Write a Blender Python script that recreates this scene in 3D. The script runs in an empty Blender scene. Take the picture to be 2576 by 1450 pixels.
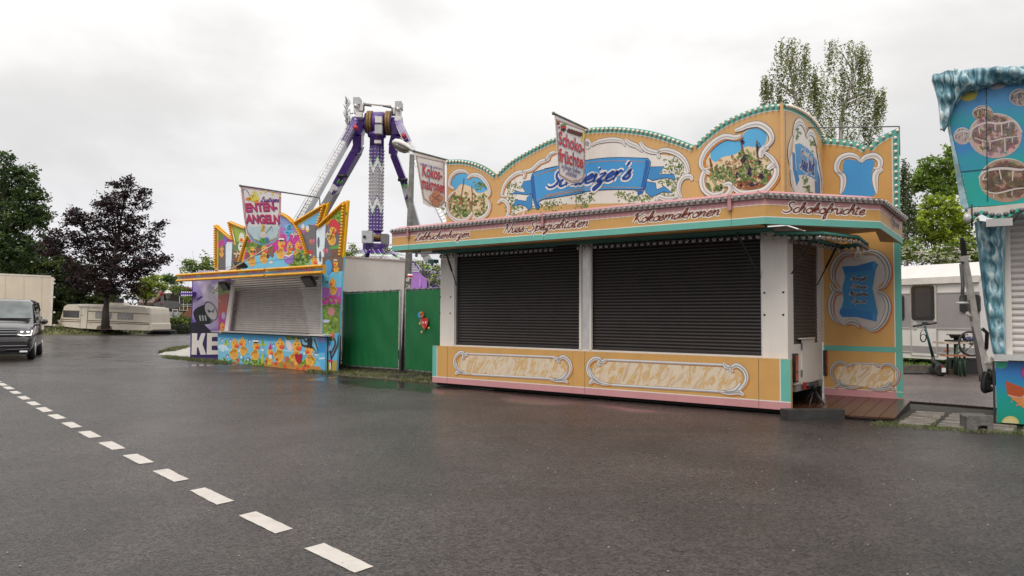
import bpy, math, random
import numpy as np
from mathutils import Vector
from mathutils.geometry import tessellate_polygon
random.seed(7)
R=math.radians
SC=bpy.context.scene
COL=SC.collection
# ---------------------------------------------------------------- camera
FPX=1850.; CAMH=1.6
PIT=math.atan(73.6/FPX); ROL=R(.3)
cp,sp=math.cos(PIT),math.sin(PIT)
cf=Vector((0,cp,sp)); cu0=Vector((0,-sp,cp)); cr0=Vector((1,0,0))
cr=cr0*math.cos(ROL)+cu0*math.sin(ROL); cu=cu0*math.cos(ROL)-cr0*math.sin(ROL)
cam=bpy.data.cameras.new('camera'); camo=bpy.data.objects.new('camera',cam); COL.objects.link(camo)
cam.sensor_width=36; cam.lens=FPX/2576*36; cam.clip_start=.05; cam.clip_end=2000
from mathutils import Matrix
M=Matrix((cr,cu,-cf)).transposed().to_4x4(); M.translation=(0,0,CAMH); camo.matrix_world=M
SC.camera=camo
# ---------------------------------------------------------------- world, overcast
SUN_EL=R(52); SUN_AZ=R(205)      # azimuth clockwise from +Y
wd=bpy.data.worlds.new("World"); SC.world=wd; wd.use_nodes=True
nt=wd.node_tree; nt.nodes.clear()
def N(t,typ,**k):
    n=t.nodes.new(typ)
    for a,b in k.items(): setattr(n,a,b)
    return n
out=N(nt,'ShaderNodeOutputWorld'); bg=N(nt,'ShaderNodeBackground')
sky=N(nt,'ShaderNodeTexSky',sky_type='NISHITA'); sky.sun_disc=False; sky.sun_elevation=SUN_EL; sky.sun_rotation=SUN_AZ
tc=N(nt,'ShaderNodeTexCoord'); sep=N(nt,'ShaderNodeSeparateXYZ'); nt.links.new(tc.outputs['Generated'],sep.inputs[0])
ramp=N(nt,'ShaderNodeValToRGB'); nt.links.new(sep.outputs[2],ramp.inputs[0])
cr_=ramp.color_ramp; cr_.elements[0].position=0; cr_.elements[0].color=(7.0,6.85,7.25,1)
cr_.elements[1].position=1; cr_.elements[1].color=(15.5,15.3,15.2,1)
for p,c in ((.08,(7.7,7.55,7.85,1)),(.16,(8.0,7.9,7.95,1)),(.30,(8.9,8.75,8.55,1)),(.42,(10.,9.9,9.7,1)),(.6,(13,12.8,12.6,1))):
    e=cr_.elements.new(p); e.color=c
mp=N(nt,'ShaderNodeMapping'); mp.inputs['Scale'].default_value=(1,1,2.3); nt.links.new(tc.outputs['Generated'],mp.inputs[0])
no=N(nt,'ShaderNodeTexNoise'); no.inputs['Scale'].default_value=2.6; no.inputs['Detail'].default_value=7; no.inputs['Roughness'].default_value=.52
no.inputs['Distortion'].default_value=.25
nt.links.new(mp.outputs[0],no.inputs[0])
mr=N(nt,'ShaderNodeMapRange'); mr.inputs[1].default_value=.36; mr.inputs[2].default_value=.60; mr.inputs[3].default_value=.85; mr.inputs[4].default_value=1.05
mr.interpolation_type='SMOOTHSTEP'
nt.links.new(no.outputs[0],mr.inputs[0])
mul=N(nt,'ShaderNodeMix',data_type='RGBA',blend_type='MULTIPLY'); mul.inputs[0].default_value=1
nt.links.new(ramp.outputs[0],mul.inputs[6]); nt.links.new(mr.outputs[0],mul.inputs[7])
mx=N(nt,'ShaderNodeMix',data_type='RGBA'); mx.inputs[0].default_value=.96
nt.links.new(sky.outputs[0],mx.inputs[6]); nt.links.new(mul.outputs[2],mx.inputs[7])
nt.links.new(mx.outputs[2],bg.inputs[0]); bg.inputs[1].default_value=.1
nt.links.new(bg.outputs[0],out.inputs[0])
# ---------------------------------------------------------------- sun through cloud
sl=bpy.data.lights.new('sun','SUN'); so=bpy.data.objects.new('sun',sl); COL.objects.link(so)
sl.energy=1.35; sl.angle=R(25); sl.color=(1,.94,.86)
sd=Vector((math.sin(SUN_AZ)*math.cos(SUN_EL),math.cos(SUN_AZ)*math.cos(SUN_EL),math.sin(SUN_EL)))
so.rotation_euler=sd.to_track_quat('Z','Y').to_euler()
SC.view_settings.view_transform='Standard'; SC.view_settings.look='None'; SC.view_settings.exposure=.17; SC.view_settings.gamma=1
SC.cycles.max_bounces=6; SC.cycles.transparent_max_bounces=24
# ---------------------------------------------------------------- measuring helpers (a pixel of the 2576 px wide survey picture -> a point on a known plane)
def ray(px,py): return cf+cr*((px-1288)/FPX)-cu*((py-725)/FPX)
def G(px,py,z=0.):
    d=ray(px,py); t=(z-CAMH)/d.z; return Vector((d.x*t,d.y*t,z))
class Fr:
    """vertical working plane: u along it, w into it, z up"""
    def __init__(s,O,ang):
        s.O=Vector((O[0],O[1],0)); s.a=ang; s.u=Vector((math.cos(ang),math.sin(ang),0)); s.w=Vector((-s.u.y,s.u.x,0))
    def P(s,u,w,z): return s.O+s.u*u+s.w*w+Vector((0,0,z))
    def pt(s,p,w=0.):
        d=ray(*p); o=-(s.O+s.w*w); t=-(o.dot(s.w))/d.dot(s.w); X=d*t+o
        return (X.dot(s.u),CAMH+d.z*t)
    def upt(s,p,uu):
        d=ray(*p); t=(uu+s.O.dot(s.u))/d.dot(s.u); X=d*t-s.O
        return (X.dot(s.w),CAMH+d.z*t)
    def side(s,u,w=0.): return Fr(s.P(u,w,0),s.a+math.pi/2)   # plane u=const; its own u runs along w, outside is +u
def Zm(x0,y0,k):
    return lambda X,Y:((x0+X*k)/1.59006,(y0+Y*k)/1.59006)
def MP(z,pts): return [z(*p) for p in pts]
zA=Zm(0,550,800/1221); zB=Zm(680,720,760/1378); zC=Zm(1180,360,620/1215); zD=Zm(1340,900,560/1230)
zE=Zm(1650,600,800/2320); zF=Zm(2180,400,1000/2576); zG=Zm(2900,380,800/1611); zH=Zm(3600,200,496/899)
zI=Zm(1500,950,900/1864); zJ=Zm(2300,1000,950/2026); zK=Zm(2900,850,800/1365); zL=Zm(3550,850,546/880)
zM=Zm(0,1000,700/2030); zN=Zm(0,1500,1700/2576); zO=Zm(860,800,560/2538); zP=Zm(3500,950,596/2469)
zQ=Zm(3500,1250,596/1728); zR=Zm(560,960,400/1450); zS=Zm(2980,100,620/1798); zT=Zm(0,560,720/2088)
zU=Zm(3540,560,420/1171); zV=Zm(1360,370,300/1318); zW=Zm(1550,950,250/1450)
y2A=Zm(860,960,540/2576); y2B=Zm(860,1300,540/2576); y2C=Zm(0,1150,240/1055); y2D=Zm(940,720,220/1181)
y2E=Zm(1380,800,380/1450); y2F=Zm(3280,1400,440/1994)
def facing(D): return Fr((0,D),0.)
# ---------------------------------------------------------------- materials
def s2l(c): return tuple(((x/255.)/12.92 if x/255.<=.04045 else ((x/255.+.055)/1.055)**2.4) for x in c)
def mat(name,col=None,rough=.5,metal=0.,var=.12,vs=3.,bump=0.,bs=60.,coat=0.,trans=0.,emit=None,dirt=0.,spec=.5,alpha=None):
    """col None: base colour comes from the colour attribute of the mesh (painted artwork, leaves)"""
    m=bpy.data.materials.new(name); m.use_nodes=True; t=m.node_tree; b=t.nodes['Principled BSDF']
    tc=N(t,'ShaderNodeTexCoord'); n=N(t,'ShaderNodeTexNoise'); n.inputs['Scale'].default_value=vs; n.inputs['Detail'].default_value=5
    t.links.new(tc.outputs['Object'],n.inputs[0])
    if col is None:
        a=N(t,'ShaderNodeAttribute'); a.attribute_name='Col'; src=a.outputs['Color']
    else:
        rg=N(t,'ShaderNodeRGB'); rg.outputs[0].default_value=(*col,1); src=rg.outputs[0]
    r=N(t,'ShaderNodeMapRange'); r.inputs[1].default_value=.3; r.inputs[2].default_value=.7; r.inputs[3].default_value=1-var; r.inputs[4].default_value=1+var
    t.links.new(n.outputs[0],r.inputs[0])
    mu=N(t,'ShaderNodeMix',data_type='RGBA',blend_type='MULTIPLY'); mu.inputs[0].default_value=1
    t.links.new(src,mu.inputs[6]); t.links.new(r.outputs[0],mu.inputs[7]); last=mu.outputs[2]
    if dirt>0:
        n2=N(t,'ShaderNodeTexNoise'); n2.inputs['Scale'].default_value=1.3; n2.inputs['Detail'].default_value=8; n2.inputs['Roughness'].default_value=.7
        mp=N(t,'ShaderNodeMapping'); mp.inputs['Scale'].default_value=(5,5,.8); t.links.new(tc.outputs['Object'],mp.inputs[0]); t.links.new(mp.outputs[0],n2.inputs[0])
        r2=N(t,'ShaderNodeMapRange'); r2.inputs[1].default_value=.5; r2.inputs[2].default_value=.8; r2.inputs[3].default_value=0; r2.inputs[4].default_value=dirt
        t.links.new(n2.outputs[0],r2.inputs[0])
        m2=N(t,'ShaderNodeMix',data_type='RGBA'); t.links.new(r2.outputs[0],m2.inputs[0]); t.links.new(last,m2.inputs[6]); m2.inputs[7].default_value=(.12,.10,.07,1); last=m2.outputs[2]
    t.links.new(last,b.inputs['Base Color'])
    b.inputs['Roughness'].default_value=rough; b.inputs['Metallic'].default_value=metal; b.inputs['Coat Weight'].default_value=coat
    b.inputs['Specular IOR Level'].default_value=spec
    if trans: b.inputs['Transmission Weight'].default_value=trans
    if alpha is not None: b.inputs['Alpha'].default_value=alpha
    if emit: b.inputs['Emission Color'].default_value=(*emit[0],1); b.inputs['Emission Strength'].default_value=emit[1]
    if bump:
        n3=N(t,'ShaderNodeTexNoise'); n3.inputs['Scale'].default_value=bs; n3.inputs['Detail'].default_value=4; t.links.new(tc.outputs['Object'],n3.inputs[0])
        bp=N(t,'ShaderNodeBump'); bp.inputs['Strength'].default_value=bump; bp.inputs['Distance'].default_value=.02
        t.links.new(n3.outputs[0],bp.inputs['Height']); t.links.new(bp.outputs[0],b.inputs['Normal'])
    return m
PAINT=mat('painted_artwork',None,.42,var=.05,vs=2.5,dirt=.10,spec=.3)
CLOTH=mat('printed_banner_cloth',None,.75,var=.05,vs=4,bump=.15,bs=9)
M_={}
def mm(name,*a,**k):
    if name not in M_: M_[name]=mat(name,*a,**k)
    return M_[name]
WHITE=mm('white_panel',(.66,.61,.56),.4,var=.05,vs=1.2,dirt=.14)
CREAM=mm('cream_panel',(.62,.53,.42),.45,var=.06,vs=.8,dirt=.18)
STEEL=mm('galvanised_steel',(.16,.16,.155),.6,.3,var=.3,vs=8)
ALU=mm('aluminium',(.55,.54,.53),.4,.6,var=.12,vs=6)
BLACK=mm('black_plastic',(.015,.015,.016),.45,var=.2)
DARKM=mm('dark_metal',(.04,.04,.042),.4,.5,var=.2)
RUB=mm('rubber',(.02,.02,.02),.75,var=.3,vs=12)
GLASSB=mm('clear_bulb_glass',(.75,.70,.66),.12,var=.0,spec=.8,coat=.6)
FROST=mm('frosted_bulb_cap',(.74,.68,.55),.25,var=.0,coat=.5)
DKGL=mm('dark_window_glass',(.02,.022,.024),.05,var=0,coat=.4)
# ---------------------------------------------------------------- mesh builder
class MB:
    def __init__(s): s.v=[]; s.f=[]; s.m=[]; s.c=[]; s.mats=[]; s.sm=[]
    def mi(s,m):
        if m not in s.mats: s.mats.append(m)
        return s.mats.index(m)
    def face(s,pts,m,col=(1,1,1),smooth=False):
        i=len(s.v); s.v+= [tuple(p) for p in pts]; s.f.append(tuple(range(i,i+len(pts)))); s.m.append(s.mi(m)); s.c.append(col); s.sm.append(smooth)
    def mesh(s,vs,fs,m,col=(1,1,1),smooth=False):
        i=len(s.v); s.v+=[tuple(p) for p in vs]; k=s.mi(m)
        for f in fs: s.f.append(tuple(i+a for a in f)); s.m.append(k); s.c.append(col); s.sm.append(smooth)
    def box(s,P,u0,u1,w0,w1,z0,z1,m,col=(1,1,1)):
        """P: function (u,w,z)->point"""
        vs=[P(u,w,z) for z in (z0,z1) for w in (w0,w1) for u in (u0,u1)]
        s.mesh(vs,[(0,1,5,4),(1,3,7,5),(3,2,6,7),(2,0,4,6),(4,5,7,6),(2,3,1,0)],m,col)
    def prism(s,top,bot,m,col=(1,1,1),cols=None):
        """two matching rings"""
        n=len(top); tr=tessellate_polygon([[Vector(p) for p in top]])
        s.mesh(top,[tuple(t) for t in tr],m,col); s.mesh(bot,[tuple(reversed(t)) for t in tr],m,col)
        s.mesh(list(top)+list(bot),[(i,(i+1)%n,n+(i+1)%n,n+i) for i in range(n)],m,cols or col)
    def tube(s,path,r,m,n=8,col=(1,1,1),closed=False,cap=True):
        path=[Vector(p) for p in path]; k=len(path); rs=r if isinstance(r,(list,tuple)) else [r]*k
        vs=[]; prev=None
        for i,p in enumerate(path):
            a=path[i-1] if (i or closed) else p; b=path[(i+1)%k] if (i<k-1 or closed) else p
            d=(b-a).normalized() if (b-a).length>1e-9 else Vector((0,0,1))
            if prev is None:
                x=d.cross(Vector((0,0,1)));
                if x.length<.05: x=d.cross(Vector((1,0,0)))
            else: x=prev-d*prev.dot(d)
            x.normalize(); y=d.cross(x); prev=x
            for j in range(n):
                t=2*math.pi*j/n; vs.append(p+(x*math.cos(t)+y*math.sin(t))*rs[i])
        fs=[]
        for i in range(k if closed else k-1):
            for j in range(n):
                a=i*n+j; b=i*n+(j+1)%n; i2=(i+1)%k; fs.append((a,b,i2*n+(j+1)%n,i2*n+j))
        if cap and not closed: fs.append(tuple(reversed(range(n)))); fs.append(tuple((k-1)*n+j for j in range(n)))
        s.mesh(vs,fs,m,col,True)
    def lathe(s,C,axis,prof,m,n=12,col=(1,1,1),smooth=True):
        """prof: (distance along axis, radius)"""
        C=Vector(C); d=Vector(axis).normalized(); x=d.cross(Vector((0,0,1)))
        if x.length<.05: x=d.cross(Vector((1,0,0)))
        x.normalize(); y=d.cross(x); vs=[]
        for h,r in prof:
            for j in range(n):
                t=2*math.pi*j/n; vs.append(C+d*h+(x*math.cos(t)+y*math.sin(t))*r)
        fs=[(i*n+j,i*n+(j+1)%n,(i+1)*n+(j+1)%n,(i+1)*n+j) for i in range(len(prof)-1) for j in range(n)]
        fs+=[tuple(reversed(range(n))),tuple((len(prof)-1)*n+j for j in range(n))]
        s.mesh(vs,fs,m,col,smooth)
    def ball(s,C,r,m,n=8,k=5,col=(1,1,1),sq=(1,1,1)):
        C=Vector(C); vs=[]
        for i in range(k+1):
            a=math.pi*i/k
            for j in range(n):
                t=2*math.pi*j/n; vs.append(C+Vector((math.sin(a)*math.cos(t)*sq[0],math.sin(a)*math.sin(t)*sq[1],math.cos(a)*sq[2]))*r)
        s.mesh(vs,[(i*n+j,(i+1)*n+j,(i+1)*n+(j+1)%n,i*n+(j+1)%n) for i in range(k) for j in range(n)],m,col,True)
    def build(s,name,parent=None,link=True,origin=None):
        L=Vector(origin) if origin is not None else (WL.get(parent.name,Vector()) if parent else Vector())
        me=bpy.data.meshes.new(name)
        nv=len(s.v); V=np.array(s.v,dtype=np.float64).reshape(-1,3)-np.array(L)
        lens=np.array([len(f) for f in s.f],dtype=np.int32); loops=np.fromiter((i for f in s.f for i in f),dtype=np.int32,count=int(lens.sum()))
        me.vertices.add(nv); me.vertices.foreach_set('co',V.astype(np.float32).ravel())
        me.loops.add(len(loops)); me.loops.foreach_set('vertex_index',loops)
        me.polygons.add(len(lens)); st=np.zeros(len(lens),dtype=np.int32); st[1:]=np.cumsum(lens)[:-1]
        me.polygons.foreach_set('loop_start',st); me.polygons.foreach_set('loop_total',lens)
        me.polygons.foreach_set('material_index',np.array(s.m,dtype=np.int32))
        me.polygons.foreach_set('use_smooth',np.array(s.sm,dtype=bool))
        for m in s.mats: me.materials.append(m)
        a=me.color_attributes.new('Col','FLOAT_COLOR','CORNER')
        cc=np.ones((len(lens),4),dtype=np.float32); cc[:,:3]=np.array(s.c,dtype=np.float32).reshape(-1,3)
        a.data.foreach_set('color',np.repeat(cc,lens,axis=0).ravel())
        me.update(calc_edges=True); me.validate()
        o=bpy.data.objects.new(name,me)
        if link: COL.objects.link(o)
        if parent: o.parent=parent
        if parent is None and origin is not None: o.location=L
        WL[o.name]=L.copy()
        return o
WL={}
def tag(o,label=None,cat=None,group=None,kind=None):
    if label: o['label']=label
    if cat: o['category']=cat
    if group: o['group']=group
    if kind: o['kind']=kind
    return o
def thing(name,label,cat,loc,group=None):
    o=bpy.data.objects.new(name,None); COL.objects.link(o); o.location=Vector(loc); o.empty_display_size=.3
    WL[o.name]=Vector(loc); return tag(o,label,cat,group)
def place(proto,pts,parent,maxn=100,name=None):
    """shared-mesh copies of a small part at world points; beyond maxn the farthest go into one part"""
    cp_=camo.location; pts=sorted([(Vector(p),d) for p,d in pts],key=lambda q:(q[0]-cp_).length); L=WL[parent.name]
    for p,d in pts[:maxn]:
        o=proto.copy(); COL.objects.link(o); o.parent=parent; o.location=p-L
        o.rotation_euler=Vector(d).to_track_quat('Z','Y').to_euler()
    rest=pts[maxn:]
    if rest:
        mb=MB(); me=proto.data; vs=[v.co.copy() for v in me.vertices]; fs=[tuple(p.vertices) for p in me.polygons]; mi=[p.material_index for p in me.polygons]
        for p,d in rest:
            q=Vector(d).to_track_quat('Z','Y')
            i=len(mb.v); mb.v+=[tuple(p+q@v) for v in vs]
            for f,k in zip(fs,mi): mb.f.append(tuple(i+a for a in f)); mb.m.append(mb.mi(me.materials[k])); mb.c.append((1,1,1)); mb.sm.append(True)
        tag(mb.build(proto.name.split('.')[0]+'_row',parent),kind='stuff')
def catmull(pts,n=6,closed=False):
    out=[]; k=len(pts)
    rng=range(k if closed else k-1)
    for i in rng:
        if closed: a,b,c,d=pts[i-1],pts[i],pts[(i+1)%k],pts[(i+2)%k]
        else: a,b,c,d=pts[max(i-1,0)],pts[i],pts[i+1],pts[min(i+2,k-1)]
        for j in range(n):
            t=j/n; out.append(tuple(.5*((2*b[q])+(c[q]-a[q])*t+(2*a[q]-5*b[q]+4*c[q]-d[q])*t*t+(3*b[q]-a[q]-3*c[q]+d[q])*t**3) for q in range(len(b))))
    if not closed: out.append(tuple(pts[-1]))
    return out
def resample(pts,step,start=0.):
    out=[]; acc=start
    for a,b in zip(pts[:-1],pts[1:]):
        a=Vector(a); b=Vector(b); L=(b-a).length
        while acc<=L and L>0: out.append(a+(b-a)*(acc/L)); acc+=step
        acc-=L
    return out
# ---------------------------------------------------------------- brush script alphabet (strokes; baseline 0, x-height 1)
GL={'a':([[(.8,.8),(.45,1),(.1,.6),(.15,.1),(.45,.05),(.8,.7),(.85,.95),(.8,.2),(1.05,.15)]],1.),
'e':([[(0,.3),(.5,.5),(.65,.8),(.45,1),(.15,.6),(.2,.1),(.55,0),(.9,.25)]],.82),
'b':([[(0,.3),(.4,1.2),(.5,1.9),(.3,1.9),(.15,1),(.15,.2),(.4,0),(.75,.3),(.7,.8),(.4,.9),(.2,.6)]],.85),
'k':([[(.0,.3),(.4,1.2),(.45,1.9),(.25,1.8),(.1,.9),(.1,0)],[(.1,.4),(.5,1),(.65,.75),(.2,.5),(.5,.1),(.9,.1)]],.85),
'u':([[(0,.7),(.15,1),(.15,.3),(.35,0),(.7,.4),(.75,1)],[(.75,1),(.75,.2),(.95,.1)]],.93),
'c':([[(.7,.8),(.45,1),(.1,.6),(.15,.1),(.5,0),(.8,.25)]],.75),
'h':([[(0,.3),(.35,1.2),(.4,1.9),(.2,1.8),(.1,.9),(.1,0)],[(.1,.4),(.4,1),(.65,.8),(.6,.15),(.9,.1)]],.88),
'n':([[(0,.7),(.15,1),(.12,0)],[(.12,.4),(.45,1),(.7,.8),(.65,.15),(.95,.15)]],.93),
'm':([[(0,.7),(.15,1),(.12,0)],[(.12,.4),(.4,1),(.6,.8),(.57,0)],[(.57,.4),(.85,1),(1.1,.8),(1.05,.15),(1.3,.15)]],1.3),
'r':([[(0,.6),(.15,1),(.12,0)],[(.12,.5),(.4,1),(.65,.9)]],.66),
'z':([[(.05,.9),(.65,.95),(.1,.1),(.5,.1),(.55,-.4),(.25,-.9),(.1,-.6),(.85,.2)]],.8),
's':([[(-.05,.1),(.3,.75),(.42,1.1)],[(.42,1.05),(.3,.75),(.58,.42),(.5,.05),(.12,.02),(.0,.2)]],.68),
'p':([[(0,.7),(.2,1),(.05,-1)],[(.15,.4),(.5,1),(.8,.6),(.6,.05),(.2,.1)]],.9),
'i':([[(0,.6),(.15,1),(.15,.2),(.42,.15)],[(.22,1.45),(.27,1.6)]],.45),
'l':([[(0,.3),(.4,1.3),(.4,1.9),(.2,1.8),(.1,.8),(.15,.1),(.42,.15)]],.46),
't':([[(.18,1.65),(.1,.3),(.25,0),(.5,.2)],[(-.15,1.2),(.5,1.25)]],.52),
'f':([[(0,.3),(.45,1.2),(.5,1.9),(.25,1.7),(.15,.5),(.0,-.9),(.3,-.8),(.2,.1),(.55,.3)]],.58),
'o':([[(.5,1),(.1,.7),(.15,.1),(.55,0),(.8,.5),(.5,1),(.6,.75),(.95,.8)]],.85),
'd':([[(.7,.8),(.4,1),(.1,.6),(.15,.1),(.5,.05),(.75,.7),(.9,1.9)],[(.75,.7),(.75,.1),(.95,.1)]],.93),
'g':([[(.7,.8),(.4,1),(.1,.6),(.15,.1),(.5,.1),(.75,.9),(.65,-.6),(.3,-.9),(.1,-.6)]],.85),
'w':([[(0,.7),(.15,1),(.15,.2),(.35,0),(.6,.8),(.6,.2),(.8,0),(1,.5),(.95,1)]],1.05),
'S':([[(1.1,1.6),(.8,1.95),(.35,1.7),(.5,1.15),(.9,.7),(.7,.1),(.2,0),(-.2,.3)]],1.15),
'L':([[(.3,1.3),(.7,1.9),(.9,1.6),(.5,.8),(.2,.1),(0,.1),(.4,.1),(1,0),(1.2,.2)]],1.1),
'N':([[(-.2,1.6),(.2,1.9),(.1,0)],[(.2,1.85),(.9,.05),(1.1,1.9),(1.3,1.85)]],1.3),
'K':([[(.2,1.9),(.1,0)],[(-.2,1.5),(.2,1.9)],[(1.1,1.9),(.2,.9),(.6,.6),(1.0,0),(1.2,.2)]],1.15),
'W':([[(0,1.6),(.2,1.9),(.3,.1),(.8,1.4),(.9,.1),(1.5,1.9)]],1.4),
'E':([[(.9,1.7),(.5,1.9),(.2,1.5),(.6,1.1),(.15,.6),(.2,.1),(.6,0),(1,.3)]],.98),
'M':([[(0,0),(.3,1.9),(.6,.5),(1.1,1.9),(1.1,.1),(1.3,.1)]],1.3),
'P':([[(.2,1.9),(.1,0)],[(.0,1.6),(.5,1.95),(.9,1.5),(.6,1),(.2,.9)]],.95),
"'":([[(.25,2.),(.15,1.5)]],.35),'-':([[(.1,.6),(.6,.65)]],.7),' ':([],.6)}
for b,c in (('a','ä'),('o','ö'),('u','ü')):
    st,ad=GL[b]; GL[c]=(st+[[(.25,1.4),(.28,1.5)],[(.6,1.4),(.63,1.5)]],ad)
_tc={}
def textmesh(s,off=0.):
    k=(s,off)
    if k not in _tc:
        c=bpy.data.curves.new('t','FONT'); c.body=s; c.offset=off; c.resolution_u=3; o=bpy.data.objects.new('t',c)
        me=bpy.data.meshes.new_from_object(o); vs=[(v.co.x,v.co.y) for v in me.vertices]; fs=[tuple(p.vertices) for p in me.polygons]
        bpy.data.objects.remove(o); bpy.data.meshes.remove(me); bpy.data.curves.remove(c); _tc[k]=(vs,fs)
    return _tc[k]
# ---------------------------------------------------------------- artwork painted on a plane
class Art:
    def __init__(s,mb,fr,w0=0.,m=None,step=.004):
        s.mb=mb; s.fr=fr; s.w0=w0; s.m=m or PAINT; s.st=step; s.clip=None
    def q(s,p): return s.fr.pt(p,s.w0)
    def to(s,q,L): return s.fr.P(q[0],s.w0-s.st*L,q[1])
    def polyq(s,qs,col,L,m=None):
        if len(qs)<3: return
        tr=tessellate_polygon([[Vector((a,b,0)) for a,b in qs]])
        s.mb.mesh([s.to(q,L) for q in qs],[tuple(t) for t in tr],m or s.m,col)
    def inside(s,p):
        c=False; P=s.clip; j=len(P)-1
        for i in range(len(P)):
            if (P[i][1]>p[1])!=(P[j][1]>p[1]) and p[0]<(P[j][0]-P[i][0])*(p[1]-P[i][1])/(P[j][1]-P[i][1])+P[i][0]: c=not c
            j=i
        return c
    def fill(s,pts,col,L=1,sm=False,m=None):
        qs=[s.q(p) for p in pts]
        if sm: qs=catmull(qs,5,True)
        s.polyq(qs,col,L,m)
    def ell(s,c,rx,ry,col,L=1,rot=0.,n=18,m=None):
        """ellipse in px, rotated in px space"""
        if s.clip and not s.inside(c): return
        ps=[]
        for i in range(n):
            t=2*math.pi*i/n; x=rx*math.cos(t); y=ry*math.sin(t)
            ps.append((c[0]+x*math.cos(rot)-y*math.sin(rot),c[1]+x*math.sin(rot)+y*math.cos(rot)))
        s.fill(ps,col,L,m=m)
    def strokeq(s,qs,wd,col,L,taper=False,closed=False,m=None):
        n=len(qs); A=[];B=[]
        for i in range(n):
            a=qs[i-1] if (i or closed) else qs[i]; b=qs[(i+1)%n] if (i<n-1 or closed) else qs[i]
            dx,dy=b[0]-a[0],b[1]-a[1]; l=math.hypot(dx,dy) or 1; w=wd/2
            if taper: t=i/(n-1); w*=max(.08,math.sin(math.pi*(.12+.88*t))**.6) if taper!=2 else (.5+.5*math.sin(math.pi*t))
            A.append((qs[i][0]-dy/l*w,qs[i][1]+dx/l*w)); B.append((qs[i][0]+dy/l*w,qs[i][1]-dx/l*w))
        vs=[s.to(q,L) for q in A+B]; fs=[(n+i,n+(i+1)%n,(i+1)%n,i) for i in range(n if closed else n-1)]
        s.mb.mesh(vs,fs,m or s.m,col)
    def stroke(s,pts,wd,col,L=1,sm=True,taper=False,closed=False):
        qs=[s.q(p) for p in pts]
        if sm and len(qs)>2: qs=catmull(qs,6,closed)
        s.strokeq(qs,wd,col,L,taper,closed)
    def scroll(s,pts,wd,L=3,closed=False,taper=True,body=(.72,.69,.66),line=(.16,.15,.16),shade=(.45,.43,.43),drop=None):
        """one acanthus-like scroll: orange drop line, dark outline, white body, grey flute"""
        qs=[s.q(p) for p in pts]; qs=catmull(qs,6,closed)
        if drop: s.strokeq([(a+wd*.28,b-wd*.22) for a,b in qs],wd*1.1,drop,L-1,taper,closed)
        s.strokeq(qs,wd*1.22,line,L,taper,closed); s.strokeq(qs,wd,body,L+1,taper,closed)
        s.strokeq([(a+wd*.10,b-wd*.08) for a,b in qs],wd*.30,shade,L+2,taper,closed)
    def script(s,text,p0,p1,xh,lw,col,L=4,outl=None,ow=1.9,shear=.35):
        """brush script from px p0 to px p1; xh x-height in metres"""
        a=Vector(s.q(p0)); b=Vector(s.q(p1)); adv=sum(GL[c][1] for c in text); d=b-a; k=d.length/adv; d.normalize(); nrm=Vector((-d.y,d.x)); x=0
        for c in text:
            st,ad=GL[c]
            for seg in st:
                cs=catmull(seg,5)
                qs=[tuple(a+d*(k*(x+px_)+xh*shear*py_)+nrm*(xh*py_)) for px_,py_ in cs]
                if outl: s.strokeq(qs,lw*ow+xh*.12,outl,L-1)
                s.strokeq(qs,lw,col,L,taper=2)
            x+=ad
    def text(s,t,p0,p1,h,col,L=4,off=0.,shear=0.,outl=None,ow=.05,shadow=None):
        a=Vector(s.q(p0)); b=Vector(s.q(p1)); d=b-a; Ln=d.length; d.normalize(); nrm=Vector((-d.y,d.x))
        vs0,_=textmesh(t,off); xs=[v[0] for v in vs0]; x0,x1=min(xs),max(xs); hy=max(v[1] for v in textmesh('H',off)[0])
        def put(o2,c2,LL,dx=0,dy=0):
            vs,fs=textmesh(t,o2); out=[]
            for x,y in vs:
                q=a+d*((x-x0)/(x1-x0)*Ln+dx)+nrm*(y/hy*h+dy); q=q+d*(y/hy*h*shear); out.append(s.to(q,LL))
            s.mb.mesh(out,fs,s.m,c2)
        if shadow: put(off,shadow,L-1,h*.07,-h*.09)
        if outl: put(off+ow,outl,L-1)
        put(off,col,L)
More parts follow.
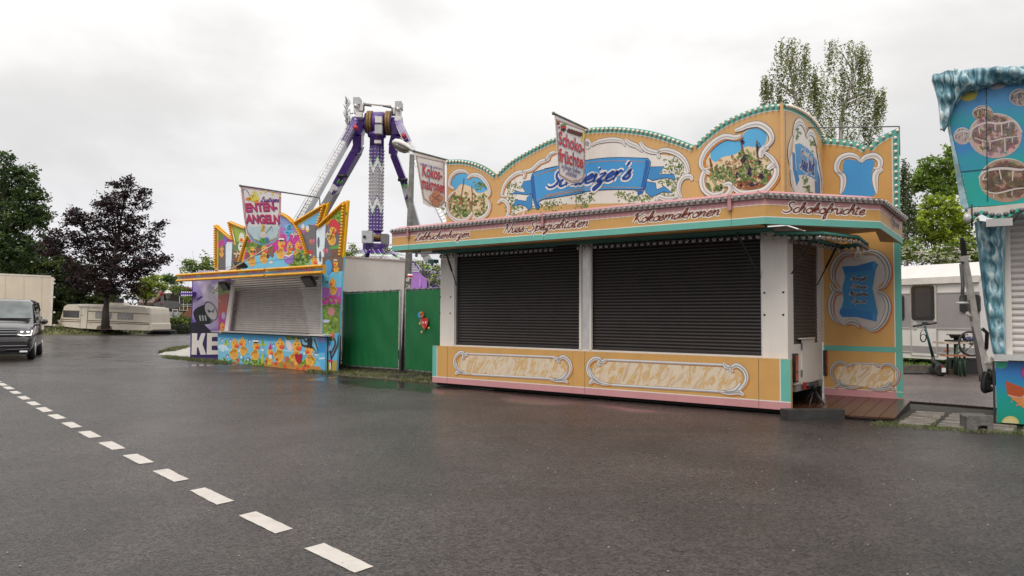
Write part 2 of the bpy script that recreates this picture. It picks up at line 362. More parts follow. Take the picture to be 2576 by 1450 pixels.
# ================================================================ GROUND
def ground_mat(name='wet_asphalt',base=(.037,.030,.028),spec=.46):
    m=bpy.data.materials.new(name); m.use_nodes=True; t=m.node_tree; b=t.nodes['Principled BSDF']
    geo=N(t,'ShaderNodeNewGeometry'); P=geo.outputs['Position']
    def noise(sc,det=5,rough=.5,scale=None,dist=0.):
        n=N(t,'ShaderNodeTexNoise'); n.inputs['Scale'].default_value=sc; n.inputs['Detail'].default_value=det; n.inputs['Roughness'].default_value=rough; n.inputs['Distortion'].default_value=dist
        if scale:
            mp=N(t,'ShaderNodeMapping'); mp.inputs['Scale'].default_value=scale; t.links.new(P,mp.inputs[0]); t.links.new(mp.outputs[0],n.inputs[0])
        else: t.links.new(P,n.inputs[0])
        return n.outputs[0]
    def rng(s,a,b_,c,d):
        r=N(t,'ShaderNodeMapRange'); r.inputs[1].default_value=a; r.inputs[2].default_value=b_; r.inputs[3].default_value=c; r.inputs[4].default_value=d; t.links.new(s,r.inputs[0]); return r.outputs[0]
    def math_(op,a,b_):
        n=N(t,'ShaderNodeMath',operation=op)
        for i,v in enumerate((a,b_)):
            if isinstance(v,(int,float)): n.inputs[i].default_value=v
            else: t.links.new(v,n.inputs[i])
        return n.outputs[0]
    vor=N(t,'ShaderNodeTexVoronoi'); vor.inputs['Scale'].default_value=52; t.links.new(P,vor.inputs[0])
    agg=N(t,'ShaderNodeSeparateColor'); t.links.new(vor.outputs['Color'],agg.inputs[0])
    grit=rng(agg.outputs[0],0,1,.25,2.1)
    big=math_('MULTIPLY',rng(noise(.35,6,.6,dist=.6),.35,.7,.6,1.4),rng(noise(1.7,5,.65,(1,.35,1),.4),.35,.65,.86,1.14))
    fine=rng(noise(9,3),.3,.7,.9,1.1)
    v=math_('MULTIPLY',math_('MULTIPLY',grit,big),fine)
    sp_=noise(26,2); speck=rng(sp_,.74,.78,0,.5)
    cl=N(t,'ShaderNodeMix',data_type='RGBA',blend_type='MULTIPLY'); cl.inputs[0].default_value=1; cl.inputs[6].default_value=(*base,1); t.links.new(v,cl.inputs[7])
    c2=N(t,'ShaderNodeMix',data_type='RGBA'); t.links.new(speck,c2.inputs[0]); t.links.new(cl.outputs[2],c2.inputs[6]); c2.inputs[7].default_value=(.2,.17,.15,1)
    t.links.new(c2.outputs[2],b.inputs['Base Color'])
    # wetness: everything damp, standing water in shallow pools before the stalls
    sx=N(t,'ShaderNodeSeparateXYZ'); t.links.new(P,sx.inputs[0])
    # signed distance to the stall line
    dline=math_('ADD',math_('MULTIPLY',sx.outputs[0],.609),math_('MULTIPLY',sx.outputs[1],.793))
    band=math_('MULTIPLY',rng(dline,10.3,11.5,0,1),rng(dline,13.0,15.0,1,.0))
    xb=math_('MULTIPLY',rng(sx.outputs[0],-6.5,-4.0,.6,1),rng(sx.outputs[0],2.0,4.5,1,.35))
    w=math_('MULTIPLY',math_('MULTIPLY',band,xb),1.)
    pn=noise(.55,5,.55,(1,1,1),.5)
    pool=rng(math_('ADD',pn,math_('MULTIPLY',w,.40)),.76,.90,0,1)
    damp=rng(noise(.20,7,.62,(.8,1.9,1),.8),.38,.64,.0,1)
    rgh=math_('SUBTRACT',rng(damp,0,1,.36,.16),math_('MULTIPLY',pool,.12)); rgh=math_('MAXIMUM',rgh,.045)
    rgh=math_('ADD',rgh,math_('MULTIPLY',rng(agg.outputs[1],0,1,-.06,.09),math_('SUBTRACT',1,pool)))
    t.links.new(math_('MAXIMUM',rgh,.04),b.inputs['Roughness'])
    b.inputs['Specular IOR Level'].default_value=spec
    bp=N(t,'ShaderNodeBump'); bp.inputs['Distance'].default_value=.008
    t.links.new(math_('MULTIPLY',math_('SUBTRACT',1,pool),rng(damp,0,1,1.,.6)),bp.inputs['Strength'])
    h=math_('ADD',vor.outputs['Distance'],math_('MULTIPLY',noise(160,2),.7)); t.links.new(h,bp.inputs['Height']); t.links.new(bp.outputs[0],b.inputs['Normal'])
    # darker where water stands
    return m
def grid(fn,x0,x1,nx,y0,y1,ny):
    vs=[];fs=[]
    for j in range(ny+1):
        for i in range(nx+1):
            x=x0+(x1-x0)*i/nx; y=y0+(y1-y0)*j/ny; vs.append((x,y,fn(x,y)))
    for j in range(ny):
        for i in range(nx):
            a=j*(nx+1)+i; fs.append((a,a+1,a+nx+2,a+nx+1))
    return vs,fs
mb=MB(); mb.mesh([(-400,-60,0),(400,-60,0),(400,500,0),(-400,500,0)],[(0,1,2,3)],ground_mat()); tag(mb.build('ground'),kind='structure')
# road markings
RM=mm('road_paint',(.50,.46,.42),.6,var=.07,vs=5,bump=.03,bs=120,dirt=.45)
mb=MB()
DS=[((1843,1055),(1965,1022),(2265,1165),(2150,1202)),((1447,855),(1552,830),(1775,935),(1668,965)),((1150,703),(1242,685),(1420,765),(1313,790)),
((923,585),(1018,571),(1145,635),(1055,651)),((742,490),(832,480),(936,531),(845,543)),((594,413),(677,404),(763,447),(679,457)),((472,347),(548,340),(617,377),(541,385)),
((371,293),(437,286),(500,317),(430,324)),((285,245),(347,239),(402,264),(341,271)),((214,202),(274,196),(323,221),(264,228)),((154,167),(210,162),(250,183),(196,187)),
((101,133),(155,129),(188,148),(138,152)),((54,102),(103,98),(134,114),(86,117)),((13,74),(60,71),(91,87),(44,90)),((-20,53),(18,50),(50,64),(10,68)),((-50,36),(-10,33),(12,44),(-28,48))]
for d in DS:
    c=[G(*zN(*p)) for p in d]
    # edges slightly broken
    ring=[]
    for a,b in zip(c,c[1:]+c[:1]):
        n=max(3,int((b-a).length/.06))
        for i in range(n):
            p=a+(b-a)*(i/n); j=.0035 if i else 0; ring.append(Vector((p.x+random.uniform(-j,j),p.y+random.uniform(-j,j),.004)))
    tr=tessellate_polygon([ring]); mb.mesh(ring,[tuple(t) for t in tr],RM)
# worn line near the left stall
a,b=G(*zR(-60,1420)),G(*zR(330,1432))
tag(mb.build('road_markings'),kind='structure')
# wet brownish yard behind the stalls, right
mb=MB(); yq=[G(2120,1046),G(2600,1052),G(2600,929),G(2120,926)]; mb.mesh([Vector((p.x,p.y,.004)) for p in yq],[(0,1,2,3)],ground_mat('yard_asphalt',(.075,.052,.045),.35)); tag(mb.build('yard'),kind='structure')
# small pebbles / scraps on asphalt
mb=MB(); GR=mm('pebble',(.35,.31,.28),.8,var=.4,vs=1.)
for i in range(900):
    x=random.uniform(-9,9); y=random.uniform(2.2,16)
    if .609*x+.793*y>11.9: continue
    r=random.uniform(.003,.009); mb.ball((x,y,r*.5),r,GR,5,3,sq=(1,1,.6))
tag(mb.build('pebbles'),kind='stuff',label='small pale pebbles and scraps scattered over the asphalt')
# dirt seam / grass helpers
GRM=mat('grass_blades',None,.6,var=.25,vs=1.2)
def blades(mb,pts,h,n,cols,wd=.008,lean=.4,dz=0.):
    for p in pts:
        for k in range(n):
            x=p[0]+random.gauss(0,.05); y=p[1]+random.gauss(0,.05); a=random.uniform(0,6.28); hh=h*random.uniform(.4,1.2); lx=random.gauss(0,lean)*hh; ly=random.gauss(0,lean)*hh
            c=random.choice(cols); dx=math.cos(a)*wd; dy=math.sin(a)*wd; z=p[2]+dz
            mb.face([(x-dx,y-dy,z),(x+dx,y+dy,z),(x+lx*.4+dx*.7,y+ly*.4+dy*.7,z+hh*.6),(x+lx,y+ly,z+hh)],GRM,c)
GC=[(.07,.10,.02),(.10,.13,.03),(.05,.08,.02),(.14,.14,.05),(.17,.15,.07)]
GC2=[(.10,.17,.02),(.13,.20,.03),(.08,.14,.02)]
EARTH=mm('earth',(.09,.075,.045),.9,var=.4,vs=5,bump=.8,bs=20)
def strip(name,quad,z,m,label=None,kind='structure'):
    mb=MB(); mb.prism([Vector((p.x,p.y,z)) for p in quad],[Vector((p.x,p.y,-.02)) for p in quad],m); return tag(mb.build(name),kind=kind)
def rnd_quad(q,n):
    out=[]
    for i in range(n):
        a,b=random.random(),random.random(); p=(q[0]*(1-a)+q[1]*a)*(1-b)+(q[3]*(1-a)+q[2]*a)*b; out.append(p)
    return out
# verge under the green fence
q=[G(*zD(-40,1330)),G(*zD(1000,1425)),G(*zD(960,1250)),G(*zD(-40,1230))]
q=[G(*p) for p in ((838,944),(1112,966),(1112,938),(838,915))]
strip('verge',q,.012,EARTH)
mb=MB(); blades(mb,rnd_quad(q,900),.075,7,GC,.006)
tag(mb.build('verge_grass'),'short rough grass growing at the foot of the green fence','grass',kind='stuff')
# grass round the duck stall foot and KE panel
mb=MB(); qs=[G(*zB(-40,1295)),G(*zB(420,1345)),G(*zB(420,1315)),G(*zB(-40,1275))]; blades(mb,rnd_quad(qs,500),.06,6,GC,.012)
qs=[G(*zB(1000,1402)),G(*zB(1240,1410)),G(*zB(1240,1398)),G(*zB(1000,1390))]; blades(mb,rnd_quad(qs,90),.09,7,GC,.01)
qs=[G(*zR(470,1545)),G(*zR(640,1600)),G(*zR(700,1540)),G(*zR(560,1510))]
qs=[G(400,888),G(430,878),G(482,872),G(440,884)]; blades(mb,rnd_quad(qs,260),.12,6,GC,.02)
tag(mb.build('stall_edge_grass'),'thin weedy grass in front of the painted duck stall and the letter board','grass',kind='stuff')
CONC=mm('pale_concrete',(.36,.34,.31),.75,var=.25,vs=2,bump=.3,bs=40)
strip('pavement',[G(398,893),G(430,880),G(500,868),G(560,880),G(560,902),G(440,899)],.01,CONC)
# far verge, raised behind the road edge on the left
LAWN=mat('far_lawn',(.10,.105,.035),.9,var=.45,vs=.6,bump=.8,bs=6)
edge=[G(-120,845),G(0,845),G(160,843),G(300,842),G(395,841),G(440,840),G(520,835),G(640,826)]
mb=MB(); vs=[];n=len(edge)
for k,(dist,z) in enumerate(((0,.0),(.6,.12),(2.5,.42),(6,.55),(60,.7),(260,2.))):
    for p in edge:
        d=Vector((p.x,p.y,0)).normalized(); q=Vector((p.x,p.y,0))+d*dist; vs.append((q.x,q.y,z+.02*math.sin(q.x*2)*(k>1)))
mb.mesh(vs,[(k*n+i,k*n+i+1,(k+1)*n+i+1,(k+1)*n+i) for k in range(5) for i in range(n-1)],LAWN,smooth=True)
tag(mb.build('far_verge'),kind='structure')
mb=MB(); pts=[]
for i in range(2600):
    k=random.randrange(0,n-2); p=edge[k]+(edge[k+1]-edge[k])*random.random(); d=Vector((p.x,p.y,0)).normalized(); t=random.uniform(.2,8); z=.12+.3*min(1,max(0,(t-.6)/1.9))
    q=p+d*t; pts.append((q.x,q.y,z*min(1,t/.6)))
blades(mb,pts,.22,3,GC+[(.2,.16,.07)],.04)
tag(mb.build('far_verge_grass'),'dry yellowish grass on the low bank beyond the road','grass',kind='stuff')
# right yard: grass strip before the caravan, concrete grass-pavers, asphalt apron lip
q=[G(2100,927),G(2470,931),G(2520,900),G(2100,899)]
mb=MB(); 
L2=mat('right_lawn',(.09,.15,.025),.9,var=.35,vs=2,bump=.6,bs=10)
mb.mesh([Vector((p.x,p.y,.06)) for p in q]+[Vector((p.x,p.y,0)) for p in q],[(0,1,2,3),(4,5,1,0)],L2); tag(mb.build('lawn'),kind='structure')
mb=MB(); blades(mb,rnd_quad(q,1700),.13,6,GC2,.02,dz=.06); tag(mb.build('lawn_grass'),'bright green mown grass beside the white caravan on the right','grass',kind='stuff')
# pavers
PAV=mm('concrete_paver',(.20,.175,.15),.8,var=.35,vs=4,bump=.4,bs=50)
q=[G(*zQ(200,1290)),G(*zQ(1440,1380)),G(*zQ(1500,1130)),G(*zQ(420,1055))]
strip('paver_bed',q,.008,mm('dark_joint_soil',(.03,.026,.018),.9,var=.4,vs=5))
mb=MB(); U=(q[1]-q[0]); Vv=(q[3]-q[0])
A0=G(*zQ(230,1330)); ux=(G(*zQ(1440,1400))-A0); 
fb=Fr((4.604,12.178),R(-33)); 
u0,_=fb.pt(zQ(200,1290)); 
p0=G(*zQ(270,1305)); p1=G(*zQ(1700,1400)); f2=Fr((p0.x,p0.y),math.atan2((p1-p0).y,(p1-p0).x)); 
W_=2.1; 
for r in range(9):
    for c in range(9):
        x=c*.52+random.uniform(-.01,.01)+r*.03; y=r*.215-.05
        if y>1.9: continue
        mb.box(f2.P,x,x+.42,y,y+.15,.0,.03+random.uniform(-.006,.006),PAV,(1,1,1))
tag(mb.build('pavers'),kind='structure')
mb=MB(); pts=[]
for c in range(10):
    for i in range(46): pts.append(f2.P(c*.52-.06+random.uniform(-.03,.03)+.02*0,random.uniform(-.1,1.9),.01))
for i in range(420): pts.append(f2.P(random.uniform(-.3,3.2),random.uniform(-.38,-.02),.01))
for i in range(160): pts.append(f2.P(random.uniform(-.3,1.9),random.uniform(-.30,.2),.01))
blades(mb,pts,.035,4,GC+GC2[2:],.005); tag(mb.build('paver_grass'),'grass and moss growing in the joints of the pavers','grass',kind='stuff')
# ================================================================ SWEET STALL
ORG_GLARE=(.60,.36,.145); ORG=(.555,.310,.100); TEAL=(.13,.40,.33); PINK=(.52,.25,.26); WHT=(.70,.65,.60); BLUE=(.06,.29,.60); DBL=(.02,.07,.30); BRN=(.17,.035,.02); ORL=(.62,.22,.03); SKYB=(.10,.40,.68)  # first tone: crown copy of the ochre, sky glare mixed into the colour
F=Fr((4.604,12.178),R(-37.5))
stall=thing('sweet_stall','long ochre and mint sweet stall with curved painted crown and closed black shutters','stall',F.P(-4,1,0))
class Leaf: pass
def leafspray(A,c,n,sx,sy,cols,L=3,s=5):
    for i in range(n):
        x=c[0]+random.gauss(0,sx); y=c[1]+random.gauss(0,sy)
        A.ell((x,y),random.uniform(.5,1)*s,random.uniform(.3,.55)*s,random.choice(cols),L+random.randrange(2),random.uniform(0,3.1),8)
GRS=[(.14,.22,.06),(.22,.28,.10),(.09,.15,.04),(.30,.32,.14)]; EAR=[(.45,.25,.12),(.6,.42,.25),(.3,.14,.07),(.7,.58,.42)]
def board(A,fr,w,outer,th,col,L=0):
    """thick painted board with outline given in px"""
    qs=[fr.pt(p,w) for p in outer]
    A.mb.prism([fr.P(a,w,b) for a,b in qs],[fr.P(a,w+th,b) for a,b in qs],PAINT,col); return qs
def inset_path(qs,d):
    """offset an open polyline (u,z) downward/inward by d (to its right when going +u)"""
    out=[]
    for i in range(len(qs)):
        a=qs[max(i-1,0)]; b=qs[min(i+1,len(qs)-1)]; dx,dy=b[0]-a[0],b[1]-a[1]; l=math.hypot(dx,dy) or 1
        out.append((qs[i][0]+dy/l*d,qs[i][1]-dx/l*d))
    return out
bulbs_f=[]; bulbs_c=[]; 
# ---- crown, front
V1=zE(975,283); V2=zF(1535,468); PK=zF(2470,35)
top=catmull([zE(398,118),zE(550,112),zE(700,135),zE(850,195),V1],5)
top2=catmull([V1,zE(1100,160),zE(1250,60),zF(0,430),zF(130,383),zF(420,297),zF(600,281),zF(750,280),zF(1000,305),zF(1200,350),zF(1400,415),V2],5)
top3=catmull([V2,zF(1640,370),zF(1800,245),zF(2000,145),zF(2250,60),PK],5)
tp=top+top2[1:]+top3[1:]
tq=[F.pt(p,0) for p in tp]
mb=MB(); A=Art(mb,F,0.,step=.0012)
zb=3.25
ring=[(tq[0][0],zb)]+tq+[(tq[-1][0],zb)]
mb.prism([F.P(a,0,b) for a,b in ring],[F.P(a,.05,b) for a,b in ring],PAINT,ORG_GLARE)
# mint border and white line along the top: strips between offsets
def border(A,q,w1,w2,L=1):
    a=q; b=inset_path(q,w1); c=inset_path(q,w1+w2)
    n=len(q)
    A.mb.mesh([A.to(x,L) for x in a+b],[(n+i,n+i+1,i+1,i) for i in range(n-1)],PAINT,TEAL)
    A.mb.mesh([A.to(x,L) for x in b+c],[(n+i,n+i+1,i+1,i) for i in range(n-1)],PAINT,WHT)
for seg in (top,top2,top3):
    q=[F.pt(p,0) for p in seg]; border(A,q,.105,.016,1)
    ctr=[F.P(a,-.012,b) for a,b in inset_path(q,.05)]
    for p in resample(ctr,.098,.05): bulbs_f.append((p,-F.w))
# joints
for x,y0,y1 in ((zF(1275,360),zF(1275,360)[1],552),(zF(2464,100),zF(2464,100)[1],505),(zE(1185,140),zE(1185,140)[1],548)):
    A.fill([(x[0],y0),(x[0]+.8,y0),(x[0]+.8,y1),(x[0],y1)],(.2,.13,.06),2)
# left picture
def landscape(A,z,outline,blobs):
    A.fill(MP(z,outline),(.72,.60,.44),3,sm=True)
    for kind,x,y,rx,ry in blobs:
        c=z(x,y); k=(z(1,0)[0]-z(0,0)[0])
        if kind=='sky': A.ell(c,rx*k,ry*k,SKYB,4)
        elif kind=='cl': A.ell(c,rx*k,ry*k,(.70,.62,.50),5)
        elif kind=='br': A.ell(c,rx*k,ry*k,random.choice(EAR[:3]),5)
        elif kind=='gr': leafspray(A,c,16,rx*k*.6,ry*k*.6,GRS,6,6)
        elif kind=='gp':
            for i in range(26): 
                A.ell((c[0]+random.gauss(0,rx*k*.5),c[1]+random.gauss(0,ry*k*.5)),1.9,1.9,(.05,.03,.06),8,0,8)
# outlines in zoom coords, drawn clipped by frame scrolls
A.fill(MP(zE,[(460,300),(580,260),(700,310),(800,330),(880,420),(890,560),(850,700),(760,790),(560,800),(450,740),(420,620),(470,520),(460,400)]),(.72,.58,.40),2,sm=True)
A.fill(MP(zE,[(465,320),(580,268),(690,320),(790,335),(850,400),(860,470),(760,500),(680,430),(560,400),(500,470),(462,420)]),SKYB,3,sm=True)
for i in range(170): A.ell(zE(random.gauss(620,110),random.gauss(640,75)),random.uniform(2,6),random.uniform(1.5,5),random.choice(EAR+GRS),4+i%4,random.uniform(0,3),9)
for p,q_ in (((600,330),(545,640)),((690,420),(690,700))): A.stroke([zE(*p),zE((p[0]+q_[0])/2+6,(p[1]+q_[1])/2),zE(*q_)],.03,(.25,.10,.05),8)
leafspray(A,zE(820,600),26,3,18,GRS,8,4); leafspray(A,zE(500,560),18,7,6,GRS,8,5); leafspray(A,zE(600,740),26,18,5,GRS,8,6); leafspray(A,zE(800,420),16,8,6,GRS,8,5); leafspray(A,zE(520,690),20,12,8,GRS,8,5); leafspray(A,zE(780,740),20,8,7,GRS,8,5)
K=dict(drop=ORL)
for pts in ([(480,450),(430,410),(450,310),(520,250),(610,250),(670,290)],[(640,330),(700,290),(790,310),(870,400),(900,500),(870,560)],
            [(870,580),(895,640),(880,720),(820,780),(750,800),(700,740)],[(700,720),(670,770),(600,820),(500,810),(430,750),(405,650),(430,560),(490,490)],[(415,600),(440,530),(490,490)]):
    A.scroll(MP(zE,pts),.085,L=10,**K)
# central cartouche
cart=[zE(1060,560),zE(1060,430),zE(1160,320),zE(1280,270),zE(1420,190),zF(60,570),zF(240,470),zF(480,440),zF(760,430),zF(980,480),zF(1180,560),zF(1380,600),zF(1460,720),zF(1440,800),zF(1390,860),zF(1380,980),zF(1420,1030),zF(1150,1060),(1371,519),(1260,556),zE(1110,780),zE(1130,700),zE(1110,620)]
A.fill(cart,(.72,.68,.63),2,sm=True)
for pts,z in (([(1290,330),(1300,270),(1220,270),(1120,340),(1060,430),(1040,530),(1090,540)],zE),([(990,620),(1040,580),(1100,620),(1120,700),(1090,780),(1050,790)],zE),
    ([(1270,260),(1380,230),(1440,180),(1490,140),(1570,110),(1600,60),(1680,30)],zE),([(1110,770),(1200,790),(1280,770),(1300,710)],zE),
    ([(0,640),(60,560),(110,540)],zF),([(480,470),(560,430),(700,410),(800,430),(830,480)],zF),([(830,410),(880,450),(950,480),(1010,540)],zF),([(980,440),(1040,510),(1140,540),(1200,530)],zF),
    ([(1180,600),(1170,540),(1250,520),(1370,560),(1450,640),(1480,740),(1450,760)],zF),([(1520,830),(1500,790),(1430,800),(1385,870),(1385,960),(1420,1010)],zF),([(1150,1040),(1180,1000),(1250,1020),(1380,1000)],zF)):
    A.scroll(MP(z,pts),.085,L=10,drop=ORL if z is zE and pts[0][0]<1300 and pts[0][0]>900 else None)
for r_ in ((440,455,36,46),): A.ell(zF(r_[0],r_[1]),9,13,(.72,.69,.66),12); A.ell(zF(r_[0],r_[1]),5,7,(.35,.33,.33),13)
# leaf garlands
for z,x,y,n,sx,sy in ((zE,1180,420,40,22,5),(zE,1130,500,40,5,28),(zE,1160,600,30,10,14),(zE,1210,660,30,16,5),(zE,1150,700,24,10,10),(zE,1520,660,60,28,8),(zE,1620,630,40,14,7),(zE,2000,610,36,6,14),(zE,1930,570,26,7,5),(zE,2080,540,26,5,8),(zE,1960,650,14,12,3),
    (zF,830,1000,40,18,8),(zF,980,1020,44,22,5),(zF,780,970,22,8,4),(zF,1060,1000,26,8,5),(zF,1320,650,44,14,10),(zF,1260,720,36,16,5),(zF,1380,760,40,8,16),(zF,1250,850,40,14,6),(zF,1330,880,44,7,18),(zF,1250,980,44,14,8),(zF,1400,680,26,6,14)):
    leafspray(A,z(x,y),n,sx*.8,sy*.9,GRS,4,3.4)
# blue ribbon
RB=lambda p,L,c=BLUE:(A.stroke(p+[p[0]],.022,(.02,.05,.14),L,sm=False),A.fill(p,c,L+1))
RB(MP(zE,[(1385,355),(1290,370),(1270,420),(1310,480),(1290,500),(1200,480),(1145,520),(1200,505),(1340,520),(1390,500)]),6,(.05,.24,.52))
RB(MP(zE,[(1390,500),(1330,560),(1320,600),(1200,580),(1165,660),(1230,630),(1310,650),(1355,700),(1385,660)]),6,(.05,.24,.52))
RB(MP(zF,[(1080,695),(1230,690),(1170,770),(1330,770),(1345,820),(1240,800),(1110,830),(1050,800)]),6,(.05,.24,.52))
RB(MP(zF,[(1045,845),(1140,860),(1150,930),(1230,895),(1310,960),(1220,945),(1100,1000),(1040,950)]),6,(.05,.24,.52))
rib=catmull(MP(zE,[(1400,270),(1500,240),(1680,195)])+MP(zF,[(0,715),(400,632),(700,600),(1060,608)]),5)+MP(zF,[(1085,640),(1080,690),(1020,935)])+catmull(MP(zF,[(1010,925),(700,920),(430,940),(200,970),(0,1020)])+MP(zE,[(2000,490),(1700,520),(1480,590),(1470,660),(1440,680),(1400,540),(1380,330)]),5)
A.stroke(rib+[rib[0]],.03,(.02,.05,.14),8,sm=False); A.fill(rib,BLUE,9)
A.fill(MP(zF,[(1040,612),(1080,640),(1070,700),(1020,935),(985,925),(1030,700)]),(.025,.12,.38),10)
A.fill(MP(zE,[(1380,300),(1410,290),(1440,580),(1470,660),(1440,680),(1400,540)]),(.025,.12,.38),10)
A.fill(MP(zF,[(950,935),(1020,940),(1010,965),(960,985)]),(.025,.12,.38),10)
for pts in (MP(zE,[(1420,300),(1520,270),(1680,228)])+MP(zF,[(0,745),(400,655),(700,630),(1030,640)]),MP(zE,[(1440,590),(1600,540),(2000,465)])+MP(zF,[(0,990),(300,925),(600,900),(1010,908)])):
    A.stroke(pts,.012,(.42,.25,.15),11)
A.script("Schweizer's",zF(30,905),zF(872,812),.165,.062,DBL,14,outl=(.75,.72,.70),ow=1.6,shear=.6)
# right picture
A.fill(MP(zF,[(1650,620),(1700,520),(1820,430),(2000,390),(2080,310),(2180,290),(2290,340),(2290,470),(2240,520),(2350,620),(2370,760),(2300,880),(2160,950),(2000,920),(1920,900),(1800,960),(1700,930),(1650,800),(1690,710)]),(.70,.55,.36),2,sm=True)
A.fill(MP(zF,[(1720,520),(1830,430),(2000,395),(2080,320),(2180,295),(2280,345),(2270,450),(2200,500),(2080,480),(1960,560),(1830,590),(1760,640),(1710,600)]),SKYB,3,sm=True)
A.fill(MP(zF,[(1950,900),(2000,820),(2150,760),(2330,760),(2290,880),(2150,930)]),(.28,.10,.04),3,sm=True)
for i in range(230): A.ell(zF(random.gauss(2030,150),random.gauss(740,75)),random.uniform(2,6),random.uniform(1.5,5),random.choice(EAR),4+i%3,random.uniform(0,3),9)
for p in ([(2020,400),(2040,520),(2090,640),(2110,760),(2140,900)],[(2185,420),(2190,560),(2200,660)],[(1700,600),(1720,700),(1745,800)],[(1960,850),(2060,840),(2160,880),(2290,780)],[(1960,720),(2060,680),(2100,700)]): A.stroke(MP(zF,p),.035,(.16,.06,.03),8,taper=True)
for x,y,n,sx,sy in ((2060,570,22,14,6),(2050,740,26,18,8),(2140,650,22,14,10),(2280,740,18,10,6),(2080,800,18,14,6),(1840,800,30,22,10),(1750,740,22,12,8),(1880,760,18,8,10),(1760,900,22,14,8),(2240,840,16,10,6),(1930,840,12,8,5)): leafspray(A,zF(x,y),n,sx,sy,GRS,9,6.5)
for x,y,sx,sy,n in ((2040,430,9,14,18),(2050,620,12,22,46),(2110,740,9,26,46),(2200,500,12,16,24),(2210,640,6,10,12),(2230,790,12,16,34),(1980,780,8,16,16),(2130,870,18,8,26),(1820,905,8,4,8),(2020,880,8,8,12)):
    for i in range(n): A.ell((zF(x,y)[0]+random.gauss(0,sx*.25),zF(x,y)[1]+random.gauss(0,sy*.25)),1.7,1.7,random.choice([(.035,.02,.05),(.07,.05,.10),(.02,.01,.03)]),13+i%2,0,8)
for pts in ([(1960,320),(2020,300),(2100,265),(2210,255),(2310,320),(2340,410),(2290,480),(2240,480)],[(2020,370),(1960,390),(1850,380),(1740,440),(1650,540),(1610,650),(1640,720),(1700,700)],[(1700,760),(1650,740),(1620,820),(1640,920),(1720,980),(1820,960),(1850,920)],
    [(1840,880),(1900,870),(1920,920),(1870,980),(1790,985)],[(1920,880),(2000,950),(2120,960),(2260,930),(2350,840),(2390,740),(2360,630),(2290,560),(2230,530)],[(2230,600),(2240,520),(2310,500)],[(2300,720),(2340,680),(2390,700)]):
    A.scroll(MP(zF,pts),.095,L=16,drop=ORL if pts[-1][0]<2000 or pts[0][0]==1920 else None)
crown=mb.build('crown_front',stall)
# ---- crown, end panel (u=const) and back wing
FE=F.side(tq[-1][0])
e_top=catmull([zS(440,905),zS(560,940),zS(700,1020),zS(800,1120),zS(870,1230),zS(905,1330)],6)
mb=MB(); A=Art(mb,FE,0.,step=.0012)
eq=[FE.pt(p,0) for p in e_top]; WW=eq[-1][0]
ring=[(eq[0][0]+.004,3.2)]+[(max(a,eq[0][0]+.004),b) for a,b in eq]+[(eq[-1][0],3.2)]
mb.prism([FE.P(a,0,b) for a,b in ring],[FE.P(a,.05,b) for a,b in ring],PAINT,ORG_GLARE)
border(A,eq,.11,.016,1)
for p in resample([FE.P(a,-.012,b) for a,b in inset_path(eq,.05)],.082,.05): bulbs_f.append((p,-FE.w))
A.fill(MP(zG,[(545,440),(560,270),(600,215),(640,290),(650,340),(690,300),(720,400),(750,560),(775,700),(770,800),(560,800),(530,680),(520,540)]),(.72,.68,.63),2,sm=True)
A.fill(MP(zG,[(562,400),(600,390),(660,430),(710,480),(740,540),(745,700),(700,665),(640,640),(580,650),(570,520)]),BLUE,4)
A.fill(MP(zG,[(540,460),(562,470),(570,600),(600,680),(575,735),(545,600)]),(.04,.2,.46),3)
A.fill(MP(zG,[(742,600),(765,680),(765,800),(725,800),(720,690),(742,700)]),(.04,.2,.46),3)
A.script("Süsse",zG(600,580),zG(662,628),.17,.045,DBL,6,outl=WHT,ow=1.4,shear=.2); A.script("Welt",zG(668,622),zG(716,650),.17,.045,DBL,6,outl=WHT,ow=1.4,shear=.2); A.script("Schweizer's",zG(628,482),zG(680,515),.075,.02,WHT,6,shear=.2)
for x,y in ((590,310),(700,400),(645,700),(670,770)): leafspray(A,zG(x,y),16,3,8,GRS,4,5)
for pts in ([(545,330),(565,240),(605,215),(640,270),(650,340)],[(655,340),(680,300),(715,330),(740,430)],[(520,560),(512,450),(540,330)],[(740,430),(760,560),(780,680),(775,780)],[(530,600),(535,700),(560,790)]): A.scroll(MP(zG,pts),.11,L=8)
mb.build('crown_end',stall)
FW=F; ww=WW
wt=catmull([zG(797,352),zG(900,358),zG(1000,370),zG(1080,388),zG(1147,428)],5)
wt2=catmull([zG(1147,428),zG(1200,375),zG(1280,320),zG(1388,270)],5)
mb=MB(); A=Art(mb,F,ww,step=.0012)
a1=[F.pt(p,ww) for p in wt]; a2=[F.pt(p,ww) for p in wt2]; ur=F.pt(zG(1412,900),ww)[0]; ul=tq[-1][0]-.03
a1[0]=(ul,a1[0][1])
ring=[(ul,.13)]+a1+a2[1:]+[(ur,.13)]
mb.prism([F.P(a,ww,b) for a,b in ring],[F.P(a,ww+.05,b) for a,b in ring],PAINT,ORG)
border(A,a1,.10,.015,1); border(A,a2,.10,.015,1)
zt=a2[-1][1]-.10
A.mb.mesh([A.to(q,2) for q in ((ur-.11,.19),(ur,.19),(ur,zt),(ur-.11,zt))],[(0,1,2,3)],PAINT,TEAL)
A.mb.mesh([A.to(q,2) for q in ((ur-.126,.28),(ur-.11,.28),(ur-.11,zt-.05),(ur-.126,zt-.05))],[(0,1,2,3)],PAINT,WHT)
for q in (a1,a2):
    for p in resample([F.P(a,ww-.012,b) for a,b in inset_path(q,.05)],.125,.06): bulbs_f.append((p,-F.w))
z=zt-.08
while z>3.3: bulbs_f.append((F.P(ur-.055,ww-.012,z),-F.w)); z-=.125
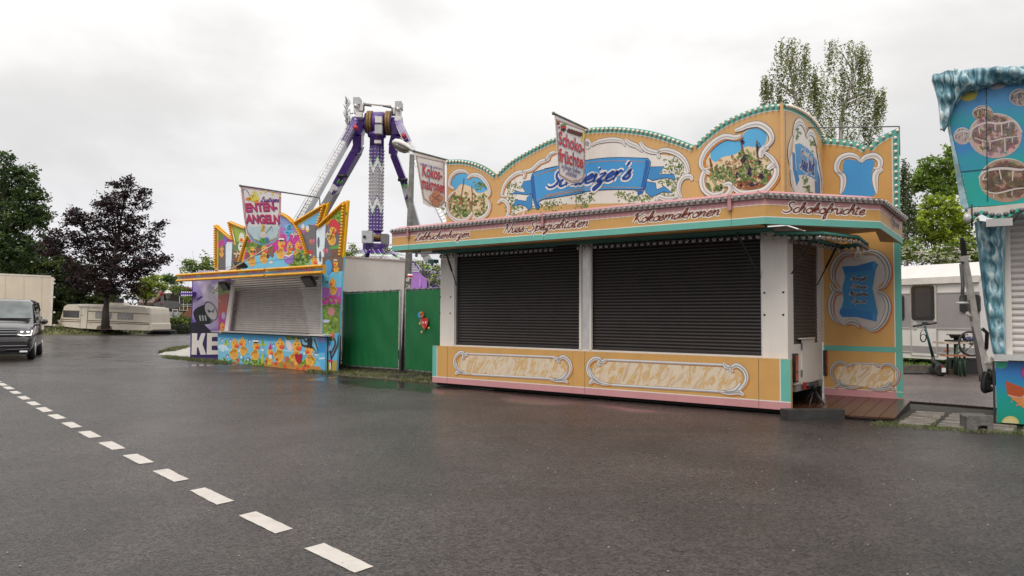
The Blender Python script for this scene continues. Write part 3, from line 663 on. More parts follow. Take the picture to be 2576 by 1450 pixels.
# upper blue cartouche
A.fill(MP(zG,[(950,560),(980,520),(1060,530),(1095,550),(1140,515),(1205,540),(1190,600),(1180,700),(1195,815),(945,815),(970,740),(955,640)]),BLUE,3,sm=True)
for pts in ([(945,640),(900,600),(920,520),(990,485),(1060,500),(1095,545)],[(1095,545),(1130,505),(1200,490),(1250,530),(1240,590),(1195,590)],[(905,620),(950,660),(950,740),(930,800)],[(1270,600),(1220,630),(1210,700),(1225,800)]): A.scroll(MP(zG,pts),.10,L=6)
# mid cartouche with list
A.fill(MP(zK,[(740,400),(790,310),(900,300),(1020,280),(1100,350),(1110,440),(1040,520),(1100,600),(1100,720),(1000,790),(880,770),(780,760),(730,680),(720,600),(770,530),(740,470)]),(.50,.45,.42),2,sm=True)
A.fill(MP(zK,[(810,400),(1030,390),(1020,450),(1008,520),(1030,620),(1045,690),(790,670),(810,600),(800,520),(820,440)]),(.04,.22,.44),4)
A.fill(MP(zK,[(800,370),(900,365),(1010,335),(1045,355),(1030,390),(900,405),(815,415)]),(.03,.17,.42),5); A.ell(zK(1020,362),5,11,(.05,.25,.5),6)
A.fill(MP(zK,[(790,655),(900,662),(1040,690),(1035,745),(900,715),(800,715),(780,685)]),(.03,.17,.42),5); A.ell(zK(1020,715),5,11,(.05,.25,.5),6)
for k,(t,y) in enumerate((("Mandeln",464),("Erdnüsse",516),("Macadamia",567),("Popcorn",618))):
    hw=(56,58,68,52)[k]; A.script(t,zK(915-hw,y),zK(915+hw-6,y+4),.046,.011,(.010,.012,.05),8,outl=(.60,.57,.55),ow=1.5)
A.ell(zK(910,297),9,10,(.6,.56,.52),12); A.ell(zK(910,297),6,7,(.4,.38,.36),13); A.fill(MP(zK,[(885,280),(905,225),(915,250),(925,235),(940,280)]),(.6,.56,.52),11)
for pts in ([(870,285),(800,290),(740,370),(735,450),(780,510)],[(945,275),(1020,270),(1090,320),(1120,410),(1090,500),(1040,525)],[(790,545),(740,560),(720,640),(740,720),(800,765)],[(1040,545),(1090,570),(1115,650),(1080,750),(1010,805),(940,775)],[(820,765),(860,745),(900,760),(920,790)],[(722,490),(740,530),(790,545)]): A.scroll(MP(zK,pts),.088,L=9,drop=(.55,.14,.03),body=(.52,.49,.46),shade=(.22,.20,.20))  # scroll white greyed here, shade under the awning put into the paint
# mint cross band, lower panel
zz=F.pt(zK(900,913),ww)[1]; z2=F.pt(zK(900,948),ww)[1]
A.mb.mesh([A.to(q,3) for q in ((ul,z2),(ur,z2),(ur,zz),(ul,zz))],[(0,1,2,3)],PAINT,TEAL)
A.mb.mesh([A.to(q,1) for q in ((ul,.13),(ur,.13),(ur,.285),(ul,.285))],[(0,1,2,3)],PAINT,PINK)
A.mb.mesh([A.to(q,3) for q in ((ul,.285),(ur,.285),(ur,.297),(ul,.297))],[(0,1,2,3)],PAINT,WHT)
MARB=bpy.data.materials.new('painted_marble')
def marble(m):
    m.use_nodes=True; t=m.node_tree; b=t.nodes['Principled BSDF']; tc=N(t,'ShaderNodeTexCoord'); mp=N(t,'ShaderNodeCombineXYZ')
    for i,v in enumerate(((.476,-.365,1.04),(2.4,-1.84,-1.75))):
        d=N(t,'ShaderNodeVectorMath',operation='DOT_PRODUCT'); d.inputs[1].default_value=v; t.links.new(tc.outputs['Object'],d.inputs[0]); t.links.new(d.outputs['Value'],mp.inputs[i])
    n=N(t,'ShaderNodeTexNoise'); n.inputs['Scale'].default_value=1.9; n.inputs['Detail'].default_value=9; n.inputs['Roughness'].default_value=.62; n.inputs['Distortion'].default_value=.7
    t.links.new(mp.outputs[0],n.inputs[0]); r=N(t,'ShaderNodeValToRGB'); t.links.new(n.outputs[0],r.inputs[0]); e=r.color_ramp.elements
    e[0].position=.3; e[0].color=(.50,.30,.16,1); e[1].position=.42; e[1].color=(.62,.50,.36,1)
    for p,c in ((.47,(.66,.56,.44,1)),(.52,(.60,.45,.28,1)),(.555,(.58,.33,.09,1)),(.59,(.56,.42,.27,1)),(.66,(.62,.55,.44,1))): x=e.new(p); x.color=c
    t.links.new(r.outputs[0],b.inputs['Base Color']); b.inputs['Roughness'].default_value=.35
marble(MARB)
A.fill(MP(y2F,[(280,400),(330,320),(440,300),(600,265),(980,270),(1150,340),(1270,340),(1340,440),(1300,600),(1150,690),(1000,700),(800,665),(560,640),(380,600),(290,500)]),(1,1,1),4,sm=True,m=MARB)
for pts in ([(500,320),(440,240),(320,230),(220,330),(205,430),(260,560),(330,610)],[(600,240),(560,275),(500,270)],[(1100,340),(1150,265),(1280,270),(1400,370),(1420,470),(1370,600),(1290,660)],[(980,245),(1040,285),(1100,285)],[(270,690),(330,640),(480,670),(620,690),(760,665)],[(1350,745),(1290,690),(1150,720),(1000,720),(840,670)],[(330,530),(380,620),(520,660)],[(1270,580),(1220,660),(1060,690)]): A.scroll(MP(y2F,pts),.056,L=7,drop=(.50,.14,.04),body=(.50,.47,.44),shade=(.20,.19,.19))  # lower scrolls greyed too, awning shade is in their colour
A.stroke(MP(y2F,[(600,245),(980,250)]),.03,(.3,.28,.28),8,sm=False); A.stroke(MP(y2F,[(600,241),(980,246)]),.012,(.6,.57,.55),9,sm=False)
mb.build('crown_wing',stall)
mb=MB(); mb.tube([FE.P(WW*.55,-.02,F.pt(zS(850,1163),1.2)[1]),F.P(ur,ww,a2[-1][1]+.03)],.012,STEEL); mb.tube([F.P(ur,ww+.02,a2[-1][1]+.04),F.P(ur,ww+.02,a2[-1][1]-.5)],.012,STEEL)
mb.build('tie_rod',stall)
# ---- counter front
mb=MB(); A=Art(mb,F,0.,step=.0012)
zt=.93; z0=.088; uL=F.pt((1088,900),0)[0]
mb.prism([F.P(u,0,z) for u,z in ((uL,z0),(0,z0),(0,zt),(uL,zt))],[F.P(u,.09,z) for u,z in ((uL,z0),(0,z0),(0,zt),(uL,zt))],PAINT,ORG)
R_=lambda u0,u1,a,b,c,L=1: A.mb.mesh([A.to(q,L) for q in ((u0,a),(u1,a),(u1,b),(u0,b))],[(0,1,2,3)],PAINT,c)
R_(uL,0,z0,z0+.125,PINK); R_(uL,0,z0+.125,z0+.142,WHT)
uA=F.pt(zJ(1755,1100),0)[0]; R_(uA,0,z0+.142,zt,TEAL); R_(uA-.016,uA,z0+.142,zt,WHT)
uB=F.pt(zI(511,1000),0)[0]; R_(uL,uB,z0+.142,zt,TEAL); R_(uB,uB+.016,z0+.142,zt,WHT)
for p in (zI(600,1000),zI(1738,1050),zJ(1567,1100)): u=F.pt(p,0)[0]; R_(u-.003,u+.003,z0,zt,(.06,.04,.02),3)
u=F.pt(zI(1640,1050),0)[0]; R_(u-.002,u+.002,z0,zt,(.3,.18,.06),3)
def cart_box(pz,z,ptsM,tl,bl,scr):
    A.fill(MP(z,ptsM),(1,1,1),4,sm=True,m=MARB)
    for a,b,w_ in ((tl[0],tl[1],0),(bl[0],bl[1],0)):
        qa,qb=A.q(z(*a)),A.q(z(*b)); A.strokeq([(qa[0]+.01,qa[1]-.02),(qb[0]+.01,qb[1]-.02)],.022,ORL,5); A.strokeq([qa,qb],.05,(.28,.27,.27),6); A.strokeq([(qa[0],qa[1]+.008),(qb[0],qb[1]+.008)],.026,(.66,.63,.62),7)
    for s_ in scr: A.scroll(MP(z,s_),.072,L=9,drop=ORL,body=(.66,.63,.62),shade=(.3,.29,.29))
cart_box(None,zI,[(690,1040),(720,985),(800,978),(1100,990),(1480,1010),(1570,1030),(1595,1080),(1570,1140),(1440,1168),(1000,1150),(800,1130),(700,1090)],((770,965),(1500,993)),((790,1135),(1460,1172)),
  ([(745,985),(730,1000),(735,960),(700,958),(665,1000),(660,1060),(690,1110)],[(772,955),(755,972),(735,965)],[(665,1020),(680,1080),(720,1120),(800,1132)],[(670,1136),(690,1115),(740,1125)],
   [(1535,1035),(1520,1020),(1560,990),(1610,1030),(1625,1090),(1600,1150),(1570,1185)],[(1485,985),(1500,1005),(1540,1005)],[(1600,1205),(1570,1185),(1500,1185),(1440,1170)],[(1590,1120),(1550,1170),(1480,1180)]))
cart_box(None,zJ,[(150,1010),(180,965),(270,955),(700,975),(1280,1005),(1380,1020),(1425,1080),(1380,1160),(1250,1200),(800,1170),(280,1135),(170,1080)],((265,938),(1290,984)),((300,1152),(1240,1210)),
  ([(220,985),(200,975),(215,935),(160,930),(115,980),(115,1060),(160,1110)],[(268,932),(245,952),(215,945)],[(120,1000),(150,1080),(220,1135),(310,1150)],[(125,1145),(155,1115),(220,1145)],
   [(1350,1040),(1330,1015),(1380,985),(1445,1030),(1465,1100),(1430,1170),(1390,1215)],[(1270,965),(1290,995),(1340,1000)],[(1440,1242),(1400,1215),(1300,1220),(1220,1205)],[(1415,1140),(1370,1195),(1270,1215)]))
# rivets
for k in range(34):
    u=uL+.15+k*(-uL-.3)/33; A.ell
    R_(u-.006,u+.006,zt-.03,zt-.018,(.35,.22,.08),3); R_(u-.005,u+.005,z0+.03,z0+.04,(.4,.2,.2),3)
mb.build('counter_front',stall)
mb=MB(); mb.box(F.P,uL+.03,-.12,.12,.5,.02,z0+.1,mm('underside_shade',(.012,.011,.010),.9)); mb.box(F.P,uL+.2,-.06,2.0,2.1,.01,.40,M_['underside_shade']); mb.box(F.P,-1.7,-1.5,.5,2.0,.01,.36,M_['underside_shade']); mb.build('dark_backing',stall)  # near-black backing added to stand in for shade beneath the trailer
# ---- body, posts
mb=MB(); B=lambda *a: mb.box(F.P,*a)
uP0=F.pt(zI(540,700),.10)[0]; uP1=F.pt(zI(655,700),.10)[0]; uS0=F.pt(zI(672,700),.16)[0]
uQ0=F.pt(zJ(1598,700),.10)[0]; uM0=F.pt(zI(1705,700),.12)[0]; uM1=F.pt(zI(1785,700),.12)[0]; ue=-.07
B(uP0,uP1,.10,.3,.90,3.1,WHITE); B(uQ0,ue,.10,.42,.90,3.1,WHITE)
B(uP0+.02,ue-.02,.12,.5,.90,.962,WHITE)         # sill
B(uP0,ue,.10,2.15,3.1,3.16,WHITE)                # roof
B(uP0,uP0+.05,.3,2.14,.35,3.1,WHITE); B(uP0,ue,2.14,2.18,.35,3.1,WHITE); B(uP0,ue,.5,2.14,.35,.45,WHITE)
B(ue-.05,ue,.42,2.14,.47,1.16,WHITE); 
# end frame round the side shutter
FS=F.side(ue); w0=FS.pt(zK(457,700),0)[0]; w1=FS.pt(zK(640,700),0)[0]; w2=FS.pt(zK(690,700),0)[0]
B(ue-.05,ue,w1,max(w2,2.14),1.16,3.1,WHITE); B(ue-.05,ue-.001,.42,w0,1.16,3.1,WHITE)
mb.build('body',stall)
# bolts
for p in (zI(541,494),zI(627,494),zI(537,629),zI(623,629),zJ(1615,367),zJ(1777,362),zJ(1617,554),zJ(1777,554)):
    q=F.pt(p,.1); mb=MB(); mb.lathe(F.P(q[0],.1,q[1]),-F.w,[(0,.018),(.008,.018)],BLACK,10); mb.build('bolt_cap',stall)
mb=MB(); mb.box(F.P,uM0,uM1,.13,.2,.962,3.1,ALU); mb.box(F.P,uM0-.03,uM0+.02,.105,.16,.962,3.1,WHITE); mb.box(F.P,uM1-.015,uM1+.03,.105,.16,.962,3.1,WHITE); mb.build('centre_post',stall)
mb=MB(); mb.box(F.P,uP1,uP1+.03,.13,.18,.962,3.1,ALU); mb.build('shutter_rail',stall); mb=MB(); mb.box(F.P,uQ0-.03,uQ0-.002,.13,.18,.962,3.1,ALU); mb.build('shutter_rail',stall)
SHB=mm('black_shutter',(.019,.015,.014),.40,var=.15,vs=3,dirt=.05)
def shutter(name,P,u0,u1,z0,z1,w,pitch,m,parent,depth=.014,sgn=1):
    mb=MB(); n=int((z1-z0)/pitch); prof=[]
    for i in range(n):
        z=z0+i*pitch
        for t in (0,.12,.3,.5,.7,.88): prof.append((z+pitch*t,math.sin(math.pi*min(1,t/.92))*depth if t>0 else -.004))
    prof.append((z1,0)); k=len(prof); vs=[P(u0,w-sgn*d,z) for z,d in prof]+[P(u1,w-sgn*d,z) for z,d in prof]
    mb.mesh(vs,[(i,k+i,k+i+1,i+1) for i in range(k-1)],m,smooth=False); return mb.build(name,parent)
shutter('roller_shutter',F.P,uS0-.03,uM0,.97,3.1,.19,.062,SHB,stall)
shutter('roller_shutter',F.P,uM1,uQ0,.97,3.1,.19,.062,SHB,stall)
mb=MB(); mb.box(F.P,uS0-.03,uQ0,.15,.185,.965,1.01,SHB); mb.build('shutter_foot',stall)
SHE=mm('brown_shutter',(.05,.035,.028),.4,var=.15,vs=3)
shutter('end_shutter',FS.P,w0,w1,1.16,3.1,.04,.062,SHE,stall)
# end: hatch, lights, bumper
mb=MB(); q0=FS.pt(zK(520,870),0); q1=FS.pt(zK(610,1160),0); mb.box(FS.P,q0[0],q1[0],-.012,.0,q1[1]-.02,q0[1],WHITE)
for y in (915,1100):
    a=FS.pt(zK(518,y),0); mb.box(FS.P,a[0]-.02,a[0]+.03,-.022,-.012,a[1]-.06,a[1]+.06,STEEL)
mb.box(FS.P,q0[0]-.1,q1[0]-.1,-.05,.02,q0[1]+.01,q0[1]+.03,WHITE); mb.build('hatch_door',stall)
TL=mm('tail_light_red',(.30,.012,.012),.25,var=.3,vs=30,coat=.6)
def taillight(x,y0,y1):
    a=FS.pt(zK(x-12,y0),0); b=FS.pt(zK(x+12,y1),0); mb=MB(); mb.box(FS.P,a[0],b[0],-.05,0,b[1],a[1],BLACK); 
    o=mb.build('tail_light',stall); mb=MB(); mb.box(FS.P,a[0]+.02,b[0]-.02,-.058,-.05,b[1]+.03,(a[1]*.35+b[1]*.65),TL); mb.box(FS.P,a[0]+.02,b[0]-.02,-.058,-.05,(a[1]*.35+b[1]*.65)+.02,a[1]-.03,TL); mb.build('lens',o)
taillight(470,965,1158); taillight(680,942,1110)
mb=MB(); mb.box(F.P,-1.2,ue+.02,.45,2.1,.36,.46,mm('chassis_grey',(.25,.22,.2),.6,var=.2)); mb.build('chassis',stall)
mb=MB(); c=FS.P(1.15,-.12,.36)
for dx,dy in ((-.18,-.18),(.18,-.18),(.18,.18),(-.18,.18)): mb.tube([c,c+Vector((dx,dy,-.36))],.018,DARKM,6)
mb.lathe(c+Vector((0,0,-.02)),(0,0,1),[(0,.05),(.12,.05)],DARKM,10); mb.tube([FS.P(.8,-.1,.44),FS.P(1.4,-.1,.44)],.05,BLACK,10)
mb.box(FS.P,.75,.9,-.1,-.05,.38,.5,TL); mb.build('support_stand',stall)
# ---- awning fascia
wA=-1.0; zb0,zt0=3.079,3.55
uA0=F.pt((986,600),wA)[0]; Kp=F.pt((1924,520),wA)
C0=(uA0,wA); C1=(-.066,wA); 
w_c=FE0=F.side(1.25).pt((2214,540),0)[0]; C2=(1.25,w_c); w_e=F.side(1.36).pt((2270,600),0)[0]; C3=(1.36,w_e)
FA=F; c1=F.P(C1[0],C1[1],0); c2=F.P(C2[0],C2[1],0); c3=F.P(C3[0],C3[1],0)
FC=Fr(c1,math.atan2((c2-c1).y,(c2-c1).x)); FD=Fr(c2,math.atan2((c3-c2).y,(c3-c2).x))
mb=MB()
def fascia(A,fr,u0,u1,w,dz0=0,dz1=0,end_w=0):
    P=lambda u,z,L=0: fr.P(u,w-.003*L,z+(dz0+(dz1-dz0)*(u-u0)/(u1-u0)))
    def rc(a,b,c,L=1): A.mb.mesh([P(u0,a,L),P(u1,a,L),P(u1,b,L),P(u0,b,L)],[(0,1,2,3)],PAINT,c)
    A.mb.prism([P(u0,zb0),P(u1,zb0),P(u1,zt0),P(u0,zt0)],[p+fr.w*.04 for p in (P(u0,zb0),P(u1,zb0),P(u1,zt0),P(u0,zt0))],PAINT,ORG)
    h=zt0-zb0; rc(zb0,zb0+.105,TEAL); rc(zb0+.105,zb0+.12,WHT); rc(zt0-.16,zt0,PINK); rc(zt0-.172,zt0-.16,WHT)
    # pink top shelf and bulb rail
    A.mb.prism([P(u0,zt0+.002),P(u1,zt0+.002),P(u1,zt0+.09)+fr.w*.22,P(u0,zt0+.09)+fr.w*.22],[P(u0,zt0-.03)+fr.w*.01,P(u1,zt0-.03)+fr.w*.01,P(u1,zt0+.06)+fr.w*.22,P(u0,zt0+.06)+fr.w*.22],PAINT,PINK)
    A.mb.prism([P(u0,zt0-.075)-fr.w*.006,P(u1,zt0-.075)-fr.w*.006,P(u1,zt0+.012)-fr.w*.006,P(u0,zt0+.012)-fr.w*.006],[P(u0,zt0-.075)-fr.w*.045,P(u1,zt0-.075)-fr.w*.045,P(u1,zt0+.012)-fr.w*.045,P(u0,zt0+.012)-fr.w*.045],mm('bulb_rail',(.24,.20,.19),.5,.2,var=.3,vs=10))
    for p in resample([P(u0+.05,zt0-.03)-fr.w*.045,P(u1-.03,zt0-.03)-fr.w*.045],.1075): bulbs_c.append((p,-fr.w))
A=Art(mb,F,wA,step=.0012)
fascia(A,F,C0[0],C1[0],wA); LC=(c2-c1).length; LD=(c3-c2).length
fascia(A,FC,0,LC,0); fascia(A,FD,0,LD,0,0,-.16)
for t,z,a,b,k in (("Lebkuchenherzen",zE,(22,1052),(655,1012),.082),("Nuss-Spezialitäten",zE,(1055,970),(2030,888),.090),("Kokosmakronen",zF,(905,1270),(1790,1190),.086)):
    A.script(t,z(*a),z(*b),k,.025,BRN,5,outl=(.74,.66,.60),ow=2.1,shear=.55)
A2=Art(mb,FC,0,step=.0012); A2.script("Schokofrüchte",zG(465,945),zG(1120,968),.084,.026,BRN,5,outl=(.74,.66,.60),ow=2.1,shear=.55)
A3=Art(mb,FD,0,step=.0012); A3.script("Popcorn",zG(1335,1035),zG(1398,1085),.075,.03,(.12,.05,.04),5,outl=(.6,.5,.4),ow=1.8)
for x in (zE(1523,950),zF(1920,1150),zD(650,130)):
    u=F.pt(x,wA)[0]; A.mb.mesh([A.to(q,6) for q in ((u-.003,zb0),(u+.003,zb0),(u+.003,zt0),(u-.003,zt0))],[(0,1,2,3)],PAINT,(.2,.12,.07))
mb.build('awning_fascia',stall)
for x in (zF(1912,1050),zD(652,85),zE(1523,740)):
    u=F.pt(x,wA)[0]; mb=MB(); mb.box(F.P,u-.03,u+.03,-1.06,-1.01,zt0-.22,zt0+.03,mm('pink_metal',(.42,.2,.2),.5)); mb.build('awning_hinge',stall)
# awning ceiling
mb=MB(); CE=mm('awning_ceiling',(.45,.26,.11),.6,var=.15,vs=1.5); 
ce=[F.P(C0[0]+.02,wA+.05,0),F.P(C1[0],wA+.05,0),F.P(C2[0]-.05,C2[1],0),F.P(C3[0]-.06,min(C3[1],ww-.02),0),F.P(ue,ww-.02,0),F.P(ue,.1,0),F.P(C0[0]+.3,.1,0)]
mb.prism([p+Vector((0,0,zb0+.13)) for p in ce],[p+Vector((0,0,zb0+.10)) for p in ce],CE); mb.build('awning_ceiling',stall)
# bottom trims of awning (folding flap, white underside)
mb=MB(); WL_=mm('flap_white',(.75,.70,.64),.5)
g=[F.pt(zK(100,95),wA+.05)[0]]
fl=[F.P(-.6,wA+.06,0),F.P(C1[0],wA+.06,0),F.P(C2[0]-.08,C2[1]+.02,0),F.P(C2[0]-.35,C2[1]+.3,0),F.P(C1[0]-.1,wA+.40,0)]
mb.prism([p+Vector((0,0,zb0+.06)) for p in fl],[p+Vector((0,0,zb0+.04)) for p in fl],WL_); mb.build('awning_flap',stall)
mb=MB(); OR2=mm('ochre_trim',(.50,.27,.09),.5)
mb.box(F.P,C0[0]+.02,C1[0]-.1,wA+.05,wA+.30,zb0-.02,zb0+.01,OR2); mb.box(F.P,C0[0]+.9,C1[0]-.1,wA+.36,wA+.42,zb0-.06,zb0+.06,mm('dark_green_trim',(.03,.11,.08),.5))
mb.prism([F.P(C2[0]-.1,C2[1]+.1,zb0-.01),F.P(C2[0]-.02,C2[1]+.1,zb0-.01),F.P(C3[0]-.02,1.9,zb0-.14),F.P(C3[0]-.35,1.9,zb0-.10)],[F.P(C2[0]-.1,C2[1]+.1,zb0+.02),F.P(C2[0]-.02,C2[1]+.1,zb0+.02),F.P(C3[0]-.02,1.9,zb0-.11),F.P(C3[0]-.35,1.9,zb0-.07)],OR2)
mb.build('awning_trim',stall)
# left folded end piece of the awning
mb=MB(); a=F.P(C0[0],wA+.02,zb0); b=F.P(C0[0]+.45,wA+.75,zb0-.0); c=F.P(-8.2,.1,zb0-.02)
mb.prism([F.P(C0[0],wA+.0,zb0),F.P(C0[0]+.02,wA+.0,zt0),F.P(C0[0]-.06,wA+.55,zt0-.02),F.P(C0[0]-.06,wA+.55,zb0)],[F.P(C0[0]+.03,wA+.0,zb0),F.P(C0[0]+.05,wA,zt0),F.P(C0[0]-.03,wA+.55,zt0-.02),F.P(C0[0]-.03,wA+.55,zb0)],WHITE)
mb.prism([F.P(C0[0]+.1,wA+.06,zb0-.01),F.P(C0[0]+1.0,wA+.06,zb0-.01),F.P(C0[0]+1.1,.1,zb0-.03),F.P(C0[0]+.15,wA+.8,zb0-.03)],[F.P(C0[0]+.1,wA+.06,zb0+.01),F.P(C0[0]+1.0,wA+.06,zb0+.01),F.P(C0[0]+1.1,.1,zb0),F.P(C0[0]+.15,wA+.8,zb0)],mm('mirror_flap',(.55,.50,.47),.12,.85,var=.1))
mb.build('awning_end',stall)
# under-ceiling bulb rows
under=[]
def row(P0,P1,st,zd=-.02):
    for p in resample([P0,P1],st): under.append((p+Vector((0,0,zd)),(0,0,-1)))
zc=zb0+.0
GT=mm('mint_batten',(.06,.22,.17),.5)
mb=MB()
ga=F.pt(zE(310,1170),-.35)[0]; gb=F.pt(zE(1660,1090),-.35)[0]; gc=F.pt(zE(1900,1080),-.35)[0]
mb.box(F.P,ga,gb,-.40,-.30,zc-.06,zc,GT); mb.box(F.P,gc,-.15,-.40,-.30,zc-.06,zc,GT); mb.box(F.P,C0[0]+.5,ga-.15,-.86,-.78,zc-.05,zc,GT)
row(F.P(ga+.05,-.35,zc-.06),F.P(gb-.05,-.35,zc-.06),.125); row(F.P(gc+.05,-.35,zc-.06),F.P(-.2,-.35,zc-.06),.125)
row(F.P(C0[0]+.6,-.82,zc-.05),F.P(ga-.2,-.82,zc-.05),.14)
hx=[F.P(-.15,-.3,zc-.08),F.P(.55,-.1,zc-.1),F.P(.95,.55,zc-.14),F.P(.95,1.15,zc-.2),F.P(.5,1.3,zc-.2),F.P(.2,.6,zc-.12),F.P(-.1,.2,zc-.1)]
for a,b in zip(hx,hx[1:]): mb.tube([a,b],.035,GT,4); row(a,b,.11,-.03)
a=F.pt(zW(1120,520),-.2); mb.box(F.P,uP0-.22,uP0-.02,-.1,.05,2.85,2.93,GT); under.append((F.P(uP0-.18,0,2.84),(0,0,-1))); under.append((F.P(uP0-.08,0,2.80),(0,0,-1)))
mb.build('bulb_batten',stall)
def bulbproto(name,r,glass,collar):
    mb=MB(); mb.lathe((0,0,0),(0,0,1),[(0,r*.7),(r*.45,r*.75)],collar,8); mb.lathe((0,0,r*.45),(0,0,1),[(0,r*.55),(r*.4,r*.9),(r*.9,r),(r*1.5,r*.75),(r*1.8,r*.2)],glass,10); o=mb.build(name,None,link=False); return o
place(bulbproto('crown_bulb',.030,FROST,DARKM),bulbs_f,stall)
place(bulbproto('fascia_bulb',.029,mm('fascia_glass',(.55,.50,.47),.08,var=.0,trans=.55,coat=.6),DARKM),bulbs_c,stall)
place(bulbproto('ceiling_bulb',.037,mm('clear_bulb',(.45,.42,.40),.08,var=0,trans=.75,coat=.5),BLACK),under,stall)
# gas struts
def strut(a,b,name='gas_strut',m2=None):
    mb=MB(); a=Vector(a); b=Vector(b); m_=a+(b-a)*.55; mb.tube([a,m_],.022,BLACK,8); mb.tube([m_,b],.011,m2 or DARKM,8); mb.build(name,stall)
q=F.pt(zI(592,140),-.35); r=F.pt(zI(675,398),.08); strut(F.P(q[0],-.35,q[1]),F.P(r[0],.08,r[1]))
q=F.pt(zJ(1540,60),.0); r=F.pt(zJ(1578,232),.1); strut(F.P(q[0]-.15,-.5,3.05),F.P(r[0],.1,r[1]))
q=FS.pt(zK(620,140),-.5); r=FS.pt(zK(455,420),-.02); strut(FS.P(q[0],-.5,q[1]),FS.P(r[0],-.02,r[1]))
q=FS.pt(zK(770,220),-.6); r=FS.pt(zK(630,495),-.02); strut(FS.P(q[0],-.6,q[1]),FS.P(r[0],-.02,r[1]))
# ---- plank deck and kerb beam at the stall's end
DECK=mm('wet_deck_boards',(.060,.022,.012),.27,var=.35,vs=3,bump=.25,bs=15)
zdk=.175; d0=G(*y2F(450,1180),z=zdk); d0=G(*y2F(440,1110),z=zdk)
corners=[G(*y2F(500,1185),z=.062),G(*y2F(1360,1240),z=.062),G(*y2F(1655,945),z=.13),F.P(-.5,2.6,.165),F.P(-.5,.45,.10)]
deck=thing('wooden_deck','wet reddish brown plank deck beside the open end of the sweet stall','deck',corners[1]*1)
mb=MB(); up=Vector((0,0,0))
# boards: run along the depth direction
def clip(poly,n_,d):
    out=[]
    for i in range(len(poly)):
        a,b=poly[i],poly[(i+1)%len(poly)]; da=a.dot(n_)-d; db=b.dot(n_)-d
        if da>=0: out.append(a)
        if (da>=0)!=(db>=0): out.append(a+(b-a)*(da/(da-db)))
    return out
dirn=Vector(((corners[2]-corners[1]).x,(corners[2]-corners[1]).y,0)).normalized(); nx=Vector((dirn.y,-dirn.x,0))
vals=[c.dot(nx) for c in corners]; lo,hi=min(vals),max(vals); k=9; st=(hi-lo)/k
def zdeck(p):
    d_=(p-corners[0]).dot(F.w); return .062+.075*max(0,min(1.4,d_/1.3))
for c_ in corners: c_.z=zdeck(c_)
for i in range(k):
    pl=clip(clip(corners,nx,lo+i*st+.004),-nx,-(lo+(i+1)*st-.004))
    if len(pl)>2: mb.prism([p for p in pl],[p-Vector((0,0,.025)) for p in pl],DECK)
mb.build('deck_boards',deck)
mb=MB(); cc=[c-Vector((0,0,.026)) for c in corners]; cc=[(c+(sum(cc,Vector())/5-c)*.02) for c in cc]
mb.prism(cc,[Vector((c.x,c.y,.012)) for c in cc],mm('deck_frame',(.022,.016,.013),.7)); mb.build('deck_frame',deck)
mb=MB(); a=G(*zK(432,1425)); b=G(*zK(820,1420)); fb=Fr(a,math.atan2((b-a).y,(b-a).x)); L_=(b-a).length
mb.box(fb.P,0,L_,0,.26,0,.165,mm('dark_concrete',(.026,.024,.023),.6,var=.35,vs=6,bump=.5,bs=40))
tag(mb.build('kerb_beam',origin=a),'dark grey beam lying on the asphalt in front of the wooden deck','beam')
# ---- banners
def banner(name,label,fr,w,outline,pole,art,group='printed banners hanging from rods above the stalls'):
    pts=[fr.pt(p,w) for p in outline]; root=thing(name,label,'banner',fr.P(*fr.pt(pole[-1],w)[:1],w,fr.pt(pole[-1],w)[1]),group)
    mb=MB(); A=Art(mb,fr,w,CLOTH,step=.002)
    us=[p[0] for p in pts]
    mb.prism([fr.P(a,w,b) for a,b in pts],[fr.P(a,w+.004,b) for a,b in pts],CLOTH,(.74,.70,.67)); art(A); mb.build('cloth',root)
    mb=MB(); q=[fr.pt(p,w) for p in pole]; mb.tube([fr.P(a,w,b) for a,b in q],.022,STEEL); mb.ball(fr.P(q[0][0],w,q[0][1]),.035,STEEL); mb.build('pole',root); return root
RED=(.55,.03,.03)
def stripes(A,pts,sm=False):
    for wd,c,L in ((.05,(.08,.25,.5),1),(.036,(.7,.6,.15),2),(.024,(.5,.04,.06),3),(.010,(.7,.68,.66),4)): A.stroke(pts,wd,c,L,sm=sm,closed=True)
def art_k(A):
    stripes(A,MP(zC,[(952,520),(1168,568),(1172,880),(1115,915),(1060,890),(1010,850)]))
    A.text("Laufend frisch gebackene",zC(978,590),zC(1155,632),.07,(.10,.13,.35),6)
    A.text("Kokos-",zC(995,672),zC(1150,712),.27,RED,8,off=.02,outl=(.35,.5,.65),ow=.02)
    A.text("makronen",zC(990,768),zC(1168,812),.26,RED,8,off=.02,outl=(.35,.5,.65),ow=.02)
    for x,y,r in ((1100,820,34),(1075,845,30),(1130,850,32),(1100,880,34)):
        A.ell(zC(x,y),r*.28,r*.30,(.55,.25,.16),9); 
        for i in range(14): A.ell(zC(x+random.gauss(0,r*.4),y+random.gauss(0,r*.4)),1.3,1.1,random.choice([(.65,.35,.25),(.45,.18,.1),(.75,.5,.38)]),10,0,6)
uK=F.pt((1118,402),0)[0]; FK=F.side(uK)
banner('coconut_banner','white banner with red Kokosmakronen lettering beside the street lamp','' or FK,0.,MP(zC,[(936,478),(1205,552),(1170,600),(1175,890),(1150,930),(1105,925),(1050,915),(1005,890)]),[zC(930,480),zC(1210,555)],art_k)
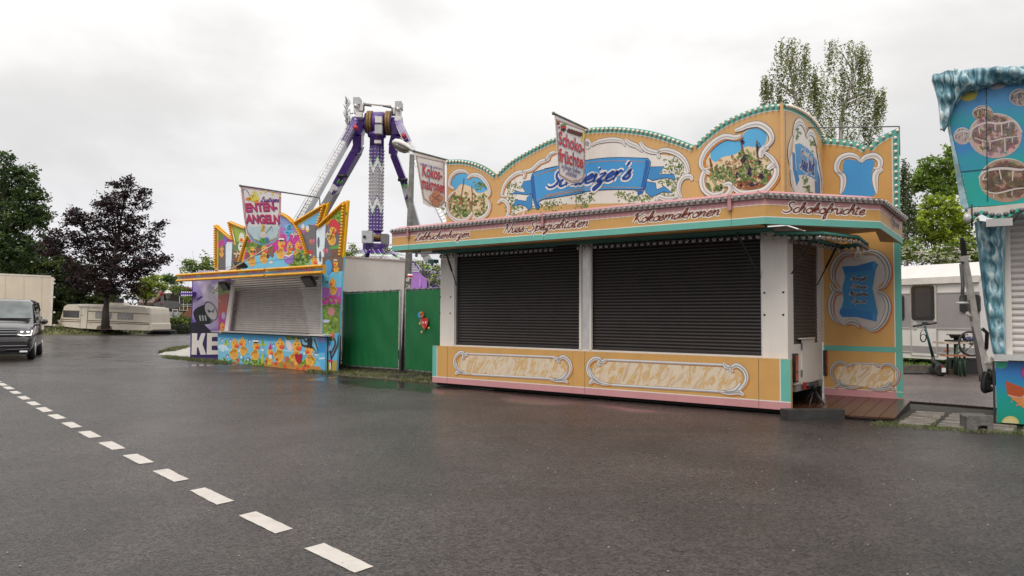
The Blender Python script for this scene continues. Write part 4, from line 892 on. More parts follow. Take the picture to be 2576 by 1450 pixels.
def art_s(A):
    stripes(A,MP(zF,[(118,205),(412,315),(400,800),(350,835),(280,845),(220,815),(150,770)]))
    A.text("Schoko-",zF(135,455),zF(398,560),.25,RED,8,off=.02,outl=(.35,.5,.65),ow=.02)
    A.text("früchte",zF(137,632),zF(388,705),.25,RED,8,off=.02,outl=(.35,.5,.65),ow=.02)
    A.script("in feinster Pralinen-",zF(165,700),zF(365,765),.05,.016,(.25,.25,.4),7); A.script("schokolade",zF(210,770),zF(320,802),.05,.016,(.25,.25,.4),7)
    for x,y,r in ((132,235,16),(185,285,30),(140,285,9)): A.ell(zF(x,y),r*.22,r*.27,(.5,.04,.05),8); A.ell(zF(x,y+r*.8),r*.2,r*.14,(.05,.02,.02),9); A.ell(zF(x+2,y-r*.9),r*.22,r*.08,(.1,.3,.05),10)
    for i in range(6): A.ell(zF(240+i*24,318+i*8),4.4,5.6,(.10,.03,.03),8+i%2,.3)
    A.stroke(MP(zF,[(385,325),(392,380),(372,425)]),.07,(.75,.6,.1),10,taper=True)
uS=F.pt(zF(430,300),0)[0]; FB=F.side(uS)
banner('chocolate_fruit_banner','white banner with red Schokofrüchte lettering in front of the blue name ribbon',FB,0.,MP(zF,[(98,155),(428,295),(415,330),(400,810),(375,850),(310,860),(265,875),(210,830),(150,790),(128,560)]),[zF(88,140),zF(435,300)],art_s)
# ================================================================ DUCK STALL
D=Fr(G(818,938),R(-45.5))
duck=thing('duck_stall','yellow bulb-edged duck fishing stall painted with cartoon ducks, closed white shutter','stall',D.P(-3,1,0))
YEL=(.72,.40,.02); MAG=(.50,.02,.26); LBL=(.16,.50,.70); DKB=(.80,.42,.06); BEAK=(.68,.06,.02); GRN=(.20,.34,.03); GRK=(.07,.07,.08)
def duckling(A,z,x,y,s,L=5,flip=1,hat=None,body=True,feet=False,glasses=0,col=(.76,.40,.06)):
    """x,y head centre in zoom px, s head radius"""
    E=lambda a,b,ra,rb,c,l,rot=0: A.ell(z(x+flip*a*s,y+b*s),ra*s*K_,rb*s*K_,c,l,rot*flip,16)
    K_=z(1,0)[0]-z(0,0)[0]
    if body:
        E(-.2,2.3,.95,1.25,col,L); E(-.95,1.9,.5,.35,col,L,-.6); E(-.1,1.2,.6,.8,col,L); E(-.1,2.4,.5,.6,(.66,.33,.05),L+1)
    E(0,0,.85,1.0,col,L+1); E(0,-1.05,.25,.3,col,L+1)
    E(.35,.42,.52,.42,BEAK,L+2); E(.35,.28,.38,.16,(.8,.15,.05),L+3)
    if glasses==1: E(-.35,-.15,.33,.30,(.02,.02,.02),L+4); E(.4,-.15,.33,.30,(.02,.02,.02),L+4)
    elif glasses==2:
        for q in (-.4,.45): E(q,-.15,.45,.45,(.03,.02,.02),L+4); E(q,-.15,.33,.33,(.6,.4,.25),L+5)
    else: E(-.28,-.3,.09,.13,(.02,.01,.01),L+4); E(.35,-.3,.09,.13,(.02,.01,.01),L+4)
    if hat=='sailor': E(0,-1.05,.7,.35,(.78,.76,.74),L+5); E(0,-.78,.65,.2,(.02,.02,.03),L+6); E(0,-1.5,.18,.25,BEAK,L+6)
    if hat=='cone': A.fill([z(x-.55*s,y-.8*s),z(x+.55*s,y-.8*s),z(x+.1*s,y-2.4*s)],(.5,.02,.22),L+5); E(.1,-2.4,.2,.2,(.6,.05,.3),L+6)
    if hat=='top': A.fill([z(x-1.0*s,y-.6*s),z(x+.9*s,y-.3*s),z(x+.85*s,y-.6*s),z(x+.6*s,y-.7*s),z(x+.7*s,y-2.2*s),z(x-.4*s,y-2.6*s),z(x-.35*s,y-.9*s)],(.015,.015,.02),L+5)
    if feet: E(-.5,3.9,.35,.2,BEAK,L); E(.4,3.9,.35,.2,BEAK,L)
def bush(A,z,x,y,rx,ry,L,cols=GRS,n=26,s=5): leafspray(A,z(x,y),n,rx*(z(1,0)[0]-z(0,0)[0])*.5,ry*(z(1,0)[0]-z(0,0)[0])*.5,[(.16,.30,.03),(.24,.40,.04),(.07,.15,.02),(.32,.45,.06)],L,s)
def dots(A,z,x0,x1,y0,y1,n,c,L,s=1.):
    for i in range(n): A.ell(z(random.uniform(x0,x1),random.uniform(y0,y1)),s*random.uniform(.5,1),s*random.uniform(.5,1),c,L,0,6)
wc=.25
outl=[(0,1275),(10,448),(40,452),(335,742),(375,775),(265,395),(540,492),(700,330),(880,235),(1040,205),(1200,232),(1340,305),(1460,402),(2068,38),(1965,350),(1990,352),(2400,0),(2412,20),(2328,1055),(2290,1275)]
bulbs_y=[]
mb=MB(); A=Art(mb,D,wc,step=.001)
qs=[D.pt(zO(*p),wc) for p in outl]; mb.prism([D.P(a,wc,b) for a,b in qs],[D.P(a,wc+.06,b) for a,b in qs],PAINT,YEL); A.clip=MP(zO,outl)
Y=lambda pts,c,L=1,sm=False: A.fill(MP(zO,pts),c,L,sm)
Y([(55,1270),(60,560),(300,780),(380,830),(310,470),(520,530),(620,480),(560,700),(430,1140),(420,1270)],(.10,.20,.04),1)
Y([(60,880),(60,760),(130,720),(330,690),(330,790),(200,800)],(.45,.03,.22),2); Y([(80,1000),(90,880),(190,800),(330,790),(330,1270),(60,1270)],(.10,.09,.10),2)
Y([(195,770),(318,762),(290,1270),(195,1270)],(.66,.76,.82),3)
for p,r in (((375,1000),1),): pass
Y([(320,480),(520,540),(560,640),(470,760),(390,760)],(.30,.42,.05),2); Y([(330,930),(470,920),(460,1270),(330,1270)],(.18,.07,.03),2)
A.ell(zO(190,730),30*.138,90*.138,(.22,.10,.45),4)
duckling(A,zO,130,900,38,5,1,feet=True); A.ell(zO(485,700),7,15,(.72,.70,.64),5); A.ell(zO(478,850),8,13,(.72,.70,.64),5); A.ell(zO(480,735),5.5,6,(.76,.4,.06),6); A.ell(zO(482,730),3.4,3.4,BEAK,7)
Y([(330,915),(440,900),(420,925)],(.1,.35,.05),6); duckling(A,zO,365,1180,34,6,1,'sailor')
# centre picture
cen=[(480,1270),(560,900),(640,640),(700,420),(850,300),(1040,265),(1200,290),(1340,370),(1440,460),(1560,700),(1720,1040),(1800,1270)]
Y(cen,MAG,2); Y([(700,420),(850,300),(1040,265),(1200,290),(1340,370),(1440,460),(1480,540),(1100,480),(700,560)],(.22,.28,.55),3)
Y([(1100,480),(1480,540),(1520,620),(1300,640),(1000,600)],(.40,.14,.42),3)
Y([(480,1270),(530,1090),(760,1000),(1080,960),(1500,920),(1600,930),(1720,1040),(1800,1270)],LBL,3)
Y([(545,1110),(590,900),(1070,820),(1060,880),(1000,970),(760,1010)],(.22,.08,.04),4)
for x in range(600,1060,60): A.stroke([zO(x,880),zO(x-8,1010)],.03,(.12,.04,.02),5,sm=False)
bush(A,zO,650,840,130,90,5,n=60); bush(A,zO,800,820,90,60,5,n=30); bush(A,zO,1560,1080,180,180,7,n=120,s=6); bush(A,zO,1450,1170,120,60,7,n=50)
dots(A,zO,1180,1560,400,960,120,(.75,.65,.78),4,.8)
A.ell(zO(1340,560),6,15,(.10,.42,.68),6,.2); A.ell(zO(1340,500),9,8,(.14,.48,.72),6); A.ell(zO(1390,590),8,3,(.10,.42,.68),6,-.5); A.ell(zO(1290,590),8,3,(.10,.42,.68),6,.5); A.ell(zO(1325,690),3,9,(.10,.42,.68),6,.2)
duckling(A,zO,690,950,74,7,1,glasses=1); duckling(A,zO,905,905,72,7,1); duckling(A,zO,1210,800,78,7,1,'sailor'); duckling(A,zO,1360,860,76,7,1,glasses=2); duckling(A,zO,1510,830,64,7,1)
Y([(1260,1005),(1345,1035),(1430,985),(1425,1130),(1345,1175),(1265,1130)],(.28,.14,.50),14); Y([(1270,990),(1345,1010),(1345,1040),(1262,1008)],(.75,.72,.66),15); Y([(1345,1010),(1400,975),(1430,985),(1345,1040)],(.70,.66,.60),15)
A.text("HELP",zO(1278,1062),zO(1318,1068),.035,(.7,.65,.8),16)
A.ell(zO(1030,970),5,11,(.20,.08,.04),10,-.2); A.ell(zO(1050,915),4,5,(.22,.09,.05),11); A.ell(zO(965,1020),4,6,(.06,.03,.02),10,.4); A.ell(zO(1020,1130),5,4,(.6,.58,.55),10)
# right picture
Y([(1480,470),(1560,440),(1990,160),(1920,340),(1880,440),(1850,560),(2050,440),(2350,130),(2300,1050),(2290,1270),(1790,1270),(1700,1000)],(.13,.12,.14),2)
Y([(1500,470),(1900,210),(1900,320),(1850,470),(1700,480),(1560,560)],(.14,.42,.66),3); Y([(1540,520),(1850,430),(1830,470),(1680,480),(1610,640)],(.45,.08,.35),4)
Y([(1700,445),(1820,470),(1840,1100),(1800,1270),(1760,1000),(1620,640)],(.15,.14,.15),5); Y([(1840,560),(2010,430),(1970,1170),(1850,1170)],(.66,.76,.82),5)
Y([(2100,330),(2340,150),(2310,420),(2200,400)],(.18,.34,.04),5); Y([(2100,860),(2290,860),(2300,1270),(2150,1270)],(.17,.07,.04),5)
bush(A,zO,2250,300,120,100,6,n=30)
A.fill([zO(2070+190*.6*0+q[0],q[1]) for q in ((0,440),(30,380),(110,350),(170,420),(200,520),(180,640),(150,560),(60,480),(0,500))],(.60,.03,.04),8,sm=True)
duckling(A,zO,2140,560,76,6,1); A.stroke([zO(2160,530),zO(2090,730)],.02,(.03,.02,.02),15)
for x,y,w_ in ((1600,510,12),(1680,540,14)): A.ell(zO(x,y),5,6,(.65,.45,.05),8); A.ell(zO(x,y-30),4,6,(.7,.7,.72),9)
for x,y in ((1765,760),(2010,930)): A.ell(zO(x-18,y),4,7,(.6,.18,.1),8,-.4); A.ell(zO(x+18,y),4,7,(.55,.15,.3),8,.4)
for x,y in ((1440,640),(2030,640),(400,990)): A.ell(zO(x,y),1.6,9,(.7,.6,.4),9,.3); A.ell(zO(x-20,y-10),6,2,(.7,.62,.4),9,.3); A.ell(zO(x+25,y-12),6,2,(.7,.62,.4),9,-.3)
A.ell(zO(1735,950),6,5,(.6,.03,.04),10); A.ell(zO(1735,985),2.5,5,(.7,.66,.6),9)
for x,y in ((1880,770),(1910,1030)): A.ell(zO(x,y),3,14,(.10,.10,.13),8)
dots(A,zO,1650,2300,480,1250,90,(.6,.5,.62),7,.7); dots(A,zO,80,330,800,1250,40,(.6,.5,.62),6,.7)
duckling(A,zO,1800,1110,72,9,1); duckling(A,zO,2200,1140,66,9,1,'sailor'); Y([(2080,860),(2280,800),(2290,880),(2100,900)],(.10,.32,.05),9)
bush(A,zO,2250,1230,80,120,7,n=30)
for p in ([(60,1250),(1080,1090),(1840,1050),(2300,1015)],): A.stroke(MP(zO,p),.008,(.05,.05,.06),20,sm=False)
runs=[[(22,475),(22,1230)],[(45,490),(325,725)],[(272,420),(345,745)],[(285,410),(530,510)],[(560,520),(710,360),(880,262),(1040,235),(1200,255),(1330,320),(1430,415)],[(1460,440),(1560,620),(1680,1000)],[(1480,408),(2010,92)],[(1985,130),(1900,400),(1865,495)],[(1905,470),(2365,45)],[(2355,100),(2325,560),(2285,1030)],[(610,660),(540,830),(455,1135)]]
for r_ in runs:
    q=[D.pt(zO(*p),wc) for p in r_]; c3=catmull(q,6) if len(q)>3 else q
    for p in resample([D.P(a,wc-.02,b) for a,b in c3],.088): bulbs_y.append((p,-D.w))
    # yellow bulb strip behind
    A.strokeq(c3,.11,(.62,.30,.01),18)
mb.build('crown',duck)
# ---- right column panel
mb=MB(); A=Art(mb,D,.12,step=.001); B_=lambda pts,c,L=1,sm=False: A.fill(MP(zB,pts),c,L,sm)
o=[(1105,560),(1258,560),(1250,650),(1205,1402),(1120,1398),(1100,900)]; board(A,D,.12,MP(zB,o),.06,LBL); A.clip=MP(zB,[(1112,570),(1250,570),(1242,650),(1198,1395),(1126,1392)])
B_([(1105,560),(1258,560),(1252,660),(1105,680)],(.16,.10,.06)); B_([(1105,780),(1245,780),(1238,905),(1104,905)],(.40,.10,.48)); B_([(1104,850),(1240,850),(1236,930),(1104,930)],(.55,.03,.30),2)
B_([(1106,905),(1236,900),(1225,1110),(1110,1115)],(.16,.24,.03),3); bush(A,zB,1170,1000,110,170,4,n=90,s=6)
B_([(1112,1100),(1226,1095),(1212,1330),(1118,1330)],(.10,.42,.66),2); B_([(1118,1330),(1212,1310),(1205,1402),(1120,1398)],(.40,.30,.05),3)
for p in ([(1165,1390),(1170,1280),(1140,1180)],[(1170,1300),(1215,1200),(1220,1120)],[(1170,1260),(1200,1180),(1160,1110)]): A.stroke(MP(zB,p),.09,(.06,.04,.035),6,taper=True)
A.ell(zB(1152,1215),6,10,(.35,.50,.75),8); A.ell(zB(1152,1190),4,5,(.15,.3,.6),9); A.ell(zB(1178,1130),6,8,(.55,.12,.03),8); A.ell(zB(1165,1312),6,3,(.6,.03,.03),9); A.ell(zB(1163,1350),2,12,(.7,.66,.6),8)
A.ell(zB(1150,632),9,19,(.05,.30,.60),7); A.stroke([zB(1150,690),zB(1140,830)],.008,(.1,.1,.1),6,sm=False)
duckling(A,zB,1180,745,26,7,-1,feet=True); duckling(A,zB,1203,605,20,8,-1,'sailor'); A.ell(zB(1172,955),9,11,(.62,.25,.25),9); A.ell(zB(1135,1025),9,4,(.5,.55,.7),9)
dots(A,zB,1110,1235,700,900,40,(.75,.5,.7),4,.8)
mb.build('side_column',duck)
# ---- counter with ducks
mb=MB(); A=Art(mb,D,0,step=.001); C_=lambda pts,c,L=1,sm=False: A.fill(MP(y2B,pts),c,L,sm)
board(A,D,0,MP(y2B,[(50,160),(1940,235),(2108,242),(2095,925),(2030,932),(1700,890),(1000,812),(580,765),(130,735),(60,680)]),.06,(.18,.46,.62)); A.clip=MP(y2B,[(60,165),(2100,242),(2090,920),(1700,880),(130,728),(65,680)])
C_([(55,165),(1330,215),(1330,330),(60,240)],(.05,.28,.50)); C_([(60,440),(500,460),(500,520),(62,500)],(.28,.58,.72)); C_([(340,520),(2000,640),(2005,690),(1000,640)],(.10,.40,.60)); C_([(1300,470),(2000,560),(2000,600),(1300,500)],(.36,.62,.74),2)
C_([(590,762),(960,730),(1400,690),(1900,790),(2020,800),(2030,930),(1700,890),(1000,812)],(.50,.21,.04),2); C_([(1100,812),(2040,915),(2030,932),(1700,890),(1000,812)],(.22,.22,.03),3)
C_([(1330,215),(1800,240),(1700,270),(1380,290)],(.06,.07,.03),3); bush(A,y2B,1420,250,90,30,4,[(.05,.08,.02)],14,5)
for p in ([(1640,260),(1650,330),(1690,400),(1850,420),(1960,560)],[(1690,270),(1740,320),(1830,250),(1860,330)],[(1890,260),(1940,400),(1975,560)],[(1690,400),(1640,400)]): A.stroke(MP(y2B,p),.07,(.06,.045,.04),4,taper=True)
bush(A,y2B,220,710,200,60,4,n=60); bush(A,y2B,780,720,220,70,4,n=70); bush(A,y2B,1480,680,120,40,4,n=30); bush(A,y2B,1740,710,130,70,4,n=36)
C_([(1940,235),(2108,242),(2095,925),(2030,932),(1985,600)],(.10,.42,.66),4); C_([(1945,238),(2106,242),(2104,340),(1955,320)],(.22,.22,.50),5); C_([(1955,320),(2104,340),(2100,530),(1975,530)],(.03,.25,.55),5); C_([(1985,630),(2098,620),(2098,650),(1988,660)],(.6,.7,.76),5)
duckling(A,y2B,385,370,84,6,1); duckling(A,y2B,530,335,72,6,-1); duckling(A,y2B,785,400,78,6,1,'sailor'); duckling(A,y2B,1055,520,66,6,1,'cone'); duckling(A,y2B,1245,380,96,6,1); duckling(A,y2B,1565,405,104,6,1); duckling(A,y2B,1800,480,90,6,-1,'top')
for x,y in ((370,730),(445,680),(985,700),(1160,740),(1190,660),(1335,790),(1575,845),(1690,845),(1785,790),(1905,890)): A.ell(y2B(x,y),3.5,4.6,BEAK,6)
A.fill(MP(y2B,[(1605,755),(1540,650),(1535,570),(1570,545),(1605,575),(1640,550),(1670,580),(1655,670)]),(.40,.01,.03),12,sm=True)
A.ell(y2B(1062,610),5,6,(.7,.68,.66),12); A.ell(y2B(1420,400),7,15,(.65,.55,.6),8,-.4); A.ell(y2B(1375,655),6,7,(.5,.12,.05),8); A.ell(y2B(1480,740),5,7,(.4,.15,.08),8); A.ell(y2B(1720,780),3,3.5,(.5,.03,.08),8)
for x,y in ((130,290),(290,300),(655,310),(235,595),(625,650),(1110,390),(1910,560)): A.ell(y2B(x,y),3,5,(.10,.12,.35),5,.4); A.ell(y2B(x+6,y+12),2,3,(.7,.72,.76),6)
for x,y in ((210,320),(910,330)): A.ell(y2B(x,y),3,6,(.2,.36,.05),5); A.ell(y2B(x+8,y+48),8,3,(.4,.5,.06),4)
A.ell(y2B(910,640),3,13,(.45,.5,.06),6); A.ell(y2B(1265,770),3,5,(.1,.35,.06),6)
for x,y in ((505,630),(1705,560)): A.ell(y2B(x,y),8,5,(.08,.34,.55),4); A.ell(y2B(x,y-12),3,4,(.6,.7,.66),5)
for x,y in ((150,490),(230,465),(475,500),(910,480)): A.ell(y2B(x,y),4,3,(.6,.7,.76),3)
A.ell(y2B(140,420),12,6,(.55,.68,.76),2)
for p in ([(905,200),(995,810)],): A.stroke(MP(y2B,p),.008,(.05,.05,.06),20,sm=False)
mb.build('counter_front',duck)
mb=MB(); P0=D.pt(zB(300,1102),-.12); P1=D.pt(zB(1125,1128),-.12); mb.box(D.P,P0[0],P1[0],-.14,.45,P1[1]-.035,P1[1],ALU); mb.build('counter_ledge',duck); zl=P1[1]
mb=MB(); q=D.pt(y2B(1830,165),-.1); q2=D.pt(y2B(2105,215),-.1); mb.box(D.P,q[0],q2[0],-.17,.2,q2[1]+.0,q[1]-.02,WHITE); mb.build('ledge_cover',duck)
# shutter and frames
ws=.5; u0=D.pt(zB(462,900),ws)[0]; u1=D.pt(zB(1106,900),ws)[0]; ztop=D.pt(zB(1000,640),ws)[1]
SHW=mm('shaded_white_shutter',(.36,.325,.30),.5,var=.08,dirt=.1)  # white shutter, base colour lowered for the shade under the awning
shutter('roller_shutter',D.P,u0,u1,zl,ztop,ws,.075,SHW,duck,.02)
uL=D.pt(y2B(50,400),0)[0]; uR=D.pt(zB(1240,900),.12)[0]
mb=MB(); mb.box(D.P,u0-.10,u0,ws-.05,ws+.05,zl,ztop,ALU); mb.build('shutter_rail',duck)
mb=MB(); mb.box(D.P,u1,u1+.06,ws-.05,ws+.05,zl,ztop,ALU); mb.build('shutter_rail',duck)
mb=MB(); mb.box(D.P,uL,-.5,ws+.06,2.3,.3,ztop,WHITE); mb.box(D.P,uL+.1,-.08,.07,ws+.05,.12,zl-.04,mm('stall_inside',(.03,.028,.025),.9)); mb.build('body',duck)
mb=MB(); A=Art(mb,D,.3,step=.001); board(A,D,.3,MP(zB,[(347,735),(430,730),(398,1102),(347,1098)]),.04,(.42,.05,.25)); A.fill(MP(zB,[(347,738),(428,732),(420,850),(347,840)]),(.28,.34,.08),1); bush(A,zB,400,790,90,70,2,n=30)
A.fill(MP(zB,[(350,840),(425,820),(415,960),(350,990)]),(.5,.12,.08),2); duckling(A,zB,380,1060,20,3,1); A.ell(zB(388,985),5,9,(.45,.4,.6),3)
mb.build('side_panel',duck)
plate_q=[D.pt(zB(*p),.26) for p in ((468,728),(446,728),(393,1098),(420,1102))]; mb=MB(); mb.prism([D.P(a,.26,b) for a,b in plate_q],[D.P(a,.32,b) for a,b in plate_q],WHITE); mb.build('white_post',duck)
FILM=mm('plastic_film',(.75,.74,.74),.2,var=.1,alpha=.13)
mb=MB()
g=[[D.pt(zB(x,y),.05) for x in (930+(y-690)*.19,1010+(y-690)*.1,1060,1103)] for y in range(690,1121,43)]
vs=[D.P(a,.05+.03*math.sin(j*2.1+i),b) for j,r_ in enumerate(g) for i,(a,b) in enumerate(r_)]
mb.mesh(vs,[(j*4+i,j*4+i+1,(j+1)*4+i+1,(j+1)*4+i) for j in range(len(g)-1) for i in range(3)],FILM,smooth=True); mb.build('plastic_sheet',duck)
mb=MB(); g=[[D.pt(zB(x,y),.0) for x in (272+(y-740)*.08,320,352)] for y in range(738,1085,40)]
vs=[D.P(a,.02*math.sin(j*1.7+i),b) for j,r_ in enumerate(g) for i,(a,b) in enumerate(r_)]
mb.mesh(vs,[(j*3+i,j*3+i+1,(j+1)*3+i+1,(j+1)*3+i) for j in range(len(g)-1) for i in range(2)],FILM,smooth=True); mb.build('plastic_sheet',duck)
# awning with two bulb rows
wa=-.75
def seg(p0,p1,q0,q1,textlist,st,ends):
    pass
zAt=D.pt(y2A(2000,480),wa)[1]; zAb=D.pt(y2A(2000,650),wa)[1]
uAr=D.pt(y2A(2060,560),wa)[0]; uAm=D.pt(y2A(1000,600),wa)[0]; uAl=D.pt(zR(545,560),wa)[0]
zAl_t=D.pt(zR(545,500),wa)[1]; zAl_b=D.pt(zR(545,608),wa)[1]
mb=MB(); A=Art(mb,D,wa,step=.001)
ring=[(uAl,zAl_b),(uAr,zAb),(uAr,zAt),(uAl,zAl_t)]; mb.prism([D.P(a,wa,b) for a,b in ring],[D.P(a,wa+.10,b) for a,b in ring],PAINT,(.62,.30,.03))
hz=lambda u,k: (zAl_b+(zAb-zAl_b)*(u-uAl)/(uAr-uAl))*(1-k)+(zAl_t+(zAt-zAl_t)*(u-uAl)/(uAr-uAl))*k
A.polyq([(uAl+.05,hz(uAl,.32)),(uAr,hz(uAr,.32)),(uAr,hz(uAr,.66)),(uAl+.05,hz(uAl,.66))],(.04,.25,.42),1)
for k in (.31,.67): A.strokeq([(uAl,hz(uAl,k)),(uAr,hz(uAr,k))],.025,YEL,2)
CR=(.42,.03,.10)
A.text("LUSTIGE ANGELEI",y2A(1180,617),y2A(1895,588),.12,CR,4,off=.02)
A.text("VIEL VERGNÜGEN",y2A(575,650),y2A(965,632),.10,CR,4,off=.015); A.text("V. ENTENANGELN",zR(1160,518),zR(1422,508),.10,CR,4,off=.015)
A.text("LUSTIGE ANGELEI",zR(880,545),zR(1125,530),.10,CR,4,off=.015); A.text("VIEL VERGNÜGEN",zR(590,570),zR(810,552),.10,CR,4,off=.015)
mb.build('awning_fascia',duck)
uBk=D.pt(zB(1103,660),wc)[0]-.02
mb=MB(); mb.prism([D.P(uAl+.1,wa+.1,zAl_b),D.P(uAr-.02,wa+.1,zAb),D.P(uBk,wc,zAb+.1),D.P(uAl+.1,wc,zAl_b+.1)],[D.P(uAl+.1,wa+.1,zAl_b+.04),D.P(uAr-.02,wa+.1,zAb+.04),D.P(uBk,wc,zAb+.14),D.P(uAl+.1,wc,zAl_b+.14)],mm('awning_floor_grey',(.22,.19,.16),.7)); mb.build('awning_ceiling',duck)
ba=[]
for k in (.13,.87):
    for a,b in ((uAl+.04,uAm-.05),(uAm+.07,uAr)):
        n=int((b-a)/.098)
        for i in range(n):
            u=a+.05+i*.098; ba.append((D.P(u,wa-.01,hz(u,k)),-D.w))
YB=mm('yellow_bulb_glass',(.74,.36,.003),.2,var=0,coat=.3)
def ybulb(name,r):
    mb=MB(); mb.lathe((0,0,0),(0,0,1),[(0,r*.5),(r*.3,r*.6),(r*.6,r*.9),(r*1.1,r),(r*1.7,r*.75),(r*2.,r*.2)],YB,8); return mb.build(name,None,link=False)
place(ybulb('awning_bulb',.042),ba,duck); place(ybulb('crown_bulb',.042),bulbs_y,duck)
# floodlights
def flood(root_label,c,d,s):
    fl=thing('floodlight',root_label,'floodlight',c,'black floodlights on the duck stall'); d=Vector(d).normalized(); x=d.cross(Vector((0,0,1))).normalized(); y=d.cross(x)
    P=lambda u,w,z: Vector(c)+x*u*s+y*w*s+d*z*s
    mb=MB(); mb.prism([P(-.5,-.35,.12),P(.5,-.35,.12),P(.5,.35,.12),P(-.5,.35,.12)],[P(-.42,-.28,-.1),P(.42,-.28,-.1),P(.42,.28,-.1),P(-.42,.28,-.1)],BLACK); mb.build('housing',fl)
    mb=MB(); mb.box(P,-.42,.42,-.28,.28,.121,.13,mm('lamp_glass',(.12,.12,.11),.1)); mb.build('lens',fl)
    mb=MB(); mb.tube([P(-.54,0,0),P(-.54,0,-.3),P(.54,0,-.3),P(.54,0,0)],.03*s,BLACK,6); mb.build('bracket',fl)
q=D.pt(zB(400,770),-.35); flood('black floodlight hanging under the left part of the duck stall awning',D.P(q[0],-.35,q[1]),(-.5,-.6,-.6),.42)
q=D.pt(zB(1010,732),-.1); flood('dark floodlight behind clear plastic at the right end of the white shutter',D.P(q[0],-.1,q[1]),(-.5,-.6,-.6),.5)
q=D.pt(zB(510,632),-.2); flood('black floodlight lying on top of the yellow bulb-edged awning',D.P(q[0],-.2,q[1]+.05),(.2,.5,.8),.42)
mb=MB(); a=D.pt(y2A(270,575),wa+.1); b=D.pt(y2A(1090,115),-1.05); mb.tube([D.P(a[0],wa+.1,a[1]),D.P(b[0],-1.05,b[1])],.022,ALU); mb.build('banner_strut',duck)
# banner
uB=D.pt((803,500),wc)[0]; FBn=D.side(uB)
def art_d(A):
    z=y2D
    for ins,c,L in ((0,(.45,.04,.12),1),(1,(.72,.70,.68),2),(2,(.40,.05,.14),3),(3,(.74,.71,.70),4)):
        k=ins*13; A.fill(MP(z,[(135+k,140+k*.9),(985-k,262+k),(985-k,600),(940-k,1230),(830-k*.6,1330-k),(700,1380-k*1.2),(590,1390-k*1.2),(470+k*.3,1350-k),(360+k*.6,1290-k),(265+k,1150-k*.4),(200+k,800)]),c,L)
    A.fill(MP(z,[(250,1000),(960,1000),(900,1210),(700,1340),(590,1350),(400,1270),(290,1120)]),(.50,.64,.70),5); A.fill(MP(z,[(400,1270),(520,1290),(700,1300),(880,1230),(700,1340),(590,1350)]),(.38,.50,.12),6)
    A.fill(MP(z,[(300,1170),(400,1290),(600,1370),(780,1330),(930,1230),(935,1260),(780,1365),(600,1405),(390,1325),(290,1200)]),(.16,.40,.50),6)
    PNK=(.50,.04,.13); SH=(.12,.04,.18)
    A.text("ENTEN-",z(232,685),z(905,655),.235,PNK,9,off=.04,shadow=SH); A.text("ANGELN",z(228,920),z(955,935),.24,PNK,9,off=.04,shadow=SH)
    A.script("Lustiges",z(540,475),z(935,475),.075,.028,(.16,.03,.22),9)
    A.ell(z(400,400),13,8,(.72,.60,.08),8); A.ell(z(455,400),7,7,(.74,.62,.10),9); A.ell(z(385,310),4,10,(.72,.62,.2),8,.3); A.ell(z(450,320),4,10,(.72,.62,.2),8,-.2); A.ell(z(285,412),7,4,(.7,.25,.03),8); A.ell(z(455,470),6,4,(.7,.25,.03),10,-.5)
    A.stroke(MP(z,[(135,250),(190,200),(260,240),(318,350)]),.012,(.05,.05,.05),8)
    for x,y in ((550,275),(650,255),(805,305),(955,350)): A.ell(z(x,y),3,3,(.75,.6,.1),8)
    duckling(A,z,600,1000,42,10,1,col=(.76,.52,.07)); A.ell(z(590,1190),9,9,(.66,.62,.58),16); A.ell(z(575,1300),5,7,(.08,.4,.1),16); A.ell(z(625,1300),5,7,(.08,.4,.1),16)
    A.fill(MP(z,[(645,1245),(722,1245),(712,1330),(655,1330)]),(.12,.2,.5),16); A.stroke([z(650,1150),z(780,1000)],.015,(.12,.03,.03),17,sm=False); A.stroke([z(780,1000),z(795,1130)],.006,(.1,.1,.1),17,sm=False)
banner('duck_banner','white banner with pink ENTEN-ANGELN lettering on a grey arm above the duck stall',FBn,0.,MP(y2D,[(112,130),(995,255),(990,600),(950,1240),(840,1345),(700,1400),(590,1410),(460,1370),(350,1310),(245,1170),(190,800)]),[y2D(110,125),y2D(560,190),y2D(1000,262),zB(1085,130),zB(1088,190)],art_d)
# ================================================================ KE BOARD
g0=G(*zB(145,1292)); K=Fr(g0,R(-6))
ke=thing('spotlight_board','purple board painted with a searchlight in clouds and big white letters KE','painted board',g0)
mb=MB(); A=Art(mb,K,0,step=.001); KB=lambda pts,c,L=1,sm=False: A.fill(MP(zB,pts),c,L,sm)
board(A,K,0,MP(zB,[(162,690),(480,690),(480,1297),(145,1292),(150,1110)]),.08,(.10,.05,.25))
def clouds(m):
    m.use_nodes=True; t=m.node_tree; b=t.nodes['Principled BSDF']; tc=N(t,'ShaderNodeTexCoord'); n=N(t,'ShaderNodeTexNoise'); n.inputs['Scale'].default_value=1.1; n.inputs['Detail'].default_value=5; n.inputs['Distortion'].default_value=.6
    t.links.new(tc.outputs['Object'],n.inputs[0]); r=N(t,'ShaderNodeValToRGB'); t.links.new(n.outputs[0],r.inputs[0]); e=r.color_ramp.elements; e[0].position=.34; e[0].color=(.08,.04,.30,1); e[1].position=.62; e[1].color=(.62,.56,.66,1); x=e.new(.47); x.color=(.28,.20,.45,1)
    t.links.new(r.outputs[0],b.inputs['Base Color']); b.inputs['Roughness'].default_value=.4
CLM=bpy.data.materials.new('painted_clouds'); clouds(CLM)
A.fill(MP(zB,[(170,695),(478,695),(478,1090),(160,1090)]),(1,1,1),1,m=CLM)
KB([(155,1112),(478,1108),(478,1290),(150,1288)],(.035,.02,.10),3)
KB([(150,1112),(152,1040),(190,1030),(240,1040),(300,1100),(300,1112)],(.02,.015,.03),4)
